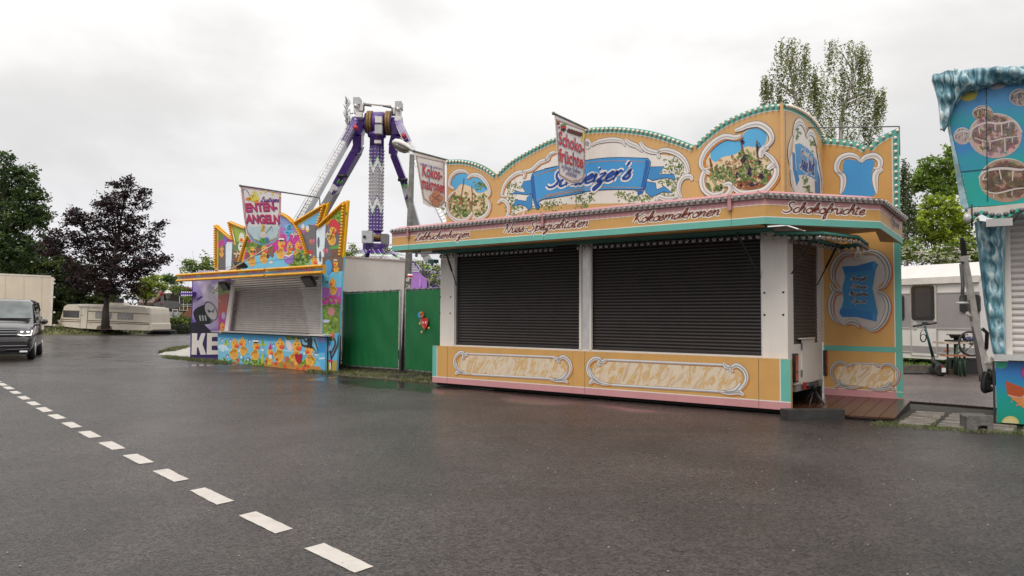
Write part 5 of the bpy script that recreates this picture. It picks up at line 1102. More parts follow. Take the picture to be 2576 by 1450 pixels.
KB([(172,950),(250,905),(275,925),(310,1010),(300,1040),(215,1050),(185,1020)],(.02,.02,.025),5,True); A.ell(zB(297,952),15,26,(.05,.05,.06),6,-.45); A.ell(zB(297,952),12.5,23,(.52,.49,.50),7,-.45); A.fill([zB(270,940),zB(300,952),zB(325,930),zB(318,965),zB(300,960),zB(280,965)],(.05,.06,.07),8)
for x in (210,230,250): A.fill([zB(x,985),zB(x+10,980),zB(x+18,1020),zB(x+8,1024)],(.35,.36,.36),6)
KB([(195,878),(200,858),(215,850),(232,840),(236,848),(222,862),(212,868),(205,872)],(.05,.03,.22),6)
LW=(.66,.62,.58); A.fill(MP(zB,[(160,1113),(198,1113),(196,1165),(208,1165),(228,1113),(258,1112),(236,1190),(262,1268),(222,1268),(206,1215),(196,1215),(194,1268),(156,1268)]),LW,6); A.fill(MP(zB,[(270,1112),(350,1111),(350,1138),(305,1140),(304,1172),(350,1172),(350,1202),(303,1203),(302,1236),(350,1236),(350,1266),(266,1268)]),LW,6)
mb.build('painted_face',ke)
mb=MB(); A=Art(mb,K,-.25,step=.001)
for (x0,x1,y0,y1) in ((585,760,752,812),(835,1100,445,470)):
    ring=[K.pt(zR(*p),-.25) for p in ((x0,y0),(x1,y0),(x1,y1),(x0,y1))]; mb.prism([K.P(a,-.25,b) for a,b in ring],[K.P(a,.0,b) for a,b in ring],PAINT,(.10,.04,.30))
    for x in range(x0+22,x1,28):
        for y in ([y0+7,y1-8] if y1-y0>40 else [y0+10]): A.ell(zR(x,y),1.8,1.8,(.75,.73,.78),2)
mb.build('dotted_canopy',ke)
# ================================================================ WHITE TRAILER behind the fence
FT=D.side(-.38); wa0=.55; wb=FT.pt((1027,700),0)[0]; zt_=FT.pt((862,648),0); zt2=FT.pt((1023,667),0)
tr=thing('white_trailer','plain white box trailer standing behind the green fence','trailer',FT.P(1,0,0))
ztt=zt_[1]
mb=MB(); mb.box(FT.P,zt_[0]-.05,zt2[0],0,1.8,.55,ztt,WHITE); mb.build('box',tr)
mb=MB(); mb.box(FT.P,zt_[0]-.07,zt2[0]+.02,-.03,1.8,ztt+.002,ztt+.05,mm('trailer_rail',(.45,.36,.32),.5)); mb.build('roof_rail',tr)
mb=MB(); mb.box(FT.P,.85,zt2[0]-.1,.1,2.2,.25,.55,mm('trailer_chassis',(.04,.04,.04),.7)); mb.build('chassis',tr)
for y in (665,765):
    q=FT.pt(zD(75,y),0); mb=MB(); mb.box(FT.P,q[0]-.1,q[0]+.45,-.05,0,q[1]-.04,q[1]+.04,mm('hinge_white',(.5,.47,.44),.5)); mb.build('hinge',tr)
# ================================================================ GREEN FENCE
TARP=mat('green_tarpaulin',(.008,.120,.036),.5,var=.12,vs=1.5,bump=.3,bs=7,dirt=.12,spec=.3)
def tarp(fr,u0,u1,zb_,zt0_,zt1_,parent,amp=.035):
    mb=MB(); nx,nz=34,22; vs=[]
    ph=random.uniform(0,9)
    for j in range(nz+1):
        for i in range(nx+1):
            a=i/nx; b=j/nz; edge_=min(1,4*min(a,1-a,b,1-b)); w=-amp*edge_*(.35+.5*math.sin(a*9+b*3+ph)*math.sin(b*7+ph)+.4*math.sin((a+b*.4)*22+ph)*(.3+.7*math.exp(-((b-.55)**2)*12))*.5)
            w-=.012*math.sin((a*8)*2*math.pi)*(1-edge_)
            vs.append(fr.P(u0+(u1-u0)*a,w-.03,zb_+((zt0_+(zt1_-zt0_)*a)-zb_)*b))
    mb.mesh(vs,[(j*(nx+1)+i,j*(nx+1)+i+1,(j+1)*(nx+1)+i+1,(j+1)*(nx+1)+i) for j in range(nz) for i in range(nx)],TARP,smooth=True)
    t=mb.build('tarpaulin',parent); mb=MB()
    return t
def fence(label,ga,gb,top_a,top_b,ext=0):
    ga=Vector(ga); gb=Vector(gb); fr=Fr(ga,math.atan2((gb-ga).y,(gb-ga).x)); L_=(gb-ga).length+ext
    root=thing('site_fence',label,'fence',fr.P(L_/2,0,0),'green tarpaulin barrier panels'); za=fr.pt(top_a)[1]; zb_=fr.pt(top_b)[1]; k=fr.pt(top_b)[0]; zb_=za+(zb_-za)*L_/max(k,.1)
    mb=MB(); mb.tube([fr.P(0,0,.06),fr.P(0,0,za+.06)],.028,STEEL); mb.tube([fr.P(L_,0,.06),fr.P(L_,0,zb_+.02)],.028,STEEL); mb.tube([fr.P(0,0,za),fr.P(L_,0,zb_)],.024,STEEL); mb.tube([fr.P(0,0,.16),fr.P(L_,0,.16)],.024,STEEL); mb.build('frame',root)
    tarp(fr,.04,L_-.04,.19,za-.03,zb_-.03,root)
    mb=MB()
    for i in range(9):
        u=.12+(L_-.24)*i/8; zt_=za+(zb_-za)*u/L_
        mb.tube([fr.P(u,-.03,zt_-.06),fr.P(u,-.03,zt_+.03),fr.P(u,.03,zt_+.03)],.006,BLACK,5); mb.tube([fr.P(u,-.03,.22),fr.P(u,-.03,.13)],.006,BLACK,5)
    tag(mb.build('cable_ties',root),kind='stuff')
    return root,fr,za,L_
f1,fr1,za1,L1=fence('green tarpaulin fence panel left of the lamp post',G(862,934),G(1006,944),(876,737),(1022,730))
f2,fr2_,za2,L2_=fence('green tarpaulin fence panel with a painted heart and balloons',G(1019,946),G(1093,954),zD(682,570),zD(916,556),1.1)
mb=MB(); A=Art(mb,fr2_,-.085,step=.002)
A.fill(MP(zD,[(785,918),(757,870),(758,830),(785,822),(815,825),(815,870)]),(.45,.02,.02),1,sm=True)
for p in ([(765,840),(766,880),(785,910)],[(808,840),(806,880)]): A.stroke(MP(zD,p),.012,(.6,.35,.3),2)
for x,y,c in ((742,792,(.05,.25,.55)),(768,790,(.55,.05,.02)),(758,788,(.65,.35,.03))): A.ell(zD(x,y),4,7.4,c,2)
A.stroke(MP(zD,[(750,820),(750,860),(746,880)]),.010,(.6,.6,.6),1); A.ell(zD(746,866),2,3,(.7,.4,.05),3); A.ell(zD(825,905),2.4,2.4,(.7,.4,.05),3); A.ell(zD(762,940),2,3,(.7,.4,.05),3); A.stroke(MP(zD,[(785,915),(770,935)]),.012,(.1,.1,.1),1); A.stroke(MP(zD,[(790,915),(780,945),(775,965)]),.012,(.1,.1,.1),1)
A.ell(zD(775,858),1.6,2.6,(.7,.68,.66),3,n=8); A.ell(zD(797,858),1.6,2.6,(.7,.68,.66),3,n=8)
mb.build('painted_heart',f2)
mb=MB(); g=G(*zD(590,1345)); mb.prism([g+Vector((x,y,.07)) for x,y in ((-.30,-.08),(.28,-.16),(.36,.12),(-.2,.2))],[g+Vector((x*1.2,y*1.2,.0)) for x,y in ((-.30,-.08),(.28,-.16),(.36,.12),(-.2,.2))],RUB)
tag(mb.build('ballast_weight',origin=g),'black rubber weight on the grass between the green tarpaulin fence panels','ballast block')
# ================================================================ STREET LAMP
LG=G(1016,936); LF=facing(LG.y); lamp=thing('street_lamp','tall grey street lamp with white head, red and white band on its pole','street lamp',LG)
mb=MB(); tp_=LF.pt(zC(918,510)); q1=LF.pt(zD(648,300)); 
PM=mm('weathered_pole',(.13,.13,.12),.8,.05,var=.45,vs=7,dirt=.5)
path=[LG,LF.P(q1[0],0,q1[1]),LF.P(tp_[0],0,tp_[1])]; mb.tube(path,[.10,.098,.072],PM,14); mb.build('pole',lamp)
mb=MB(); b0=LF.P(*(lambda q:(q[0],0,q[1]))(LF.pt(zW(497,935)))); b1=LF.P(*(lambda q:(q[0],0,q[1]))(LF.pt(zW(499,870))))
mb.lathe(b0,(b1-b0),[(-.03,.102),(-.03,.104),(0,.104),(.0,.104),((b1-b0).length+.02,.104)],mm('band_white',(.66,.64,.62),.5),14); mb.lathe(b0,(b1-b0),[(.0,.106),((b1-b0).length-.02,.106)],mm('band_red',(.45,.015,.015),.5),14); mb.build('band',lamp)
mb=MB()
for x,y,s in ((480,990,.05),(500,1150,.05),(470,1120,.03)):
    q=LF.pt(zW(x,y)); mb.box(LF.P,q[0]-s,q[0]+s,-.108,-.09,q[1]-s,q[1]+s,mm('sticker',(.45,.44,.40),.6,var=.5,vs=30))
mb.build('stickers',lamp)
# head: lofted teardrop seen from below
mb=MB(); HW=mm('lamp_white',(.68,.66,.62),.4,var=.06,dirt=.2)
ax=[(1318,1080,.05),(1290,1040,.10),(1230,1000,.16),(1150,955,.21),(1060,915,.235),(980,895,.21),(930,900,.13),(916,920,.04)]
secs=[]
for x,y,w in ax: q=LF.pt(zV(x,y)); secs.append((q[0],q[1],w))
vs=[];n=14
for (x,z,w) in secs:
    for j in range(n):
        t=2*math.pi*j/n; vs.append(LF.P(x,math.cos(t)*w,z+math.sin(t)*w*(.62 if math.sin(t)>0 else .25)))
mb.mesh(vs,[(i*n+j,i*n+(j+1)%n,(i+1)*n+(j+1)%n,(i+1)*n+j) for i in range(len(secs)-1) for j in range(n)]+[tuple(range(n)),tuple((len(secs)-1)*n+j for j in reversed(range(n)))],HW,smooth=True); mb.build('housing',lamp)
mb=MB(); a=[(1210,1060,.10),(1130,1045,.19),(1040,1010,.21),(970,975,.19),(925,930,.10)]; vs=[]
for x,y,w in a:
    q=LF.pt(zV(x,y))
    for j in range(n):
        t=2*math.pi*j/n; vs.append(LF.P(q[0],math.cos(t)*w,q[1]+.07+math.sin(t)*w*.6))
mb.mesh(vs,[(i*n+j,i*n+(j+1)%n,(i+1)*n+(j+1)%n,(i+1)*n+j) for i in range(len(a)-1) for j in range(n)]+[tuple(range(n)),tuple((len(a)-1)*n+j for j in reversed(range(n)))],mm('lamp_lens',(.14,.13,.115),.15,var=.3,vs=6,coat=.5),smooth=True); mb.build('lens',lamp)
# ================================================================ RIDE
T=facing(60.); 
def tp3(p,w=0): q=T.pt(p,w); return T.P(q[0],w,q[1])
rideg=T.P(T.pt(zC(640,1300))[0],0,0)
ride=thing('pendulum_ride','tall purple and grey pendulum ride tower with bulb-studded column and slanting legs','fairground ride',rideg)
PUR=(.070,.026,.19); GRY=(.33,.32,.33); RW=(.70,.68,.68); RG=(.10,.42,.05); LIL=(.32,.16,.42)
PM2=mat('ride_paint',None,.3,var=.06,coat=.3,dirt=.12)
xc=T.pt(zC(638,700))[0]; zh=lambda y:T.pt(zC(638,y))[1]; k=(T.pt(zC(638,700))[1]-T.pt(zC(638,701))[1])
rad=56*k
def zig(z,t,z0,amp,n): 
    ph=(t*n/(2*math.pi))%1; return z0+amp*(abs(ph*2-1)-.5)*2
mb=MB(); nA=56; ztop=zh(448); zbot=zh(1110); nR=110; vs=[];fs=[];
for i in range(nR+1):
    z=zbot+(ztop-zbot)*i/nR
    for j in range(nA): t=2*math.pi*j/nA; vs.append((xc+math.cos(t)*rad,60+math.sin(t)*rad,z))
def colcol(z,t):
    a=zig(z,t,zh(610),.42,5); b=zig(z,t,zh(900),.42,5)
    if z>a+.45: return PUR
    if z>a+.33: return RG
    if z>a-.2: return RW
    if z>a-.33: return PUR
    if z>b+.33: return GRY
    if z>b+.2: return PUR
    if z>b-.35: return RW
    if z>b-.47: return RG
    return PUR
ix=mb.mi(PM2); mb.v+=vs
for i in range(nR):
    for j in range(nA):
        z=zbot+(ztop-zbot)*(i+.5)/nR; t=2*math.pi*(j+.5)/nA
        mb.f.append((i*nA+j,i*nA+(j+1)%nA,(i+1)*nA+(j+1)%nA,(i+1)*nA+j)); mb.m.append(ix); mb.c.append(colcol(z,t)); mb.sm.append(True)
C0_=Vector((xc,60,0)); Zv=Vector((0,0,1))
mb.lathe((xc,60,zh(450)),Zv,[(0,rad*.98),(zh(380)-zh(450),rad*.98),(zh(370)-zh(450),rad*1.25),(zh(340)-zh(450),rad*1.3)],PM2,32,PUR)
mb.lathe((xc,60,zh(1110)),-Zv,[(0,rad*.8),(zh(1110)-zh(1190),rad*.8)],PM2,28,PUR)
mb.build('column',ride)
bl=[]
z=zbot+.1
while z<ztop-.05:
    for j in range(15):
        t=2*math.pi*j/15+.06; bl.append(((xc+math.cos(t)*rad,60+math.sin(t)*rad,z),(math.cos(t),math.sin(t),0)))
    z+=.285
mbp=MB(); mbp.lathe((0,0,0),Zv,[(0,.05),(.045,.045),(.06,.02)],mm('ride_bulb',(.72,.70,.72),.25,var=0),6); pr=mbp.build('column_bulb',None,link=False)
place(pr,bl,ride)
# hub
mb=MB(); hc=tp3(zC(650,262)); X=Vector((1,0,0))
def hx(x): return (T.pt(zC(x,262))[0]-hc.x)
R1=88*k
mb.lathe(hc+X*hx(555),X,[(0,R1*.9),(hx(600)-hx(555),R1*.93),(hx(602)-hx(555),R1),(hx(700)-hx(555),R1),(hx(702)-hx(555),R1*.93),(hx(757)-hx(555),R1*.9)],PM2,32,PUR)
mb.lathe(hc+X*hx(450),X,[(0,R1*.55),(hx(480)-hx(450),R1*.62),(hx(555)-hx(450),R1*.5)],PM2,24,PUR); mb.lathe(hc+X*hx(755),X,[(0,R1*.5),(hx(810)-hx(755),R1*.62),(hx(842)-hx(755),R1*.55)],PM2,24,PUR)
mb.build('hub',ride)
GOLD=mm('brass_ring',(.22,.13,.04),.5,.3,var=.3,vs=4)
for a,b in ((572,590),(592,611),(716,735),(737,756)):
    mb=MB(); mb.lathe(hc+X*hx(a),X,[(0,R1*1.0),(0,R1*1.08),(hx(b)-hx(a),R1*1.08),(hx(b)-hx(a),R1*1.0)],GOLD,40); mb.build('gold_ring',ride)
def pbox(name,x0,y0,x1,y1,w0,w1,m,z=zC,parent=None,col=(1,1,1)):
    a=T.pt(z(x0,y0),w0); b=T.pt(z(x1,y1),w0); mb=MB(); mb.box(T.P,a[0],b[0],w0,w1,b[1],a[1],m,col); return mb.build(name,parent or ride)
RWM=mm('ride_white',(.66,.62,.60),.4,var=.06); RGM=mm('ride_grey_box',(.42,.42,.43),.4,var=.1)
pbox('control_box',628,207,678,256,-1.5,-1.0,RWM); pbox('control_box',625,272,680,342,-1.45,-.9,RGM); pbox('control_box',622,393,672,418,-1.0,-.7,RWM)
pbox('control_box',474,172,522,213,-1.3,-.7,RWM); pbox('control_box',781,203,829,242,-1.3,-.7,RWM)
pbox('motor',455,57,506,110,-.5,.5,RGM); pbox('motor',460,110,500,180,-.3,.3,RWM); pbox('motor',783,88,833,140,-.5,.5,RGM); pbox('motor',788,140,828,205,-.3,.3,RWM)
pbox('motor_bracket',505,112,532,163,-.3,.3,RWM); pbox('motor_bracket',755,137,783,190,-.3,.3,RWM)
for x,y in ((484,135),(812,160)):
    c=tp3(zC(x,y),-.5); mb=MB(); mb.lathe(c,(0,-1,0),[(0,.16),(.25,.18),(.5,.14)],ALU,12); mb.build('motor_drum',ride)
mb=MB(); mb.tube([tp3(zC(535,105)),tp3(zC(755,128))],.10,mm('ride_rail',(.7,.68,.66),.4),6); mb.tube([tp3(zC(540,118),-.6),tp3(zC(540,165),-.6)],.06,DARKM,6); mb.tube([tp3(zC(540,120),-.6),tp3(zC(600,128),-.6)],.06,DARKM,6); mb.tube([tp3(zC(760,140),-.6),tp3(zC(762,190),-.6)],.06,DARKM,6); mb.tube([tp3(zC(690,128),-.6),tp3(zC(760,142),-.6)],.06,DARKM,6); mb.build('top_frame',ride)
# lattice star at left (seen edge-on)
mb=MB()
for i in range(70):
    y=90+i*4.1; xx=408+random.uniform(-14,14)*(1-abs(y-230)/230)+ (230-y)*-.02; a=tp3(zC(xx,y),random.uniform(-1,1)); mb.tube([a,a+Vector((random.uniform(-.25,.25),random.uniform(-.4,.4),.35))],.035,RGM,4)
mb.tube([tp3(zC(428,150)),tp3(zC(428,290))],.06,ALU,6); mb.tube([tp3(zC(425,185)),tp3(zC(455,185))],.06,ALU,6); mb.tube([tp3(zC(425,245)),tp3(zC(455,245))],.06,ALU,6); mb.build('star_lattice',ride)
# legs
def leg(name,pts,wd,dep,m,cols):
    """pts zoomC centre line with px, each with depth; box section"""
    mb=MB(); P=[tp3(zC(*p),w) for p,w in pts]; n=len(P)
    for i in range(n-1):
        d=(P[i+1]-P[i]).normalized(); s=d.cross(Vector((0,1,0))).normalized(); f_=s.cross(d).normalized()
        a=wd[i]/2*k; b=wd[i+1]/2*k
        A_=[P[i]+s*a-f_*dep/2,P[i]-s*a-f_*dep/2,P[i]-s*a+f_*dep/2,P[i]+s*a+f_*dep/2]; B_2=[P[i+1]+s*b-f_*dep/2,P[i+1]-s*b-f_*dep/2,P[i+1]-s*b+f_*dep/2,P[i+1]+s*b+f_*dep/2]
        mb.mesh(A_+B_2,[(0,1,5,4),(1,2,6,5),(2,3,7,6),(3,0,4,7),(0,3,2,1),(4,5,6,7)],m,cols[i])
    return mb.build(name,ride)
leg('leg',[((520,250),0),((495,350),.2),((500,440),.6),((480,490),.8),((340,740),2.2),((310,800),2.5),((235,930),3.2),((120,1130),4.2)],[70,75,60,62,58,58,60,62],1.1,PM2,[PUR,PUR,PUR,PUR,RW,GRY,GRY])
leg('leg',[((790,250),0),((805,350),.2),((775,440),.6),((770,500),.8),((860,735),2.2),((885,830),2.6),((950,1060),3.6),((1020,1290),4.6),((1046,1335),4.9),((1180,1700),6)],[70,75,60,52,54,56,60,62,62,64],1.1,PM2,[PUR,PUR,PUR,PUR,RW,GRY,GRY,RW,PUR])
leg('leg',[((470,275),-1.0),((383,430),-2.),((264,640),-3.2),((139,860),-4.4),((-3,1110),-5.6)],[44,44,44,44,44],1.0,PM2,[PUR,(.62,.62,.64),(.62,.62,.64),(.62,.62,.64)])
leg('leg',[((820,270),-1.0),((905,440),-2.),((960,570),-3.),((1100,860),-4.6),((1220,1110),-5.8)],[50,50,48,48,48],1.0,PM2,[PUR,(.62,.62,.64),(.62,.62,.64),(.62,.62,.64)])
def zz(name,pts,w0,c): 
    mb=MB(); mb.tube([tp3(zC(*p),w0) for p in pts],.09,PM2,4,c); mb.build(name,ride)
zz('zigzag_trim',[(332,735),(350,700),(352,735),(372,710)],1.4,RG); zz('zigzag_trim',[(290,820),(308,785),(308,815),(326,790)],1.8,PUR); zz('zigzag_trim',[(838,765),(858,738),(866,765),(884,738)],1.4,RG); zz('zigzag_trim',[(868,860),(880,825),(890,850)],1.8,PUR)
# knee brackets
for x0,y0,w in ((500,455,1.),(760,470,1.)):
    mb=MB(); sx=1 if x0<600 else -1
    mb.prism([tp3(zC(x0+sx*a,y0+b),w-.7) for a,b in ((-50,-60),(-5,-55),(22,10),(5,40),(-40,45))],[tp3(zC(x0+sx*a,y0+b),w+.6) for a,b in ((-50,-60),(-5,-55),(22,10),(5,40),(-40,45))],PM2,PUR); mb.build('knee_bracket',ride)
# ladders
def ladder(p0,p1,w0,w1,wd,n):
    mb=MB(); a=tp3(zC(*p0),w0); b=tp3(zC(*p1),w1); d=(b-a).normalized(); s=d.cross(Vector((0,1,0))).normalized()*wd/2*k; o=Vector((0,-.55,0))
    for sg in (1,-1): mb.tube([a+s*sg+o,b+s*sg+o],.025,ALU,5); mb.tube([a+s*sg*1.05+o*1.9,b+s*sg*1.05+o*1.9],.018,ALU,5)
    for i in range(n): q=a+(b-a)*((i+.5)/n)+o; mb.tube([q+s,q-s],.015,ALU,4)
    for i in range(0,n,4): q=a+(b-a)*((i+.5)/n); mb.tube([q+s+o,q+s*1.05+o*1.9],.015,ALU,4); mb.tube([q-s+o,q-s*1.05+o*1.9],.015,ALU,4)
    mb.build('ladder',ride)
ladder((452,308),(31,1050),-1.3,-5.4,32,30); ladder((828,300),(1215,1110),-1.6,-6.2,40,34)
for x,y in ((478,300),(857,365)):
    mb=MB(); mb.lathe(tp3(zC(x,y),-2.4),(0,-1,0),[(0,.2),(.3,.2)],mm('red_reel',(.45,.03,.05),.4),14); mb.build('cable_reel',ride)
for x,y in ((375,675),(845,705)):
    mb=MB(); c=tp3(zC(x,y),1.2); mb.lathe(c-Vector((.4,0,0)),X,[(0,.14),(.8,.14)],BLACK,10); mb.build('leg_joint',ride)
# slewing ring, boxes and gondola star
cb=Vector((xc-.0,60,0)); zq=lambda y:zh(y)
mb=MB(); mb.lathe((xc,60,zq(1210)),-Zv,[(0,rad*1.35),(.15,rad*1.6),(.5,rad*1.65),(.7,rad*1.3)],PM2,36,PUR)
for j in range(36): t=2*math.pi*j/36; mb.box(lambda u,w,z:Vector((xc+math.cos(t)*(rad*1.65+u)-math.sin(t)*w,60+math.sin(t)*(rad*1.65+u)+math.cos(t)*w,zq(1222)+z)),-.02,.06,-.05,.05,-.35,.1,PM2,PUR)
mb.lathe((xc,60,zq(1240)),-Zv,[(0,rad*1.1),(.6,rad*1.25),(2.4,rad*2.2),(3.2,rad*2.5)],PM2,8,PUR); mb.build('slewing_ring',ride)
mb=MB(); mb.lathe((xc,60,zq(1180)),Zv,[(0,rad*1.02),(.42,rad*1.02)],GOLD,30); mb.build('gold_ring',ride)
pbox('switch_cabinet',523,1103,602,1200,-1.6,-.9,RGM); pbox('switch_cabinet',672,1128,724,1215,-.4,.6,mm('cabinet_dark',(.16,.15,.14),.5))
for x,y in ((545,1152),):
    mb=MB(); mb.lathe(tp3(zC(x,y),-1.62),(0,-1,0),[(0,.12),(.08,.12)],BLACK,12); mb.build('switch_knob',ride)
bl2=[]
for a in range(8):
    t=a*math.pi/4+.35; d=Vector((math.cos(t),math.sin(t),0)); s=Vector((-d.y,d.x,0)); c0=Vector((xc,60,zq(1255))); mb=MB()
    for i,(r0,r1,z0,z1,w0,w1,c) in enumerate(((rad*1.1,2.5,.1,-.52,.45,.86,PUR),(2.5,2.7,-.52,-.60,.86,.88,RG),(2.7,3.0,-.60,-.72,.88,.95,RW),(3.0,4.6,-.72,-1.25,.95,1.4,GRY),(4.6,4.9,-1.25,-1.4,1.4,1.42,PUR),(4.9,5.4,-1.4,-1.7,1.42,1.45,RG),(5.4,7.6,-1.7,-3.9,1.45,1.2,PUR))):
        A_=[c0+d*r0+s*w0+Zv*z0,c0+d*r1+s*w1+Zv*z1,c0+d*r1-s*w1+Zv*z1,c0+d*r0-s*w0+Zv*z0]; mb.prism(A_,[p-Zv*.7 for p in A_],PM2,c)
        m_=max(1,int((r1-r0)/.42))
        for q in range(m_):
            f=(q+.5)/m_; r=r0+(r1-r0)*f; zz_=z0+(z1-z0)*f; ww_=w0+(w1-w0)*f
            for e in range(-3,4):
                if abs(e)*.42<ww_: bl2.append((c0+d*r+s*e*.42+Zv*zz_,Zv+d*.4))
    mb.build('gondola_arm',ride)
pr2=mbp.build('arm_bulb',None,link=False); place(pr2,bl2,ride)
# lilac cover and dotted seat part seen under the awning
L3=facing(38.)
def l3(p,w=0): q=L3.pt(p,w); return L3.P(q[0],w,q[1])
cov=thing('lilac_cover','lilac cloth cover and dotted purple seat shell showing behind the street lamp','covered machine',l3(zW(700,1400),.5)*1)
cov.location.z=0; WL[cov.name]=cov.location.copy()
mb=MB(); a=[zW(545,820),zW(740,828),zW(765,870),zW(900,960),zW(895,1420),zW(545,1420)]; LC_=mm('lilac_cloth',(.36,.17,.50),.6,var=.08,bump=.3,bs=4)
q=[L3.pt(p) for p in a]; mb.prism([L3.P(u,0,z) for u,z in q],[L3.P(u,1.6,z) for u,z in q],LC_)
for x in (760,): mb.tube([l3(zW(x,860 if x<740 else 930),-.01),l3(zW(x-10,1400),-.03)],[.03,.10],LC_,6)
mb.build('cloth',cov)
mb=MB(); a=[zW(552,600),zW(590,555),(zW(650,590)),zW(760,760),zW(690,825),zW(552,820)]; q=[L3.pt(p,.3) for p in a]; mb.prism([L3.P(u,.3,z) for u,z in q],[L3.P(u,1.3,z) for u,z in q],PM2,PUR)
for x in range(560,740,32):
    for y in range(620,820,36):
        if y>600+(x-600)*1.1: mb.ball(l3(zW(x+(y//36%2)*14,y),.28),.035,mm('ride_bulb'),6,4)
mb.build('seat_shell',cov)
mb=MB(); mb.tube([l3(zW(818,540),1.),l3(zW(822,1300),1.)],.05,DARKM,6); mb.tube(catmull([tuple(l3(zW(790,840),.5)),tuple(l3(zW(860,900),.5)),tuple(l3(zW(930,1040),.5)),tuple(l3(zW(935,1180),.5))],5),.05,BLACK,6); mb.build('cable',cov)
# ================================================================ VAN
VW=mat('van_metallic_paint',(.030,.023,.026),.22,.2,var=.04,coat=1.)
vg=G(60,906); vo=Vector((vg.x,vg.y,0)); hd=-Vector((vg.x,vg.y,0)).normalized(); ang=math.atan2(hd.y,hd.x)-R(4.5)
hd=Vector((math.cos(ang),math.sin(ang),0)); lf=Vector((-hd.y,hd.x,0)); S=1.12
# right-hand body edge in the picture is the van's left side
edge_pt=G(84,906); vo=Vector((edge_pt.x,edge_pt.y,0))-lf*.95*S+hd*.45
VP=lambda x,y,z: vo+hd*(x*S)+lf*(y*S)+Vector((0,0,z*S))
van=thing('parked_van','dark grey van with lit headlight entering the picture at the left edge','van',VP(-2.4,0,0))
secs=[(0,.78,.74,.60,.32,.66),(-.06,.88,.84,.95,.28,.80),(-.22,.93,.80,1.06,.28,.9),(-.75,.95,.82,1.17,.28,.98),(-.95,.955,.84,1.24,.28,1.02),(-1.62,.96,.76,1.86,.28,1.05),(-2.1,.96,.75,1.94,.28,1.08),(-3.4,.96,.75,1.96,.3,1.08),(-4.7,.95,.75,1.95,.3,1.08),(-4.95,.92,.72,1.86,.36,1.05)]
mb=MB(); vs=[]
for x,w,wt,zt__,zb__,zbelt in secs:
    rr=[(w*.93,zb__),(w,zb__+.18),(w,zbelt*.8),(w*.985,zbelt),(wt+(w-wt)*.12,zt__-.09),(wt*.93,zt__-.02),(wt*.6,zt__),(0,zt__+.012)]
    rr=rr+[(-a,b) for a,b in reversed(rr[:-1])]
    vs+=[VP(x,y,z) for y,z in rr]
n=15
mb.mesh(vs,[(i*n+j,(i+1)*n+j,(i+1)*n+(j+1)%n,i*n+(j+1)%n) for i in range(len(secs)-1) for j in range(n)]+[tuple(range(n)),tuple((len(secs)-1)*n+j for j in reversed(range(n)))],VW,smooth=True)
body=mb.build('body',van)
def vq(name,pts,m,th=.01,nrm=None,parent=van):
    mb=MB(); P=[VP(*p) for p in pts]; nn=nrm or (P[1]-P[0]).cross(P[2]-P[0]).normalized(); mb.prism([p+nn*th for p in P],[p-nn*.01 for p in P],m); return mb.build(name,parent)
WSG=mm('windscreen_glass',(.10,.12,.115),.06,var=.5,vs=2,coat=.6)
vq('windscreen',[(-.985,-.82,1.30),(-.985,.82,1.30),(-1.58,.72,1.84),(-1.58,-.72,1.84)],WSG,.035)
vq('side_window',[(-1.15,.955,1.17),(-2.0,.965,1.17),(-2.0,.80,1.80),(-1.66,.80,1.78)],DKGL,.012,lf)
vq('side_window',[(-2.1,.965,1.17),(-3.3,.965,1.17),(-3.3,.80,1.82),(-2.1,.80,1.82)],DKGL,.012,lf)
CHR=mm('chrome',(.6,.6,.6),.12,1.,var=.02)
GB=mm('grille_black',(.01,.01,.011),.3)
vq('grille',[(.0,-.62,.78),(.0,.50,.78),(.0,.52,1.0),(.0,-.62,1.0)],GB,.045,hd)
for z_ in (.975,.90,.82):
    o=vq('chrome_strip',[(.05,-.62,z_-.012),(.05,.52,z_-.012),(.05,.52,z_+.012),(.05,-.62,z_+.012)],CHR,.012,hd)
vq('lower_grille',[(.04,-.7,.46),(.04,.80,.46),(.04,.78,.60),(.04,-.7,.60)],GB,.03,hd); vq('chrome_strip',[(.07,-.7,.455),(.07,.80,.47),(.07,.80,.485),(.07,-.7,.475)],CHR,.01,hd); vq('chrome_strip',[(.05,-.7,.33),(.05,.86,.37),(.05,.86,.385),(.05,-.7,.35)],mm('trim_grey',(.25,.23,.24),.3,.5),.01,hd)
vq('number_plate',[(.09,-.28,.31),(.09,.27,.31),(.09,.27,.42),(.09,-.28,.42)],BLACK,.012,hd)
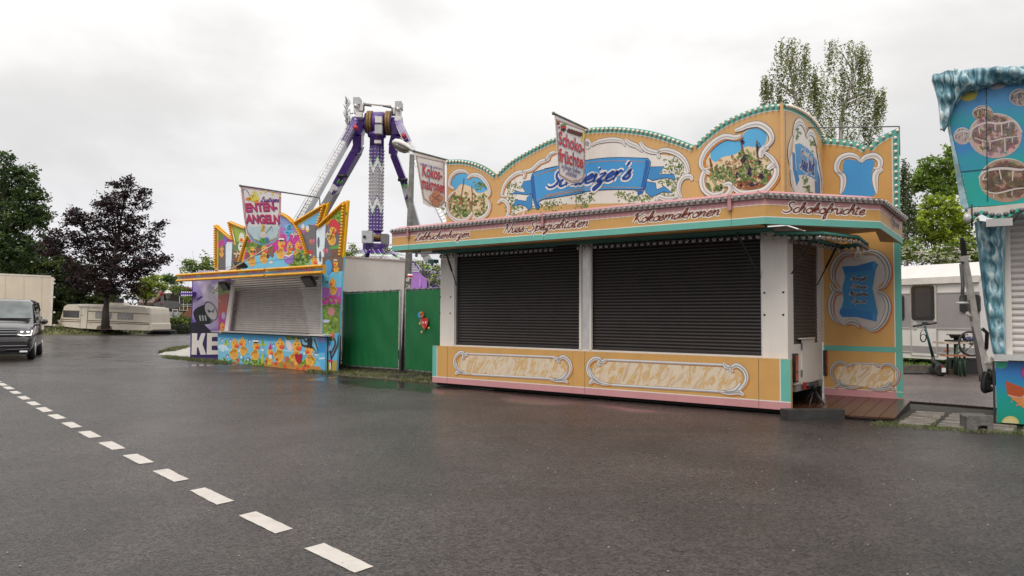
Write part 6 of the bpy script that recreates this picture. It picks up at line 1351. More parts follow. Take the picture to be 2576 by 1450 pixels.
for sg in (1,-1):
    pts=[(-.0,.52,.78),(-.03,.93,.80),(-.10,.93,1.0),(-.01,.54,.97)]
    if sg<0: pts=[(x,-y,z) for x,y,z in reversed(pts)]
    hl=vq('headlight',pts,mm('headlight_glass',(.10,.10,.11),.08,coat=1.),.055,hd)
    LIT=mm('headlight_lit',(.9,.9,.85),.2,emit=((1.,.98,.88),2.)); mb=MB()
    for pl in ([(.09,.56,.82),(.09,.70,.785),(.04,.90,.80),(.02,.92,.95)],):
        mb.tube([VP(x,y*sg,z) for x,y,z in pl],.014,LIT,6)
    for y in (.66,.82): mb.ball(VP(.075-.05*(y-.6),y*sg,.90),.05,LIT,8,5,sq=(1,1,.45))
    mb.build('headlight_strip',hl)
    vq('fog_light',[(.05,sg*.62,.27) if sg>0 else (.05,sg*.82,.27),(.05,sg*.82,.27) if sg>0 else (.05,sg*.62,.27),(.04,sg*.82,.32) if sg>0 else (.04,sg*.62,.32),(.04,sg*.62,.32) if sg>0 else (.04,sg*.82,.32)],CHR,.03,hd)
    mb=MB(); c=VP(-1.15,1.16*sg,1.21); 
    mb.ball(c,.18,VW,14,8,sq=(.6,.95,.62)); mb.tube([VP(-1.1,.93*sg,1.10),VP(-1.12,1.06*sg,1.12)],.035,VW,8); mb.build('wing_mirror',van)
    for x in (-.95,-4.0):
        mb=MB(); mb.lathe(VP(x,sg*.74,.33),lf*sg,[(0,.25*S),(.02,.33*S),(.2,.335*S),(.24,.30*S)],RUB,24); wl=mb.build('wheel',van)
        mb=MB(); mb.lathe(VP(x,sg*.965,.33),lf*sg,[(-.02,.22*S),(.0,.21*S),(.012,.05*S)],ALU,16); mb.build('rim',wl)
vq('underside',[(-.1,-.8,.2),(-.1,.8,.2),(-4.8,.8,.2),(-4.8,-.8,.2)],BLACK,.1,Vector((0,0,1)))
# ================================================================ BOX TRUCK
X3=facing(61.); q=lambda p,w=0:(lambda r:X3.P(r[0],w,r[1]))(X3.pt(p,w))
trk=thing('box_trailer','cream box truck body standing before the trees behind the dark van','truck',q((60,845))*1)
tdir=Vector((ray(128,760).x-.04,ray(128,760).y,0)).normalized()*2.4
mb=MB(); o=[(-260,676),(136,695),(130,819),(-260,826)]; mb.prism([q(p) for p in o],[q(p)+tdir for p in o],CREAM)
mb.build('box',trk)
TRM=mm('cream_trim',(.66,.60,.52),.4)
mb=MB(); mb.prism([q(p,-.03) for p in ((129,694),(136,695),(130,820),(124,820))],[q(p,0.01) for p in ((129,694),(136,695),(130,820),(124,820))],TRM); mb.build('corner_post',trk)
mb=MB(); mb.prism([q(p,-.03) for p in ((-260,676),(136,694.5),(136,698),(-260,679.5))],[q(p,.01) for p in ((-260,676),(136,694.5),(136,698),(-260,679.5))],TRM); mb.build('roof_rail',trk)
for y in (702,711,746,784,816):
    mb=MB(); mb.prism([q(p,-.05) for p in ((134,y),(139,y),(139,y+4),(134,y+4))],[q(p,.05) for p in ((134,y),(139,y),(139,y+4),(134,y+4))],TRM); mb.build('door_hinge',trk)
for x in (13,60,105):
    mb=MB(); mb.prism([q(p,-.012) for p in ((x,690),(x+.8,690),(x-.2,820),(x-1,820))],[q(p,.0) for p in ((x,690),(x+.8,690),(x-.2,820),(x-1,820))],mm('panel_seam',(.45,.38,.29),.6)); mb.build('panel_seam',trk)
mb=MB(); mb.prism([q(p,.2) for p in ((-260,824),(128,820),(126,832),(-260,840))],[q(p,.2)+tdir*.75 for p in ((-260,824),(128,820),(126,832),(-260,840))],mm('trailer_chassis')); mb.build('chassis',trk)
for x in (120,95,20): 
    mb=MB(); mb.lathe(q((x,832),.05),(0,-1,0),[(-.3,.42),(0,.42)],RUB,18); mb.build('wheel',trk)
# ================================================================ CARAVAN left
cn=X3.pt(zM(1735,900),-2.); CV=Fr(X3.P(cn[0],-2.,0),R(-17)); q=lambda p,w=0:(lambda r:CV.P(r[0],w,r[1]))(CV.pt(zM(*p),w))
car=thing('caravan','old cream touring caravan with brown stripes behind the dark red tree','caravan',CV.P(-4,1,.4))
CVM=mm('caravan_cream',(.66,.59,.49),.4,var=.05,vs=1,dirt=.18); BRL=mm('caravan_brown_line',(.16,.10,.05),.5)
o=[(690,845),(700,800),(722,735),(745,655),(790,632),(1000,628),(1240,632),(1500,648),(1680,664),(1712,685),(1735,745),(1738,900),(1695,935),(1130,922),(920,910),(760,892),(715,868)]
mb=MB(); mb.prism([q(p) for p in o],[q(p)+CV.w*2.2 for p in o],CVM); 
# nose: slopes forward
nose=[(1712,685),(1735,745),(1742,860),(1738,900)]; b2=[q(p) for p in nose]
ns=[(.02,.0),(.35,-.05),(.42,-.05),(.75,-.05),(.80,0),(.70,0)]
pr_=[(CV.pt(zM(1700,672))[1],.02),(CV.pt(zM(1715,690))[1],.20),(CV.pt(zM(1735,745))[1],.42),(CV.pt(zM(1740,850))[1],.50),(CV.pt(zM(1740,862))[1],.80),(CV.pt(zM(1740,925))[1],.85),(CV.pt(zM(1740,935))[1],.6)]
u9=CV.pt(zM(1737,850))[0]
A_=[CV.P(u9-.35+ 0,0.02,z) for z,_ in pr_]
L1_=[CV.P(u9-.1+e*.35,.10,z) for z,e in pr_]; L2__=[CV.P(u9-.1+e*.35,2.10,z) for z,e in pr_]; L0=[CV.P(u9-.3,.002,z) for z,e in pr_]; L4=[CV.P(u9-.3,2.19,z) for z,e in pr_]
m_=len(pr_); vs=L0+L1_+L2__+L4
mb.mesh(vs,[(r*m_+i,(r+1)*m_+i,(r+1)*m_+i+1,r*m_+i+1) for r in range(3) for i in range(m_-1)],CVM,smooth=False)
mb.build('body',car)
def cvp(name,pts,m,off=-.015,parent=car):
    mb=MB(); mb.prism([q(p,off) for p in pts],[q(p,.01) for p in pts],m); return mb.build(name,parent)
CG=mm('caravan_window',(.05,.05,.05),.1,var=.5,vs=1.5); CGC=mm('curtained_window',(.30,.29,.27),.2,var=.4,vs=9)
for pts,m in (([(735,705),(915,712),(913,785),(735,780)],CG),([(1113,722),(1288,730),(1285,798),(1110,793)],CGC),([(1368,732),(1542,740),(1538,808),(1365,804)],CGC)):
    cx=sum(p[0] for p in pts)/4; cy=sum(p[1] for p in pts)/4; fr_=cvp('window',[(cx+(a-cx)*1.05,cy+(b-cy)*1.1) for a,b in pts],BRL,-.012); cvp('pane',pts,m,-.022,fr_)
dr=cvp('door',[(946,668),(1018,672),(1000,914),(928,910)],CVM,-.02); cvp('door_handle',[(945,752),(955,753),(954,766),(944,765)],BLACK,-.04,dr)
for l0,l1 in (((705,800),(1733,846)),((705,823),(1733,862)),((720,700),(925,706)),((1015,706),(1735,742))): cvp('stripe',[l0,l1,(l1[0],l1[1]+9),(l0[0],l0[1]+9)],BRL)
for l in ([(1018,672),(1022,672),(1004,914),(1000,914)],[(942,668),(946,668),(928,910),(924,910)]): cvp('door_frame',l,BRL,-.024)
cvp('awning_rail',[(905,640),(1460,662),(1458,678),(905,655)],mm('awning_white',(.62,.58,.53),.4),-.12)
for x in (1045,1380,705): cvp('marker_light',[(x-8,855),(x+8,856),(x+8,864),(x-8,863)],mm('orange_marker',(.55,.13,.02),.4),-.03)
cvp('wheel_arch',[(1115,920),(1130,885),(1200,872),(1290,885),(1305,925)],BRL,-.01); 
mb=MB(); mb.lathe(q((1205,915),.25),-CV.w,[(-.2,.33),(.1,.33)],RUB,18); mb.build('wheel',car)
mb=MB(); r0=[q(p,.8) for p in ((1265,632),(1275,612),(1420,616),(1435,640))]; mb.prism(r0,[p+CV.w*.7 for p in r0],CVM); mb.build('roof_hatch',car)
mb=MB(); r0=[q(p,.8) for p in ((1320,590),(1375,560),(1385,566),(1380,614),(1340,610))]; mb.prism(r0,[p+CV.w*.5 for p in r0],DARKM); mb.build('open_skylight',car)
# ================================================================ TREES
LEAF=bpy.data.materials.new('leaves')
def leafmat(m):
    m.use_nodes=True; t=m.node_tree; b=t.nodes['Principled BSDF']; a=N(t,'ShaderNodeAttribute'); a.attribute_name='Col'; t.links.new(a.outputs['Color'],b.inputs['Base Color']); b.inputs['Roughness'].default_value=.55
    tr=N(t,'ShaderNodeBsdfTranslucent'); g=N(t,'ShaderNodeMix',data_type='RGBA',blend_type='MULTIPLY'); g.inputs[0].default_value=1; g.inputs[7].default_value=(1.5,1.6,.7,1); t.links.new(a.outputs['Color'],g.inputs[6]); t.links.new(g.outputs[2],tr.inputs[0])
    ms=N(t,'ShaderNodeMixShader'); ms.inputs[0].default_value=.35; o=t.nodes['Material Output']; t.links.new(b.outputs[0],ms.inputs[1]); t.links.new(tr.outputs[0],ms.inputs[2]); t.links.new(ms.outputs[0],o.inputs[0])
leafmat(LEAF)
BARK=mm('bark',(.055,.042,.034),.9,var=.4,vs=9,bump=.8,bs=18); BIRCH=mm('birch_bark',(.40,.36,.33),.8,var=.5,vs=5)
rs=np.random.RandomState(11); DK=3.4
def leafmesh(name,parent,C,sz,cols,asp=.55,down=0.,mat_=None):
    """C: (n,3) leaf centres; cols (n,3)"""
    n=len(C); a=rs.normal(size=(n,3)); a[:,2]=a[:,2]*.6-down; a/=np.linalg.norm(a,axis=1)[:,None]; b=np.cross(a,rs.normal(size=(n,3))); b/=np.linalg.norm(b,axis=1)[:,None]
    s=(sz*rs.uniform(.6,1.3,n))[:,None]; L=np.array(WL[parent.name]); a=a*s; b=b*s*asp
    V=np.stack([C-a,C+b,C+a,C-b],axis=1).reshape(-1,3)-L
    me=bpy.data.meshes.new(name); me.vertices.add(4*n); me.vertices.foreach_set('co',V.astype(np.float32).ravel()); me.loops.add(4*n); me.loops.foreach_set('vertex_index',np.arange(4*n,dtype=np.int32)); me.polygons.add(n)
    me.polygons.foreach_set('loop_start',np.arange(0,4*n,4,dtype=np.int32)); me.polygons.foreach_set('loop_total',np.full(n,4,dtype=np.int32)); me.materials.append(mat_ or LEAF)
    at=me.color_attributes.new('Col','FLOAT_COLOR','CORNER'); cc=np.ones((n,4),dtype=np.float32); cc[:,:3]=cols; at.data.foreach_set('color',np.repeat(cc,4,axis=0).ravel()); me.update(calc_edges=True)
    o=bpy.data.objects.new(name,me); COL.objects.link(o); o.parent=parent; WL[o.name]=Vector(L); return o
def tree(name,label,cat,Dp,z,blobs,cols,base,leaf=.12,dens=9.,clr=.32,per=16,trunk=None,bark=None,depth=1.,droop=False,group=None,limbs=True,dark=.5,tr=.22,seed=0,bz=0.):
    fr=facing(Dp); 
    bq=fr.pt(base); root=thing(name,label,cat,fr.P(bq[0],0,bz),group)
    cen=[];rr=[]
    for (x,y,rx,ry) in blobs:
        k_=abs(fr.pt(z(x+rx,y))[0]-fr.pt(z(x,y))[0]); kz=abs(fr.pt(z(x,y+ry))[1]-fr.pt(z(x,y))[1]); qx,qz=fr.pt(z(x,y)); w=rs.uniform(-.6,.6)*depth*k_
        cen.append(np.array(fr.P(qx,w,qz))); rr.append((k_,k_*depth,kz))
    Cs=[];Co=[]
    for c,(a,b_,h) in zip(cen,rr):
        n=max(10,int(dens*DK*(a*h+a*a*.35))); d=rs.normal(size=(n,3)); d/=np.linalg.norm(d,axis=1)[:,None]; rad_=rs.uniform(.25,1,n)**.55
        pc=c+d*rad_[:,None]*np.array([a,b_,h])*(1.2 if droop else 1.05)
        for p in pc:
            m=int(per*rs.uniform(.5,1.5)); base_c=np.array(cols[rs.randint(len(cols))])*rs.uniform(.55,1.45)
            if droop:
                L_=rs.uniform(.9,2.2)*droop; t=rs.uniform(0,1,m*2); pts=p+np.stack([rs.normal(0,.035+.03*t,m*2)*droop+.12*t*rs.uniform(-1,1),rs.normal(0,.1,m*2),-t*L_],axis=1); m=m*2
            else:
                # flattened spray with an upturned tip
                dr=rs.normal(size=3); dr[2]*=.35; dr/=np.linalg.norm(dr); t=rs.uniform(-1,1,m); pts=p+dr*t[:,None]*clr*1.5+rs.normal(size=(m,3))*np.array([.45,.45,.25])*clr
            Cs.append(pts); Co.append(np.clip(base_c*rs.uniform(.75,1.25,(m,1)),0,.9))
    C=np.concatenate(Cs); Cc=np.concatenate(Co); leafmesh('crown',root,C,leaf,Cc,down=.8 if droop else 0.)
    if limbs:
        mb=MB(); bk=bark or BARK; b0=fr.P(bq[0],0,bz); top=sorted(cen,key=lambda c:-c[2])[0]*np.array([1,1,1.])-np.array([0,0,.3]); tx=[Vector(b0)]
        if trunk: tx+=[fr.P(fr.pt(z(*p))[0],0,fr.pt(z(*p))[1]) for p in trunk]
        fork=tx[-1]; tx.append(Vector(top)); n=len(tx); mb.tube(tx,[tr*(1-.85*i/(n-1)) for i in range(n)],bk,10)
        for c in cen:
            if droop and rs.rand()<.35: continue
            c=Vector(c); f=fork+(Vector(top)-fork)*max(0,min(.75,(c.z-fork.z)/max(1,(top[2]-fork.z))*.6)); m_=(f+c)/2+Vector((0,0,(c-f).length*(-.06 if not droop else .1))); mb.tube([f,m_,c],[tr*.24,tr*.13,.01],bk,5)
            for _ in range(0 if droop else 5):
                e=c+Vector(rs.uniform(-1,1,3))*min(rr[0][0]*2,.8); mb.tube([m_+(c-m_)*rs.uniform(0,1),e],[tr*.06,.006],bk,4)
        mb.build('trunk',root)
    return root
PURL=[(.018,.008,.012),(.028,.010,.015),(.012,.006,.009),(.036,.014,.017)]
tree('copper_beech','dark purple-leaved tree standing in front of the cream caravan','tree',58.,zA,[(770,325,45,70),(720,410,100,60),(850,400,48,60),(640,420,60,40),(560,520,100,60),(760,520,120,80),(470,500,60,55),(420,620,110,55),(600,650,170,85),(840,650,95,80),(935,600,40,55),(340,690,90,50),(500,780,150,70),(740,780,160,80),(930,750,85,40),(1000,745,35,22),(560,880,110,70),(790,870,100,70),(300,640,40,30),(690,930,100,35),(455,455,28,18),(770,270,16,30),(880,330,18,20),(700,290,28,12),(975,530,18,14),(850,940,50,50)],PURL,(265,831),leaf=.11,dens=10,clr=.32,per=22,trunk=[(645,1060),(655,970)],tr=.34,bz=.5)
GL1=[(.035,.065,.018),(.05,.085,.022),(.024,.048,.014),(.07,.10,.03)]
tree('broadleaf_tree','tall dark green tree cut by the left edge above the cream truck','tree',66.,zA,[(30,150,60,70),(110,230,55,55),(190,235,45,60),(40,300,110,90),(190,340,90,55),(240,370,45,30),(90,470,160,90),(230,440,55,40),(60,620,150,100),(220,520,85,55),(270,480,40,18),(160,690,130,70),(-60,400,120,200),(-60,650,120,150),(270,590,30,40),(60,780,120,70)],GL1,(20,835),leaf=.14,dens=8.5,clr=.4,per=22,tr=.4,bz=.5)
DG=[(.028,.045,.012),(.040,.060,.015),(.018,.030,.009),(.06,.08,.02)]
bgg='green trees in a row behind the truck and the caravan'
tree('background_tree','dark green trees between the cream truck and the dark red tree','tree',80.,zA,[(60,800,130,90),(180,760,90,70),(260,830,110,90),(100,900,140,80),(330,920,100,90),(330,1030,90,80),(380,800,70,60)],DG,(140,835),leaf=.19,dens=6,clr=.5,per=22,tr=.3,bz=.6,group=bgg)
tree('background_tree','mid green tree partly hidden behind the dark red tree','tree',84.,zA,[(450,850,110,100),(560,960,120,110),(420,980,100,100),(660,1010,90,70),(350,740,60,60),(180,680,60,50),(480,1060,140,60)],[(.045,.07,.015),(.03,.05,.012),(.07,.09,.02)],(210,835),leaf=.2,dens=6,clr=.5,per=22,tr=.3,bz=.6,group=bgg)
YG=[(.22,.27,.03),(.16,.20,.03),(.27,.32,.05),(.11,.14,.02)]
tree('background_tree','yellow-green tree just right of the dark red tree above the caravan roof','tree',82.,zR,[(60,700,130,60),(200,640,110,60),(330,680,70,50),(120,800,110,50),(200,570,60,40),(20,760,120,60),(60,600,50,50)],YG,(345,838),leaf=.17,dens=10,clr=.42,per=22,tr=.2,bz=.6,group=bgg)
tree('background_tree','mid green tree behind the black gable, above the yellow awning tip','tree',98.,zR,[(470,530,80,40),(380,590,90,50),(520,590,80,50)],[(.07,.12,.04),(.05,.09,.03)],(440,836),leaf=.2,dens=6,clr=.5,per=18,tr=.2,bz=.6,group=bgg)
tree('background_tree','yellow-green tree rising behind the tip of the yellow awning','tree',50.,zR,[(560,690,110,60),(640,780,90,60),(700,860,80,50),(740,380,60,40),(680,440,100,40),(800,400,80,30),(970,290,60,40),(1000,370,80,60),(900,420,90,50),(720,320,25,35),(1010,430,60,50)],[(.15,.20,.05),(.10,.15,.03),(.18,.24,.06)],(505,850),leaf=.10,dens=7,clr=.3,per=14,tr=.16,group=bgg)
tree('background_tree','young green tree seen through the gap under the sweet stall awning','tree',52.,zW,[(900,700,90,120),(1000,900,140,160),(1180,760,60,100),(1180,1000,60,150),(700,640,60,60),(880,1100,120,120)],YG,(1080,840),leaf=.10,dens=7,clr=.3,per=14,tr=.14,group=bgg)
tree('bush','small leafy twigs poking up beside the ride between duck stall and lamp','bush',46.,y2E,[(20,830,40,50),(110,720,30,40),(150,780,40,30),(650,770,30,30),(60,860,60,40),(30,900,60,60)],YG,(880,840),leaf=.07,dens=5,clr=.2,per=9,tr=.08)
# birches
BG_=[(.15,.17,.06),(.18,.20,.075),(.10,.12,.04),(.23,.24,.10)]
tree('birch_tree','left weeping birch rising behind the right peak of the sweet stall','tree',34.,zS,[(480,180,80,40),(600,190,90,50),(700,240,50,40),(420,280,90,60),(560,330,90,70),(690,400,60,70),(360,480,80,60),(500,520,110,70),(640,560,90,80),(270,640,60,40),(400,680,110,80),(560,720,120,80),(700,760,90,90),(380,840,80,60),(560,900,120,80),(760,930,90,90),(760,600,80,60),(560,1040,140,90),(760,1120,110,110),(250,700,40,60),(230,600,40,30),(820,480,60,40),(820,640,70,70),(840,800,60,90),(860,1000,60,120),(900,1180,60,90)],BG_,zS(640,1900),leaf=.052,dens=2.9,clr=.2,per=18,trunk=[zS(0,0) and (640,1100)],bark=BIRCH,droop=.85,tr=.15)
tree('birch_tree','right weeping birch rising behind the right peak of the sweet stall','tree',36.,zS,[(920,600,60,60),(930,780,80,90),(1540,900,40,60),(1480,1040,60,80),(1600,760,25,40),(980,200,60,40),(1040,280,80,60),(1190,220,80,50),(1360,200,50,60),(1400,300,60,50),(1300,320,80,60),(1120,420,90,70),(1250,470,100,80),(1380,460,60,80),(1440,560,50,40),(1080,600,90,80),(1230,640,110,80),(1400,640,100,70),(1530,740,60,60),(1560,820,35,40),(1050,780,90,80),(1200,820,120,90),(1380,820,100,80),(1480,860,60,60),(1060,980,90,100),(1220,1020,120,120),(1380,1020,80,100),(1300,1200,120,120),(1120,1200,120,120),(1420,1240,60,80),(1000,1120,60,100)],BG_,zS(1120,1900),leaf=.052,dens=2.9,clr=.2,per=18,trunk=[(1110,1100)],bark=BIRCH,droop=.85,tr=.16)
tree('birch_tree','weeping birch directly right of the sweet stall, above the white caravan','tree',38.,zU,[(230,250,50,40),(200,330,50,60),(210,450,60,80),(230,600,70,90),(240,760,80,100),(260,900,80,100),(300,560,60,80),(200,1000,60,90),(170,700,60,90),(310,760,60,100)],[(.06,.09,.025),(.085,.11,.03),(.045,.065,.018)],zU(210,1700),leaf=.065,dens=4,clr=.2,per=20,bark=BIRCH,droop=1.1,tr=.14)
MG=[(.17,.26,.035),(.13,.20,.025),(.22,.31,.055),(.09,.14,.02)]
tree('maple_tree','large fresh green maple behind the leaning edge of the ice stall','tree',46.,zU,[(710,130,50,60),(740,220,80,70),(680,280,90,60),(480,250,70,40),(450,340,90,50),(560,340,110,60),(400,430,80,50),(540,460,130,70),(700,420,120,80),(790,330,60,70),(420,520,80,60),(600,580,130,70),(760,560,90,70),(840,480,40,80),(360,500,50,40)],MG,zU(650,1700),leaf=.12,dens=13,clr=.34,per=22,trunk=[(760,900)],tr=.2)
tree('broadleaf_tree','bright yellow-green tree below the maple and left of the ice stall','tree',42.,zU,[(560,700,110,70),(700,720,120,70),(460,780,90,70),(400,880,90,80),(560,860,130,90),(720,860,120,90),(840,850,70,80),(440,980,110,80),(620,1000,140,90),(800,980,110,90),(900,900,50,80),(560,1100,140,80),(760,1100,140,80),(920,1080,80,100)],[(.24,.31,.025),(.20,.26,.02),(.33,.40,.04),(.11,.155,.015)],zU(620,1700),leaf=.11,dens=15,clr=.32,per=22,tr=.18)
bb='bushes along the back of the white caravan'
tree('bush','green elder bush with white blossom left of the support arm behind the caravan roof','bush',34.,zU,[(260,1200,90,70),(400,1220,110,80),(560,1260,120,80),(300,1320,130,70),(480,1350,130,60),(220,1290,60,80),(640,1340,100,60)],[(.16,.22,.03),(.11,.155,.022),(.20,.26,.05),(.07,.10,.016)],zU(400,1700),leaf=.09,dens=10,clr=.27,per=20,tr=.1,group=bb)
tree('bush','green elder bush with white blossom right of the support arm behind the caravan roof','bush',35.,zU,[(700,1220,100,80),(820,1250,110,80),(940,1240,90,90),(760,1340,130,60),(940,1330,90,70),(1010,1280,60,80),(980,1150,60,80)],[(.15,.21,.03),(.10,.145,.022),(.19,.25,.05),(.07,.10,.016)],zU(820,1700),leaf=.09,dens=10,clr=.27,per=20,tr=.1,group=bb)
# blossom as flat white umbels on the bushes
fb_=facing(33.3); mb=MB(); UM=mm('white_blossom',(.55,.52,.42),.8,var=.2)
for i in range(110):
    x=random.uniform(200,1030); y=random.gauss(1290,55); qx,qz=fb_.pt(zU(x,y)); c=fb_.P(qx,random.uniform(-.2,.5),qz)
    if qz<3.0: continue
    for j in range(7): mb.ball(c+Vector((random.gauss(0,.05),random.gauss(0,.05),random.gauss(0,.012))),.022,UM,5,3)
tag(mb.build('elder_blossom'),'small white flower heads sprinkled over the bushes behind the caravan','blossom',kind='stuff')
# far wood: closes the view behind everything
def wood(name,label,Dp,x0,x1,ytop,ybot,step,cols,leaf,n):
    fr=facing(Dp); o=thing(name,label,'wood',fr.P(0,0,0)); C=[];Cc=[]
    for i in range(n):
        x=random.uniform(x0,x1); y=ytop+(ybot-ytop)*random.random()**.8+ 12*math.sin(x*.045)+7*math.sin(x*.13); qx,qz=fr.pt((x,y)); c=np.array(fr.P(qx,random.uniform(0,6),qz)); m=16; C.append(c+rs.normal(size=(m,3))*np.array([.7,.7,.5])*leaf*3); Cc.append(np.tile(np.array(random.choice(cols))*random.uniform(.6,1.4),(m,1)))
    tag(leafmesh('crowns',o,np.concatenate(C),leaf,np.concatenate(Cc)),kind='stuff'); return o
def wood_flat(name,label,Dp,x0,x1,ytop,ybot,cols,leaf,n):
    o=wood(name,label,Dp,x0,x1,ytop,ybot,1,cols,leaf,n); me=[c for c in o.children][0]; wm=me.matrix_basis.copy(); 
    return o
w1=wood('far_wood','dark distant wood on the horizon behind the caravan and the truck',125.,-400,560,765,830,1,[(.03,.045,.015),(.045,.06,.02)],.5,1100); w1['kind']='stuff'
w2=wood('far_wood','green distant wood on the horizon behind the right-hand caravan',90.,2050,3100,690,830,1,[(.06,.09,.02),(.09,.12,.03),(.04,.06,.015)],.34,1500); w2['kind']='stuff'
w3=wood('far_wood','distant wood behind the stalls and the ride',110.,540,2300,770,830,1,[(.05,.07,.02),(.07,.09,.025)],.45,1500); w3['kind']='stuff'
# ================================================================ small things in the left background
zX=Zm(3740,1250,356/1098); zY=Zm(540,1100,260/1257)
def on(fr,w=0): return lambda p:(lambda q:fr.P(q[0],w,q[1]))(fr.pt(p,w))
def plate(fr,pts,m,w0,w1,name=None,parent=None,mb=None,col=(1,1,1)):
    """prism with the outline (px) on plane w0, reaching to w1"""
    b=mb or MB(); qs=[fr.pt(p,w0) for p in pts]; b.prism([fr.P(a,w0,z) for a,z in qs],[fr.P(a,w1,z) for a,z in qs],m,col)
    if not mb: return b.build(name,parent)
HS=facing(88.)
house=thing('timber_house','dark timber house with reddish tiled roof and white framed windows behind the yellow-green tree','house',HS.P(-34,0,.4))
DW=mm('dark_timber',(.022,.014,.012),.8,var=.3,vs=3)
plate(HS,MP(zY,[(60,560),(340,560),(340,900),(60,900)]),DW,0,6,'wall',house)
plate(HS,MP(zY,[(330,560),(715,215),(1300,300),(1300,900),(330,900)]),DW,.2,7,'wall',house)
TILE=mat('roof_tiles',(.13,.08,.07),.8,var=.5,vs=2.2,bump=.6,bs=3)
mb=MB(); a=[HS.pt(zY(*p),-1.) for p in ((70,540),(350,535))]; b=[HS.pt(zY(*p),4.) for p in ((180,380),(620,230))]
mb.prism([HS.P(a[0][0],-1,a[0][1]),HS.P(a[1][0],-1,a[1][1]),HS.P(b[1][0],4,b[1][1]),HS.P(b[0][0],4,b[0][1])],[HS.P(a[0][0],-1,a[0][1]-.3),HS.P(a[1][0],-1,a[1][1]-.3),HS.P(b[1][0],4,b[1][1]-.3),HS.P(b[0][0],4,b[0][1]-.3)],TILE); mb.build('roof',house)
plate(HS,MP(zY,[(330,560),(715,205),(1320,300),(1320,330),(715,235),(345,575)]),mm('roof_edge_red',(.16,.05,.035),.7),-.2,6.5,'roof_edge',house)
HW2=mm('window_frame_white',(.6,.58,.56),.5)
for x in (855,930,1012,1095):
    plate(HS,MP(zY,[(x,420),(x+8,420),(x+8,690),(x,690)]),HW2,.05,.15,'window_frame',house)
for y in (575,605,684): plate(HS,MP(zY,[(855,y),(1110,y),(1110,y+7),(855,y+7)]),HW2,.04,.14,'window_frame',house)
plate(HS,MP(zY,[(858,425),(1108,425),(1108,575),(858,575)]),CG,.16,.19,'window',house); plate(HS,MP(zY,[(858,612),(1108,612),(1108,684),(858,684)]),mm('brown_window',(.10,.06,.03),.2,var=.4,vs=1),.16,.19,'window',house)
plate(HS,MP(zY,[(720,665),(830,665),(830,720),(720,720)]),HW2,.1,.19,'window_frame',house); plate(HS,MP(zY,[(735,680),(815,680),(815,722),(735,722)]),CG,.05,.09,'window',house)
H2=facing(76.); hut=thing('red_roofed_hut','low hut with steep rust-red roof beside the purple searchlight board','hut',H2.P(-31,0,0))
plate(H2,MP(zY,[(810,840),(1090,625),(1250,560),(1250,870)]),mat('rusty_roof',(.19,.075,.045),.8,var=.25,vs=3,bump=.5,bs=5),0,4,'roof',hut)
plate(H2,MP(zY,[(900,845),(1250,860),(1250,960),(900,950)]),DW,.5,3.5,'wall',hut)
for i,(x0,x1,lab) in enumerate(((640,722,'pale grey gate pillar, left of two, before the dark timber house'),(762,836,'pale grey gate pillar, right of two, before the dark timber house'))):
    H3=facing(72.); b=H3.pt(zY(x0,895)); mb=MB(); plate(H3,MP(zY,[(x0,714),(x1,716),(x1,890),(x0,888)]),mm('pillar_grey',(.36,.35,.36),.6,var=.1),0,.6,mb=mb)
    tag(mb.build('gate_pillar',origin=H3.P(b[0],0,b[1])),lab,'pillar','gate pillars by the timber house')
H3=facing(70.); mb=MB(); plate(H3,MP(zY,[(518,790),(603,790),(600,880),(515,880)]),mm('red_board',(.45,.10,.07),.5,var=.6,vs=6),0,.08,mb=mb); tag(mb.build('red_poster',origin=H3.P(*(lambda q:(q[0],0,q[1]))(H3.pt(zY(560,880))))),'small red and white poster board behind the caravan nose','poster')
# lantern
H4=facing(68.); o4=on(H4); ln=thing('garden_lantern','black post lantern with a silver bell-shaped hood in front of the dark timber house','street lamp',o4(zY(630,900)))
mb=MB(); mb.tube([o4(zY(632,900)),o4(zY(636,410))],.07,BLACK,8); mb.build('pole',ln)
mb=MB(); c=o4(zY(638,372)); mb.lathe(c-Vector((0,0,.45)),Zv,[(0,.10),(.1,.17),(.4,.22),(.5,.40),(.58,.34),(.8,.14),(.9,.05)],mm('lantern_silver',(.5,.48,.45),.25,.7),14); mb.build('lamp_head',ln)
mb=MB(); mb.lathe(o4(zY(632,580)),(0,-1,.0),[(0,.1),(.05,.1)],DARKM,10); 
vs=[];c=H4.pt(zY(632,580))
ring=[(c[0]+1.28*math.cos(t)*1.0,c[1]+.38*math.sin(t)) for t in [2*math.pi*i/20 for i in range(20)]]; mb.prism([H4.P(a,-.1,b) for a,b in ring],[H4.P(a,0,b) for a,b in ring],mm('oval_board',(.10,.10,.105),.5)); mb.build('oval_board',ln)
# sign on a mobile post
sg=G(*zY(495,1150)); H5=facing(sg.y); o5=on(H5); sn=thing('mobile_road_sign','temporary road sign seen from behind on a grey post in black foot plates','road sign',sg)
mb=MB(); mb.tube([sg,o5(zY(518,390))],.055,STEEL,8); mb.build('post',sn)
plate(H5,MP(zY,[(500,405),(560,395),(560,568),(500,562)]),mm('sign_back',(.22,.22,.22),.5),-.07,-.1,'sign_panel',sn)
mb=MB(); mb.lathe(o5(zY(518,400)),Zv,[(0,.14),(.25,.12)],mm('band_red'),10); mb.lathe(o5(zY(508,572)),Zv,[(0,.12),(.12,.12)],mm('band_red'),10); mb.build('clamp',sn)
for dz,rx,dx in ((0,1.25,0),(.14,1.05,.1),(.28,.9,.25)):
    mb=MB(); c=sg+Vector((dx,0,dz)); mb.prism([c+Vector((a*.8,b*.8,.12)) for a,b in ((-rx,-.5),(rx,-.5),(rx,.5),(-rx,.5))],[c+Vector((a,b,0)) for a,b in ((-rx,-.6),(rx,-.6),(rx,.6),(-rx,.6))],RUB); mb.build('foot_plate',sn)
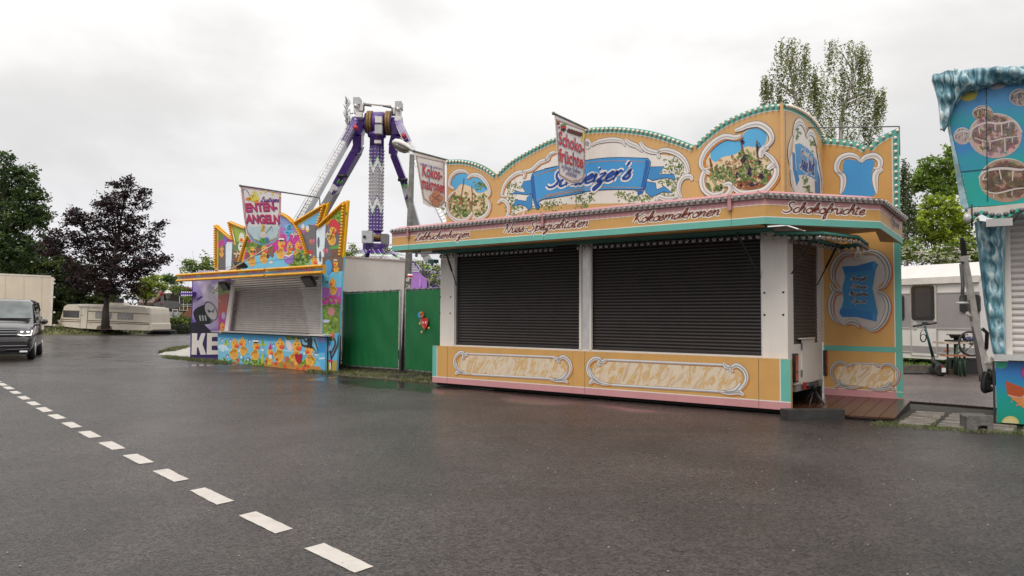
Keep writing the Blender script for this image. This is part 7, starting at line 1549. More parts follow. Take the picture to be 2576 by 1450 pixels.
# wire fence
H6=facing(64.); wf=thing('wire_fence','dark wire fence overgrown with bushes right of the caravan nose','fence',H6.P(-30,0,.3))
mb=MB()
for x in (632,1014,1090): mb.tube([on(H6)(zY(x,1125)),on(H6)(zY(x,950))],.07,DARKM,6)
for y in (962,1000,1040,1080,1115): mb.tube([on(H6)(zY(590,y+2)),on(H6)(zY(1110,y-4))],.02,DARKM,4)
for x in range(600,1110,14): mb.tube([on(H6)(zY(x,1120)),on(H6)(zY(x,960))],.012,DARKM,3)
mb.build('wire_mesh',wf)
tree('bush','light green bushes behind the wire fence right of the caravan','bush',66.,zY,[(580,960,50,50),(640,930,60,50),(720,920,60,50),(800,880,50,40),(880,860,60,40),(950,880,60,40),(700,1020,90,70),(850,1000,110,70),(1000,980,90,80),(600,1060,60,40),(780,1080,120,40),(960,1080,110,40)],[(.11,.16,.03),(.07,.11,.02),(.16,.20,.04),(.05,.075,.015)],zY(800,1130),leaf=.15,dens=7,clr=.35,per=20,tr=.06)
# ================================================================ RIGHT CARAVAN
rr_=ray(2280,901); Yq=24.8; RC=Fr((rr_.x*Yq/rr_.y,Yq),R(-61)); oR=on(RC)
rc=thing('white_caravan','large white and grey caravan standing behind the scooter and the beer table','caravan',RC.P(2,1,0))
CW=mm('caravan_white',(.64,.61,.58),.35,var=.04,dirt=.08); CGY=mm('caravan_grey_band',(.28,.26,.26),.4,var=.05)
u0=-1.2; u1=RC.pt(zP(1735,900))[0]; za=RC.pt(zP(900,800))[1]; zb__=RC.pt(zQ(600,540))[1]; 
q0=RC.pt(zP(1000,440),.0); ztop_=RC.pt(zP(1000,450),.55)[1]
mb=MB(); prof=[(0,zb__),(0,za+.02),(.02,za+.20),(.55,ztop_),(2.3,ztop_+.02),(2.3,zb__)]
mb.prism([RC.P(u0,w,z) for w,z in prof],[RC.P(u1,w,z) for w,z in prof],CW); mb.build('body',rc)
RB2=lambda name,p0,p1,m,w0=-.02,w1=.0,par=rc:(lambda a,b:(lambda mb:(mb.box(RC.P,a[0],b[0],w0,w1,b[1],a[1],m),mb.build(name,par))[1])(MB()))(RC.pt(p0),RC.pt(p1))
mb=MB(); mb.box(RC.P,u0,u1,-.10,.06,za+.05,za+.26,mm('awning_white')); mb.build('awning_box',rc)
z1=RC.pt(zP(1200,915))[1]; z2=RC.pt(zQ(900,190))[1]; z3=RC.pt(zQ(900,405))[1]; z4=RC.pt(zQ(900,480))[1]
ud0=RC.pt(zP(605,1000))[0]; ud1=RC.pt(zP(1015,1000))[0]
for a,b in ((u0,ud0-.02),(ud1+.02,u1)):
    for zt_,zb_1 in ((z1,z2),(z3,z4)):
        mb=MB(); mb.box(RC.P,a,b,-.012,0,zb_1,zt_,CGY); mb.build('grey_band',rc)
    for z in (z1,z2,z4): mb=MB(); mb.box(RC.P,a,b-.03,-.03,0,z-.02,z+.02,mm('trim_rail',(.55,.52,.5),.3,.4)); mb.build('trim_rail',rc)
mb=MB(); zd0=RC.pt(zQ(600,505))[1]; mb.box(RC.P,ud0,ud1,-.025,0,zd0,za,CW); dr=mb.build('door',rc)
mb=MB(); mb.box(RC.P,ud0+.01,ud1-.01,-.03,-.025,z3-.0,z4-.02,CGY) ; mb.box(RC.P,ud0+.01,ud1-.01,-.03,-.025,z2,RC.pt(zQ(560,100))[1],CGY); mb.build('door_band',dr)
for e in (ud0-.03,ud1+.0): mb=MB(); mb.box(RC.P,e,e+.03,-.035,0,zd0,za,mm('door_seal',(.35,.31,.27),.5)); mb.build('door_frame',dr)
def rrect(fr,p0,p1,w0,w1,m,name,par,r=.09):
    a=fr.pt(p0); b=fr.pt(p1); x0,x1=sorted((a[0],b[0])); y0,y1=sorted((a[1],b[1])); pts=[]
    for cx,cy,t0 in ((x1-r,y1-r,0),(x0+r,y1-r,90),(x0+r,y0+r,180),(x1-r,y0+r,270)):
        for i in range(5): t=R(t0+i*22.5); pts.append((cx+r*math.cos(t),cy+r*math.sin(t)))
    mb=MB(); mb.prism([fr.P(x,w0,y) for x,y in pts],[fr.P(x,w1,y) for x,y in pts],m); return mb.build(name,par)
dw=rrect(RC,zP(615,805),zP(1000,1375),-.06,-.02,mm('smoked_glass',(.02,.018,.018),.12,coat=.4),'door_window',dr)
rrect(RC,zP(680,850),zP(950,1320),-.065,-.055,mm('smoked_glass_inner',(.045,.04,.038),.2),'pane',dw)
rrect(RC,zP(1415,955),zP(1760,1245),-.06,0,M_['smoked_glass'],'window',rc); rrect(RC,zP(380,960),zP(495,1370),-.06,0,M_['smoked_glass'],'window',rc)
rrect(RC,zQ(442,105),zQ(495,200),-.05,-.02,ALU,'door_handle',dr,.05)
rrect(RC,zQ(812,428),zQ(870,450),-.04,0,mm('orange_marker'),'marker_light',rc,.03)
mb=MB(); mb.box(RC.P,u0,u1,.1,2.2,.3,zb__,mm('trailer_chassis')); mb.build('chassis',rc)
mb=MB(); mb.lathe(RC.P(RC.pt(zQ(960,600))[0],.3,.34),-RC.w,[(-.2,.33),(.2,.33)],RUB,20); mb.build('wheel',rc)
# beams lying before the lawn
TIM=mm('old_timber',(.11,.095,.08),.8,var=.35,vs=6,bump=.5,bs=25)
def beam(name,label,p0,p1,h,d,m,z=0,ext=(0,0),cat='beam'):
    a=G(*p0); b=G(*p1); fr=Fr(a,math.atan2((b-a).y,(b-a).x)); L_=(b-a).length; mb=MB(); mb.box(fr.P,-ext[0],L_+ext[1],0,d,z,z+h,m); return tag(mb.build(name,origin=fr.P(0,0,0)),label,cat)
beam('timber_beam','long grey timber beam lying along the edge of the lawn before the white caravan',zQ(330,685),zQ(910,690),.19,.18,TIM,.0,(1.5,0))
beam('rubber_mat','flat black mat edge lying in front of the grey timber beam',zQ(330,720),zQ(650,722),.05,.55,RUB,.002,(1.2,.0),'mat')
beam('cable_pipe','black and dark red pipe lying across the yard entrance',zQ(424,1064),zQ(1400,1140),.05,.07,mm('pipe_dark',(.03,.018,.018),.25,coat=.5),.004,(.1,.3),'pipe')
# brick
b=G(*zQ(850,716)); mb=MB(); mb.box(lambda u,w,z:b+Vector((u,w,z)),-.24,.24,0,.25,0,.13,mm('brick_red',(.12,.06,.04),.8)); tag(mb.build('brick',origin=b),'dull red brick block between the scooter and the table','brick')
# e-scooter
sc0=G(*zQ(768,744)); s0=Vector((sc0.x,sc0.y,0)); E5=facing(sc0.y); oE=on(E5)
es=thing('electric_scooter','black electric scooter with white number plate parked in front of the caravan door','e-scooter',s0)
TEALM=mm('dark_teal_metal',(.02,.07,.08),.35,.4)
fwd=Vector((-.42,.8,0)).normalized()   # nose away to the left
rear=s0+Vector((0,0,.15)); 
mb=MB(); c=s0+Vector((0,.0,.15)); mb.lathe(c-Vector((.045,0,0)),Vector((1,.5,0)),[(0,.10),(.015,.15),(.075,.15),(.09,.10)],RUB,18); mb.build('rear_wheel',es)
front_=E5.P(E5.pt(zQ(690,690),.75)[0],.75,.14); mb=MB(); mb.lathe(front_-Vector((.045,0,0)),Vector((1,.5,0)),[(0,.10),(.015,.15),(.075,.15),(.09,.10)],RUB,18); mb.build('front_wheel',es)
st0=E5.P(*(lambda q:(q[0],.75,q[1]))(E5.pt(zQ(672,515),.75))); st1=E5.P(*(lambda q:(q[0],.75,q[1]))(E5.pt(zQ(578,160),.75)))
mb=MB(); mb.prism([p+Vector((0,0,.05)) for p in (s0+Vector((-.09,.05,.2)),s0+Vector((.09,.05,.2)),front_+Vector((.09,-.1,.0)),front_+Vector((-.09,-.1,.0)))],[p for p in (s0+Vector((-.09,.05,.2)),s0+Vector((.09,.05,.2)),front_+Vector((.09,-.1,.0)),front_+Vector((-.09,-.1,.0)))],BLACK); mb.build('deck',es)
mb=MB(); mb.tube([front_+Vector((0,0,.02)),st0],.05,DARKM,8); mb.tube([st0,st1],[.042,.030],TEALM,10); mb.build('stem',es)
h0=E5.P(*(lambda q:(q[0],.75,q[1]))(E5.pt(zQ(443,162),.75))); h1=E5.P(*(lambda q:(q[0],.75,q[1]))(E5.pt(zQ(712,122),.75)))
mb=MB(); mb.tube([h0,(h0*.65+h1*.35)],.03,BLACK,8); mb.tube([h0,h1],.018,BLACK,8); mb.tube([(h0*.35+h1*.65),h1],.03,BLACK,8); mb.build('handlebar',es)
mb=MB(); mb.box(lambda u,w,z:(h0+h1)/2+Vector((u,w,z)),-.07,.07,-.05,.03,-.02,.07,BLACK); mb.build('display',es)
mb=MB(); mb.prism([s0+Vector((x,y,z)) for x,y,z in ((-.08,-.12,.30),(.08,-.12,.30),(.07,.35,.42),(-.07,.35,.42))],[s0+Vector((x,y,z-.02)) for x,y,z in ((-.08,-.12,.30),(.08,-.12,.30),(.07,.35,.42),(-.07,.35,.42))],BLACK); mb.build('mudguard',es)
mb=MB(); c=oE(zQ(757,667))+Vector((0,-.17,0)); mb.box(lambda u,w,z:c+Vector((u,w,z)),-.055,.055,0,.01,-.055,.065,mm('plate_white',(.65,.65,.63),.4)); 
npl=mb.build('number_plate',es)
mb=MB(); c=oE(zQ(748,632))+Vector((0,-.16,0)); mb.box(lambda u,w,z:c+Vector((u,w,z)),-.03,.03,0,.02,-.03,.03,TL); mb.build('rear_light',es)
mb=MB(); cc=[E5.P(*(lambda q:(q[0],.72,q[1]))(E5.pt(zQ(560+34*math.cos(t),300+(45 if k else 70)*math.sin(t)-(0 if k else 30)),.72))) for k in (0,1) for t in [i*.5 for i in range(13)]]; mb.tube(cc,.012,BLACK,5); mb.build('lock_cable',es)
mb=MB(); mb.tube([front_+Vector((-.05,-.2,.02)),oE(zQ(630,722))+Vector((0,.3,0))],.012,BLACK,5); mb.build('kick_stand',es)
# beer table with pot
tb=G(*zQ(1000,735)); E6=facing(tb.y); 
def oT(p,w=0): q=E6.pt(p,w); return E6.P(q[0],w,q[1])
bt=thing('beer_table','wooden folding beer table with green metal legs in front of the white caravan','table',oT(zQ(1050,735)).xy.to_3d())
GLG=mm('green_table_leg',(.03,.075,.035),.4,.2); 
zt_=E6.pt(zQ(1000,343))[1]; a=E6.pt(zQ(795,343))[0]; b=E6.pt(zQ(1230,343))[0]
mb=MB(); mb.box(E6.P,a,b,-.05,.55,zt_-.06,zt_,mm('table_wood',(.48,.40,.33),.5,var=.1)); mb.build('table_top',bt)
for x in (950,1035):
    for w in (.0,.45): mb=MB(); mb.tube([oT(zQ(x,735),0)+Vector((0,w,0)),E6.P(oT(zQ(x,380),0).x,w,zt_-.06)],.028,GLG,6); mb.build('leg',bt)
mb=MB(); mb.tube([oT(zQ(955,400)),oT(zQ(1035,490))],.015,DARKM,5); mb.tube([oT(zQ(1035,400)),oT(zQ(955,490))],.015,DARKM,5); mb.tube([oT(zQ(1140,370)),oT(zQ(1040,460))],.015,DARKM,5); mb.build('cross_brace',bt)
be=thing('beer_bench','orange-brown wooden bench standing below the table top','bench',E6.P((a+b)/2,-.4,0))
zs=E6.pt(zQ(990,497),-.4)[1]; a2=E6.pt(zQ(815,497),-.4)[0]; b2=E6.pt(zQ(1180,497),-.4)[0]
mb=MB(); mb.box(E6.P,a2,b2,-.4,-.15,zs-.04,zs+.0,mm('bench_wood',(.36,.13,.06),.45)); mb.build('seat',be)
for x in (985,1040): mb=MB(); mb.tube([E6.P(E6.pt(zQ(x,600),-.3)[0],-.3,0),E6.P(E6.pt(zQ(x,600),-.3)[0],-.3,zs)],.025,GLG,6); mb.build('leg',be)
mb=MB(); mb.tube([E6.P(E6.pt(zQ(1090,540),-.3)[0],-.3,E6.pt(zQ(1090,540),-.3)[1]),E6.P(E6.pt(zQ(1000,600),-.3)[0],-.3,E6.pt(zQ(1000,600),-.3)[1])],.02,GLG,5); mb.build('brace',be)
pc=E6.P(E6.pt(zQ(955,300),.2)[0],.2,zt_); pot=thing('roasting_pot','black cast iron pot with two handles on a burner on the beer table','pot',pc)
kx=E6.pt(zQ(956,300),.2)[0]-E6.pt(zQ(955,300),.2)[0]; hp=E6.pt(zQ(955,255),.2)[1]-zt_; IRON=mm('cast_iron',(.02,.018,.018),.5,.3)
mb=MB(); mb.lathe(pc+Vector((0,0,.10)),Zv,[(0,66*kx),(hp-.13,84*kx),(hp-.10,88*kx),(hp-.10,80*kx)],IRON,20); mb.build('bowl',pot)
for sg_ in (1,-1): mb=MB(); mb.tube([pc+Vector((sg_*84*kx,0,hp-.03)),pc+Vector((sg_*120*kx,0,hp+.0)),pc+Vector((sg_*124*kx,0,hp-.03))],.014,IRON,5); mb.build('handle',pot)
mb=MB(); mb.box(lambda u,w,z:pc+Vector((u,w,z)),-105*kx,75*kx,-.2,.2,.0,.05,IRON); mb.tube([pc+Vector((0,0,.03)),pc+Vector((0,0,.12))],.1,IRON,8); mb.build('burner',pot)
mb=MB(); c=E6.P(E6.pt(zQ(1100,320),.1)[0],.1,zt_+.08); mb.ball(c,.13,mm('blue_cloth',(.03,.035,.09),.8),10,6,sq=(1.6,1,.6)); tag(mb.build('blue_bundle',origin=c-Vector((0,0,.08))),'dark blue folded bundle on the table behind the bicycle wheel','cloth')
# wheel leaning and dark crates under the table
mb=MB(); c=oT(zX(443,388),-.55); mb.tube([c+Vector((math.cos(t)*.33,math.sin(t)*.05,math.sin(t)*.33)) for t in [2*math.pi*i/26 for i in range(26)]],.028,RUB,8,closed=True)
wh=thing('bicycle_wheel','black bicycle tyre hanging in front of the beer table','wheel',c-Vector((0,0,.33))); mb.build('tyre',wh)
mb=MB()
for i in range(9): t=2*math.pi*i/9; mb.tube([c,c+Vector((math.cos(t)*.31,math.sin(t)*.05,math.sin(t)*.31))],.004,ALU,3)
mb.tube([c+Vector((0,-.04,0)),c+Vector((0,.04,0))],.03,DARKM,8); mb.tube([c,c+Vector((.32,.1,.1)),c+Vector((.5,.1,-.2))],.02,DARKM,6); mb.build('spokes',wh)
for k_,(p,sx,sy,sz,lb) in enumerate(((zX(470,765),.50,.4,.52,'black plastic crate under the table next to the slanting arm'),(zX(250,757),.12,.3,.45,'dark box standing at the left foot of the beer table'))):
    g=G(*p); mb=MB(); P=lambda u,w,z:g+Vector((u,w,z)); mb.prism([P(-sx*.9,0,sz*.8),P(sx,0,sz*.8),P(sx,sy,sz*.8),P(-sx*.9,sy,sz*.8)],[P(-sx,0,0),P(sx*.9,0,0),P(sx*.9,sy,0),P(-sx,sy,0)],BLACK); mb.box(P,-sx*.95,sx*1.03,-.02,sy+.02,sz*.8,sz*.9,BLACK)
    tag(mb.build('storage_crate',origin=g),lb,'crate','dark boxes below the beer table')
# slanting support arm
A7=facing(G(2500,1063).y+.35); o7=lambda p,w=0:(lambda q:A7.P(q[0],w,q[1]))(A7.pt(p,w))
arm=thing('hinged_support_arm','tall scuffed white steel arm leaning upright beside the ice stall','steel arm',o7(zQ(1310,910)).xy.to_3d())
AW=mm('scuffed_white_steel',(.74,.70,.66),.45,.0,var=.22,vs=7,dirt=.22)
plate(A7,MP(zP,[(1452,312),(1535,300),(1640,850)])+MP(zQ,[(1215,138),(1345,690),(1265,700),(1190,330),(1140,138)])+MP(zP,[(1560,850)]),AW,0,.08,'beam',arm)
plate(A7,MP(zP,[(1445,10),(1470,0),(1500,120),(1535,300),(1460,312)]),DARKM,.02,.08,'arm_tip',arm)
mb=MB(); mb.tube([o7(zP(1408,410),-.02),o7(zP(1470,420),-.02)],.022,STEEL,6); mb.tube([o7(zP(1425,440),-.02),o7(zP(1455,760),-.02),o7(zP(1445,1080),-.02)],.028,STEEL,8); mb.lathe(o7(zP(1448,1090),-.02),Zv,[(-.01,.10),(.02,.08)],RWM,14); mb.build('swing_foot',arm)
mb=MB(); mb.tube([o7(zP(1560,1040),.05),o7(zP(1640,1460),.05)]+[o7(zQ(1230,700),.05),o7(zQ(1240,800),.05)],.04,mm('arm_strut_grey',(.16,.14,.13),.5),6); mb.build('rear_strut',arm)  # rear strut in a darker grey than the beam
mb=MB(); mb.tube([o7(zP(1520,1245),-.03),o7(zP(1600,1330),-.03)],.03,RWM,6); mb.build('handle',arm); mb=MB(); mb.tube([o7(zQ(1245,190),.0),o7(zQ(1300,240),.0),o7(zQ(1290,430),.0)],.03,BLACK,8); mb.build('handle',arm)
mb=MB(); 
mb.tube(catmull([tuple(o7(zQ(*p),-.05)) for p in ((1300,700),(1275,760),(1262,850),(1272,905),(1300,880),(1305,780))],5),.05,BLACK,8); mb.tube([o7(zQ(1290,720),.0),o7(zQ(1400,750),.0)],.10,BLACK,8); mb.tube([o7(zQ(1310,880),-.02),o7(zQ(1325,915),-.02)],.07,DARKM,8); mb.tube([o7(zQ(1330,810),.05),o7(zQ(1400,825),.05)],.04,DARKM,6); mb.build('hinge_block',arm)
mb=MB(); mb.lathe(o7(zQ(1318,574),-.06),(0,-1,0),[(0,.04),(.05,.04)],AW,10); plate(A7,MP(zQ,[(1290,590),(1350,515),(1380,530),(1390,620),(1340,640)]),AW,-.05,.05,mb=mb); mb.build('bracket',arm)
# ================================================================ ICE STALL
S_=Fr(G(2507,1072),R(-34)); ice=thing('ice_stall','turquoise stall with sculpted icicle edge, painted frosted cookies and white shutter at the right edge','stall',S_.P(1.5,1,0))
def gradmat(name,stops,scale=1.2,zr=None):
    m=bpy.data.materials.new(name); m.use_nodes=True; t=m.node_tree; b=t.nodes['Principled BSDF']; tc=N(t,'ShaderNodeTexCoord'); mp=N(t,'ShaderNodeMapping'); mp.inputs['Scale'].default_value=(.5,.5,.9); n=N(t,'ShaderNodeTexNoise'); n.inputs['Scale'].default_value=scale; n.inputs['Detail'].default_value=3
    t.links.new(tc.outputs['Object'],mp.inputs[0]); t.links.new(mp.outputs[0],n.inputs[0]); r=N(t,'ShaderNodeValToRGB'); e=r.color_ramp.elements
    if zr:
        sz=N(t,'ShaderNodeSeparateXYZ'); t.links.new(tc.outputs['Object'],sz.inputs[0]); mz=N(t,'ShaderNodeMapRange'); mz.inputs[1].default_value=zr[0]; mz.inputs[2].default_value=zr[1]; t.links.new(sz.outputs[2],mz.inputs[0]); ad=N(t,'ShaderNodeMath',operation='ADD'); t.links.new(mz.outputs[0],ad.inputs[0]); m5=N(t,'ShaderNodeMath',operation='MULTIPLY_ADD'); t.links.new(n.outputs[0],m5.inputs[0]); m5.inputs[1].default_value=.8; m5.inputs[2].default_value=-.4; t.links.new(m5.outputs[0],ad.inputs[1]); t.links.new(ad.outputs[0],r.inputs[0])
    else: t.links.new(n.outputs[0],r.inputs[0])
    e[0].position=stops[0][0]; e[0].color=(*stops[0][1],1); e[1].position=stops[-1][0]; e[1].color=(*stops[-1][1],1)
    for p,c in stops[1:-1]: x=e.new(p); x.color=(*c,1)
    t.links.new(r.outputs[0],b.inputs['Base Color']); b.inputs['Roughness'].default_value=.4; return m
SEA=gradmat('painted_sea',[(.1,(.0,.28,.18)),(.35,(.0,.27,.26)),(.55,(.02,.16,.40)),(.72,(.0,.24,.28)),(.95,(.03,.20,.42))],1.4,(2.9,5.2))
uE=4.2
mb=MB(); A=Art(mb,S_,-.5,SEA,step=.0012)
o=[zH(330,200),zH(360,530),zH(500,1140)]; qs=[S_.pt(p,-.5) for p in o]; zlow=qs[-1][1]; ztp=S_.pt(zH(640,200),-.5)[1]
ring=[(qs[0][0],ztp),qs[1],(qs[2][0],zlow),(uE,zlow),(uE,ztp+.2)]
mb.prism([S_.P(a,-.5,b) for a,b in ring],[S_.P(a,-.4,b) for a,b in ring],SEA)
def cookie(c,rx,ry,col,drips,L,sp=(.55,.5,.5)):
    A.ell(zH(*c),rx*.345+.8,ry*.345+.8,(.55,.52,.48),L,m=PAINT,n=26); A.ell(zH(c[0]+2,c[1]+3),rx*.345,ry*.345,col,L+1,m=PAINT,n=26)
    for i in range(int(rx*1.2)):
        t=random.uniform(0,6.28); r=random.random()**.5*.85; A.ell(zH(c[0]+rx*r*math.cos(t),c[1]+ry*r*math.sin(t)),rx*.05,rx*.03,tuple(v*random.uniform(.75,1.35) for v in col),L+2,random.uniform(0,3),7,m=PAINT)
    for (pts,w) in drips:
        A.stroke.__func__
        A_m=A.m; A.m=PAINT; A.stroke(MP(zH,pts),w*.6,(.50,.44,.42),L+3,taper=2); A.m=A_m
cookie((690,622),192,162,(.42,.29,.27),[([(505,640),(530,570),(620,530),(720,535),(830,520),(885,600)],.05),([(570,560),(578,610)],.045),([(690,540),(690,585)],.05),([(735,540),(738,625)],.045),([(790,525),(785,560)],.04),([(600,660),(600,705)],.04),([(650,660),(655,720)],.04),([(760,640),(762,740)],.045),([(815,630),(812,675)],.04),([(540,640),(640,665),(760,640),(880,625)],.03)],1)
cookie((600,460),72,55,(.30,.20,.14),[([(540,440),(600,420),(660,440)],.035),([(570,440),(560,480)],.03),([(620,440),(625,480)],.03)],1)
cookie((452,625),60,60,(.36,.30,.28),[([(405,610),(450,590),(500,600)],.04),([(460,600),(462,630)],.03)],1)
cookie((870,345),75,62,(.30,.25,.24),[([(820,330),(870,300),(900,310)],.04),([(850,340),(852,370)],.03)],1)
cookie((770,945),195,158,(.30,.20,.14),[([(570,930),(620,880),(740,860),(880,870),(930,850)],.06),([(720,870),(735,940)],.045),([(820,870),(815,950)],.05),([(620,900),(600,940),(640,935)],.03),([(600,1020),(700,1040),(830,1010),(920,1000)],.035),([(680,1040),(680,1075)],.03),([(815,1015),(810,1060)],.03)],1)
A.ell(zH(490,310),25,22,(.42,.36,.05),1,m=PAINT); A.ell(zH(690,240),28,16,(.35,.34,.34),1,m=PAINT)
for p in ([(625,250),(635,1100)],[(440,885),(640,865)]): A.m=PAINT; A.stroke(MP(zH,p),.012,(.02,.05,.06),9,sm=False)
for i in range(16): A.ell(zH(632+random.uniform(-8,8),300+i*50),.9,.9,(.4,.4,.4),10,n=6,m=PAINT)
for i in range(8): A.ell(zH(460+i*5,900+i*32),1,1,(.4,.4,.4),10,n=6,m=PAINT)
mb.build('upper_board',ice)
mb=MB(); q_=[S_.pt(zH(*p),-.45) for p in ((340,535),(358,530),(500,1150),(470,1165),(440,1120),(370,700))]; mb.prism([S_.P(a,-.52,b) for a,b in q_],[S_.P(a+.02,-.1,b) for a,b in q_],gradmat('iridescent_edge',[(.3,(.12,.30,.36)),(.45,(.30,.42,.45)),(.6,(.10,.20,.22)),(.75,(.35,.28,.2))],6)); mb.build('board_edge',ice)
# sculpted icicle rim
ICE=bpy.data.materials.new('painted_ice')
def icemat(m):
    m.use_nodes=True; t=m.node_tree; b=t.nodes['Principled BSDF']; geo=N(t,'ShaderNodeNewGeometry'); at=N(t,'ShaderNodeAttribute'); at.attribute_name='Col'; tc=N(t,'ShaderNodeTexCoord'); mp=N(t,'ShaderNodeMapping'); mp.inputs['Scale'].default_value=(9,9,1.0); n=N(t,'ShaderNodeTexNoise'); n.inputs['Scale'].default_value=1.6; n.inputs['Detail'].default_value=7; n.inputs['Distortion'].default_value=.12
    t.links.new(tc.outputs['Object'],mp.inputs[0]); t.links.new(mp.outputs[0],n.inputs[0]); r=N(t,'ShaderNodeValToRGB'); t.links.new(n.outputs[0],r.inputs[0]); e=r.color_ramp.elements; e[0].position=.36; e[0].color=(.02,.09,.14,1); e[1].position=.66; e[1].color=(.55,.62,.63,1); x=e.new(.51); x.color=(.12,.28,.33,1)
    t.links.new(r.outputs[0],b.inputs['Base Color']); b.inputs['Roughness'].default_value=.35; bp=N(t,'ShaderNodeBump'); bp.inputs['Strength'].default_value=.8; bp.inputs['Distance'].default_value=.06; t.links.new(n.outputs[0],bp.inputs['Height']); t.links.new(bp.outputs[0],b.inputs['Normal'])
icemat(ICE)
def sculpt(name,left,right,fr,w,th,parent,rows=26,colsn=10,zmap=zH):
    """bulged rocky sheet between two px outlines sampled top to bottom"""
    Lq=[fr.pt(zmap(*p),w) for p in left]; Rq=[fr.pt(zmap(*p),w) for p in right]
    def samp(Q,t): x=t*(len(Q)-1); i=min(int(x),len(Q)-2); f=x-i; return (Q[i][0]*(1-f)+Q[i+1][0]*f,Q[i][1]*(1-f)+Q[i+1][1]*f)
    mb=MB(); vs=[]; n=colsn+1
    for r in range(rows+1):
        a=samp(Lq,r/rows); b=samp(Rq,r/rows)
        for c in range(n):
            f=c/colsn; u=a[0]*(1-f)+b[0]*f; z=a[1]*(1-f)+b[1]*f; bul=th*(math.sin(math.pi*f)**.5)*(.7+.3*math.sin(u*31+z*2.1)+.18*math.sin(z*23+u*9)); vs.append(fr.P(u,w-bul,z))
    mb.mesh(vs,[(r*n+c,r*n+c+1,(r+1)*n+c+1,(r+1)*n+c) for r in range(rows) for c in range(colsn)],ICE,smooth=True)
    bk=[v+fr.w*(th*.5) for v in vs]; 
    mb.mesh(bk,[(r*n+c,(r+1)*n+c,(r+1)*n+c+1,r*n+c+1) for r in range(rows) for c in range(colsn)],ICE,smooth=True)
    rim=[r*n for r in range(rows+1)]; m2=len(vs)
    mb.mesh([vs[i] for i in rim]+[bk[i] for i in rim],[(i,i+1,rows+2+i,rows+1+i) for i in range(rows)],ICE); rim=[c for c in range(n)]; mb.mesh([vs[i] for i in rim]+[bk[i] for i in rim],[(i,i+1,n+1+i,n+i) for i in range(n-1)],ICE)
    return mb.build(name,parent)
# drooping left tail, then top rim with scalloped lower edge (columns are strips along the rim)
top_o=[(228,225),(250,155),(300,143),(390,138),(460,150),(500,135),(560,128),(640,130),(700,120),(780,118),(860,122),(930,112),(1100,110),(1300,105)]
low_o=[(300,590),(335,560),(400,400),(440,330),(470,330),(505,295),(545,300),(600,265),(655,262),(710,228),(770,245),(870,238),(930,215),(1100,220),(1300,210)]
left_tail=[(228,225),(255,300),(275,380),(285,470),(290,580)]
sculpt('icicle_rim',[(232,190),(228,225),(255,300),(275,380),(285,470),(292,585)],[(420,150),(425,260),(418,345),(385,420),(355,520),(318,590)],S_,-.62,.16,ice,40,12)
sculpt('icicle_rim',[(390,135),(460,148),(560,128),(640,130),(700,120),(780,118),(860,122),(930,112),(1100,110),(1300,105)],[(400,400),(445,330),(505,293),(545,300),(600,268),(655,262),(712,230),(770,245),(870,240),(930,215),(1100,225),(1300,210)][:12],S_,-.60,.20,ice,60,10)
# scalloped light board
mb=MB(); A=Art(mb,S_,-.62,step=.0015); ou=[zH(490,1150),zH(700,1128),zH(900,1112)]; lw=[]
q0=S_.pt(zH(488,1155),-.62); ptsT=[S_.pt(zH(x,1152-(x-490)*.1),-.62) for x in (490,700,900,1200,1500)]
ptsL=[S_.pt(zH(*p),-.62) for p in ((1500,1170),(1430,1150),(1350,1195),(1250,1195),(1120,1160),(1050,1205),(950,1205),(850,1170),(800,1205),(720,1222),(640,1212),(590,1185),(540,1215),(490,1235))]
ring=ptsT+ptsL; mb.prism([S_.P(a,-.62,b) for a,b in ring],[S_.P(a,-.5,b) for a,b in ring],PAINT,(.52,.47,.42)); A.strokeq([(a,b+.02) for a,b in ptsL],.05,(.05,.40,.28),1); mb.build('scalloped_board',ice)
mb=MB(); rs_=[]
mbp2=MB(); mbp2.lathe((0,0,0),Zv,[(0,.036),(.012,.03),(.02,.015)],mm('rosette_lamp',(.10,.10,.11),.2,.4,var=.6,vs=60),10); pr3=mbp2.build('rosette_lamp',None,link=False)
place(pr3,[(S_.P(*(lambda q:(q[0],-.625,q[1]))(S_.pt(zH(x,y),-.62))),-S_.w) for x,y in ((555,1190),(620,1186),(668,1198),(715,1202),(768,1192),(815,1172),(880,1163),(940,1180))],ice)
mb=MB(); c=S_.P(*(lambda q:(q[0],-.62,q[1]))(S_.pt(zH(492,1218),-.62))); mb.ball(c,.065,mm('corner_lamp',(.45,.44,.43),.3,.2,var=.5,vs=40),10,7,sq=(1,.8,1.2)); mb.build('corner_lamp',ice)
mb=MB(); q=S_.pt(zH(720,1250),-.6); mb.box(S_.P,q[0]-.16,q[0]+.16,-.64,-.56,q[1]-.06,q[1]+.05,mm('junction_grey',(.4,.38,.37),.5)); mb.tube(catmull([tuple(S_.P(*(lambda q:(q[0],-.6,q[1]))(S_.pt(zH(*p),-.6)))) for p in ((765,1262),(810,1255),(860,1190))],4),.012,BLACK,5); mb.tube([S_.P(*(lambda q:(q[0],-.63,q[1]))(S_.pt(zH(520,1120),-.63))),S_.P(*(lambda q:(q[0],-.63,q[1]))(S_.pt(zH(522,1300),-.63)))],.012,BLACK,5); mb.build('junction_box',ice)
# ice column beside the shutter
sculpt('ice_column',[(560,60),(575,200),(600,400),(625,600),(650,750),(680,912)],[(765,70),(760,200),(755,400),(760,600),(760,750),(765,912)],S_,-.02,.16,ice,50,10,zmap=zL)
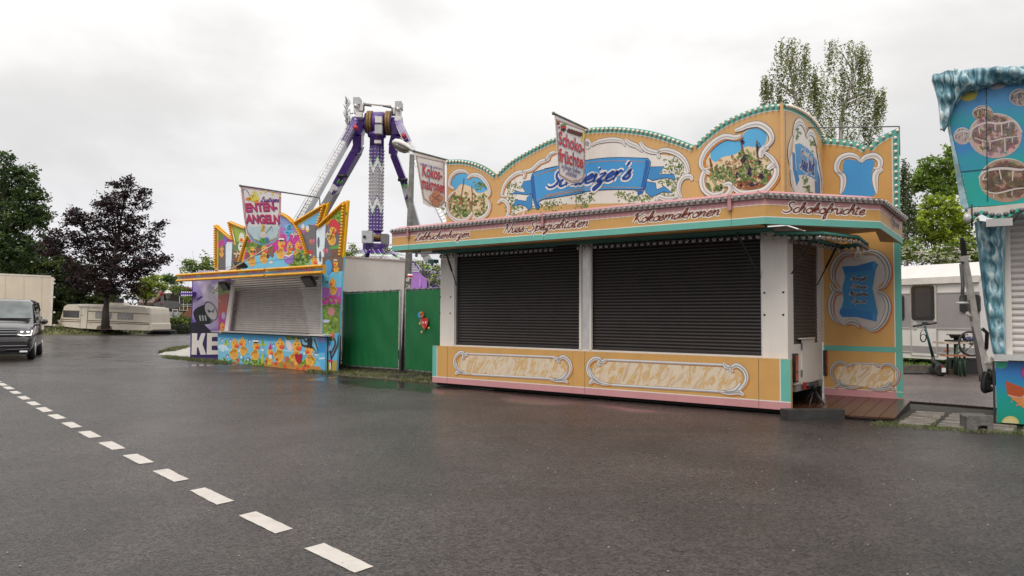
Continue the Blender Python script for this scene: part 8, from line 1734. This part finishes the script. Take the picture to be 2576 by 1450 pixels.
# white side post, shutter, ledge, lower board
zL1=S_.pt(zL(760,915),0)[1]; u_a=S_.pt(zL(745,600),.05)[0]; u_b=S_.pt(zL(775,600),.05)[0]; zT2=S_.pt(zH(760,1200),0)[1]+.4
mb=MB(); mb.box(S_.P,u_a,u_b+.05,.05,.12,zL1,zT2,WHITE); mb.build('shutter_rail',ice)
shutter('roller_shutter',S_.P,u_b+.04,uE,zL1+.02,zT2,.14,.092,mm('pale_shutter',(.50,.46,.44),.45,var=.05),ice,.022)
mb=MB(); ul_=S_.pt(zX(728,540),-.06)[0]; mb.box(S_.P,ul_,uE,-.12,.2,zL1-.085,zL1,ALU); mb.build('counter_ledge',ice)
mb=MB(); A=Art(mb,S_,0,step=.0012); zz0=S_.pt(zX(765,1360))[1]; zz1=zL1-.11; up=S_.pt(zX(745,590))[0]; up2=S_.pt(zX(765,1360))[0]
SEA2=gradmat('painted_sea_lower',[(.1,(.0,.24,.17)),(.40,(.0,.25,.24)),(.6,(.01,.20,.36)),(.9,(.02,.14,.38))],1.5,(.1,.9))
ring=[(up2,zz0),(uE,zz0),(uE,zz1),(up,zz1)]; mb.prism([S_.P(a,0,b) for a,b in ring],[S_.P(a,.05,b) for a,b in ring],SEA2)
def clip_e(c,rx,ry,col,L,half=None):
    pts=[]
    for i in range(28):
        t=2*math.pi*i/28; q=S_.pt(zX(c[0]+rx*math.cos(t),c[1]+ry*math.sin(t))); pts.append((max(q[0],up+.005),min(max(q[1],zz0+.005),zz1-.005)))
    A.polyq(pts,col,L,PAINT)
clip_e((815,620),88,78,(.04,.32,.20),2); clip_e((1130,740),75,85,(.22,.04,.16),2); clip_e((1130,735),62,72,(.32,.06,.22),3); clip_e((930,1365),105,85,(.50,.42,.14),2); clip_e((925,1375),85,70,(.55,.48,.24),3)
A.m=PAINT
A.fill(MP(zX,[(870,843),(960,880),(1060,915),(1095,940),(1110,1010),(1050,1045),(940,1035),(888,1010),(880,920)]),(.36,.07,.02),4)
A.fill(MP(zX,[(888,1010),(940,1035),(1050,1045),(1110,1010),(1250,1030),(1250,1330),(1100,1190)]),(.55,.20,.06),5)
A.stroke(MP(zX,[(900,1020),(1000,1045),(1090,1050),(1130,1020)]),.02,(.5,.3,.25),6)
for i in range(26): A.ell(zX(random.uniform(940,1100),random.uniform(1050,1160)),2,1.4,(.62,.28,.10),6,random.uniform(0,3),7)
mb.build('lower_board',ice)
mb=MB(); mb.box(S_.P,up-.04,up-.01,.02,.10,0,zz1,DARKM); mb.build('corner_post',ice)
mb=MB(); mb.box(S_.P,u_a+.05,uE,.16,2.4,.35,ztp-.2,WHITE); mb.build('body',ice)
mb=MB(); mb.box(S_.P,up+.05,uE,.1,2.3,.01,.34,mm('underside_shade')); mb.build('dark_backing',ice)
# concrete block
g=G(*zX(392,1460)); g2=G(*zX(725,1475)); CBF=Fr(g,math.atan2((g2-g).y,(g2-g).x)); L_=(g2-g).length; CBM=mm('weathered_concrete',(.12,.115,.105),.85,var=.35,vs=9,bump=.7,bs=45)
h=CBF.pt(zX(400,1275))[1]
mb=MB(); o=[(0,0),(L_*.42,0),(L_*.42,h*.38),(L_*.78,h*.38),(L_*.78,0),(L_,0),(L_,h*.85),(L_*.9,h),(L_*.1,h),(0,h*.9)]
mb.prism([CBF.P(a,0,b) for a,b in o],[CBF.P(a,.36,b) for a,b in o],CBM); tag(mb.build('concrete_block',origin=g),'grey concrete foot block with a notch lying before the ice stall','concrete block')
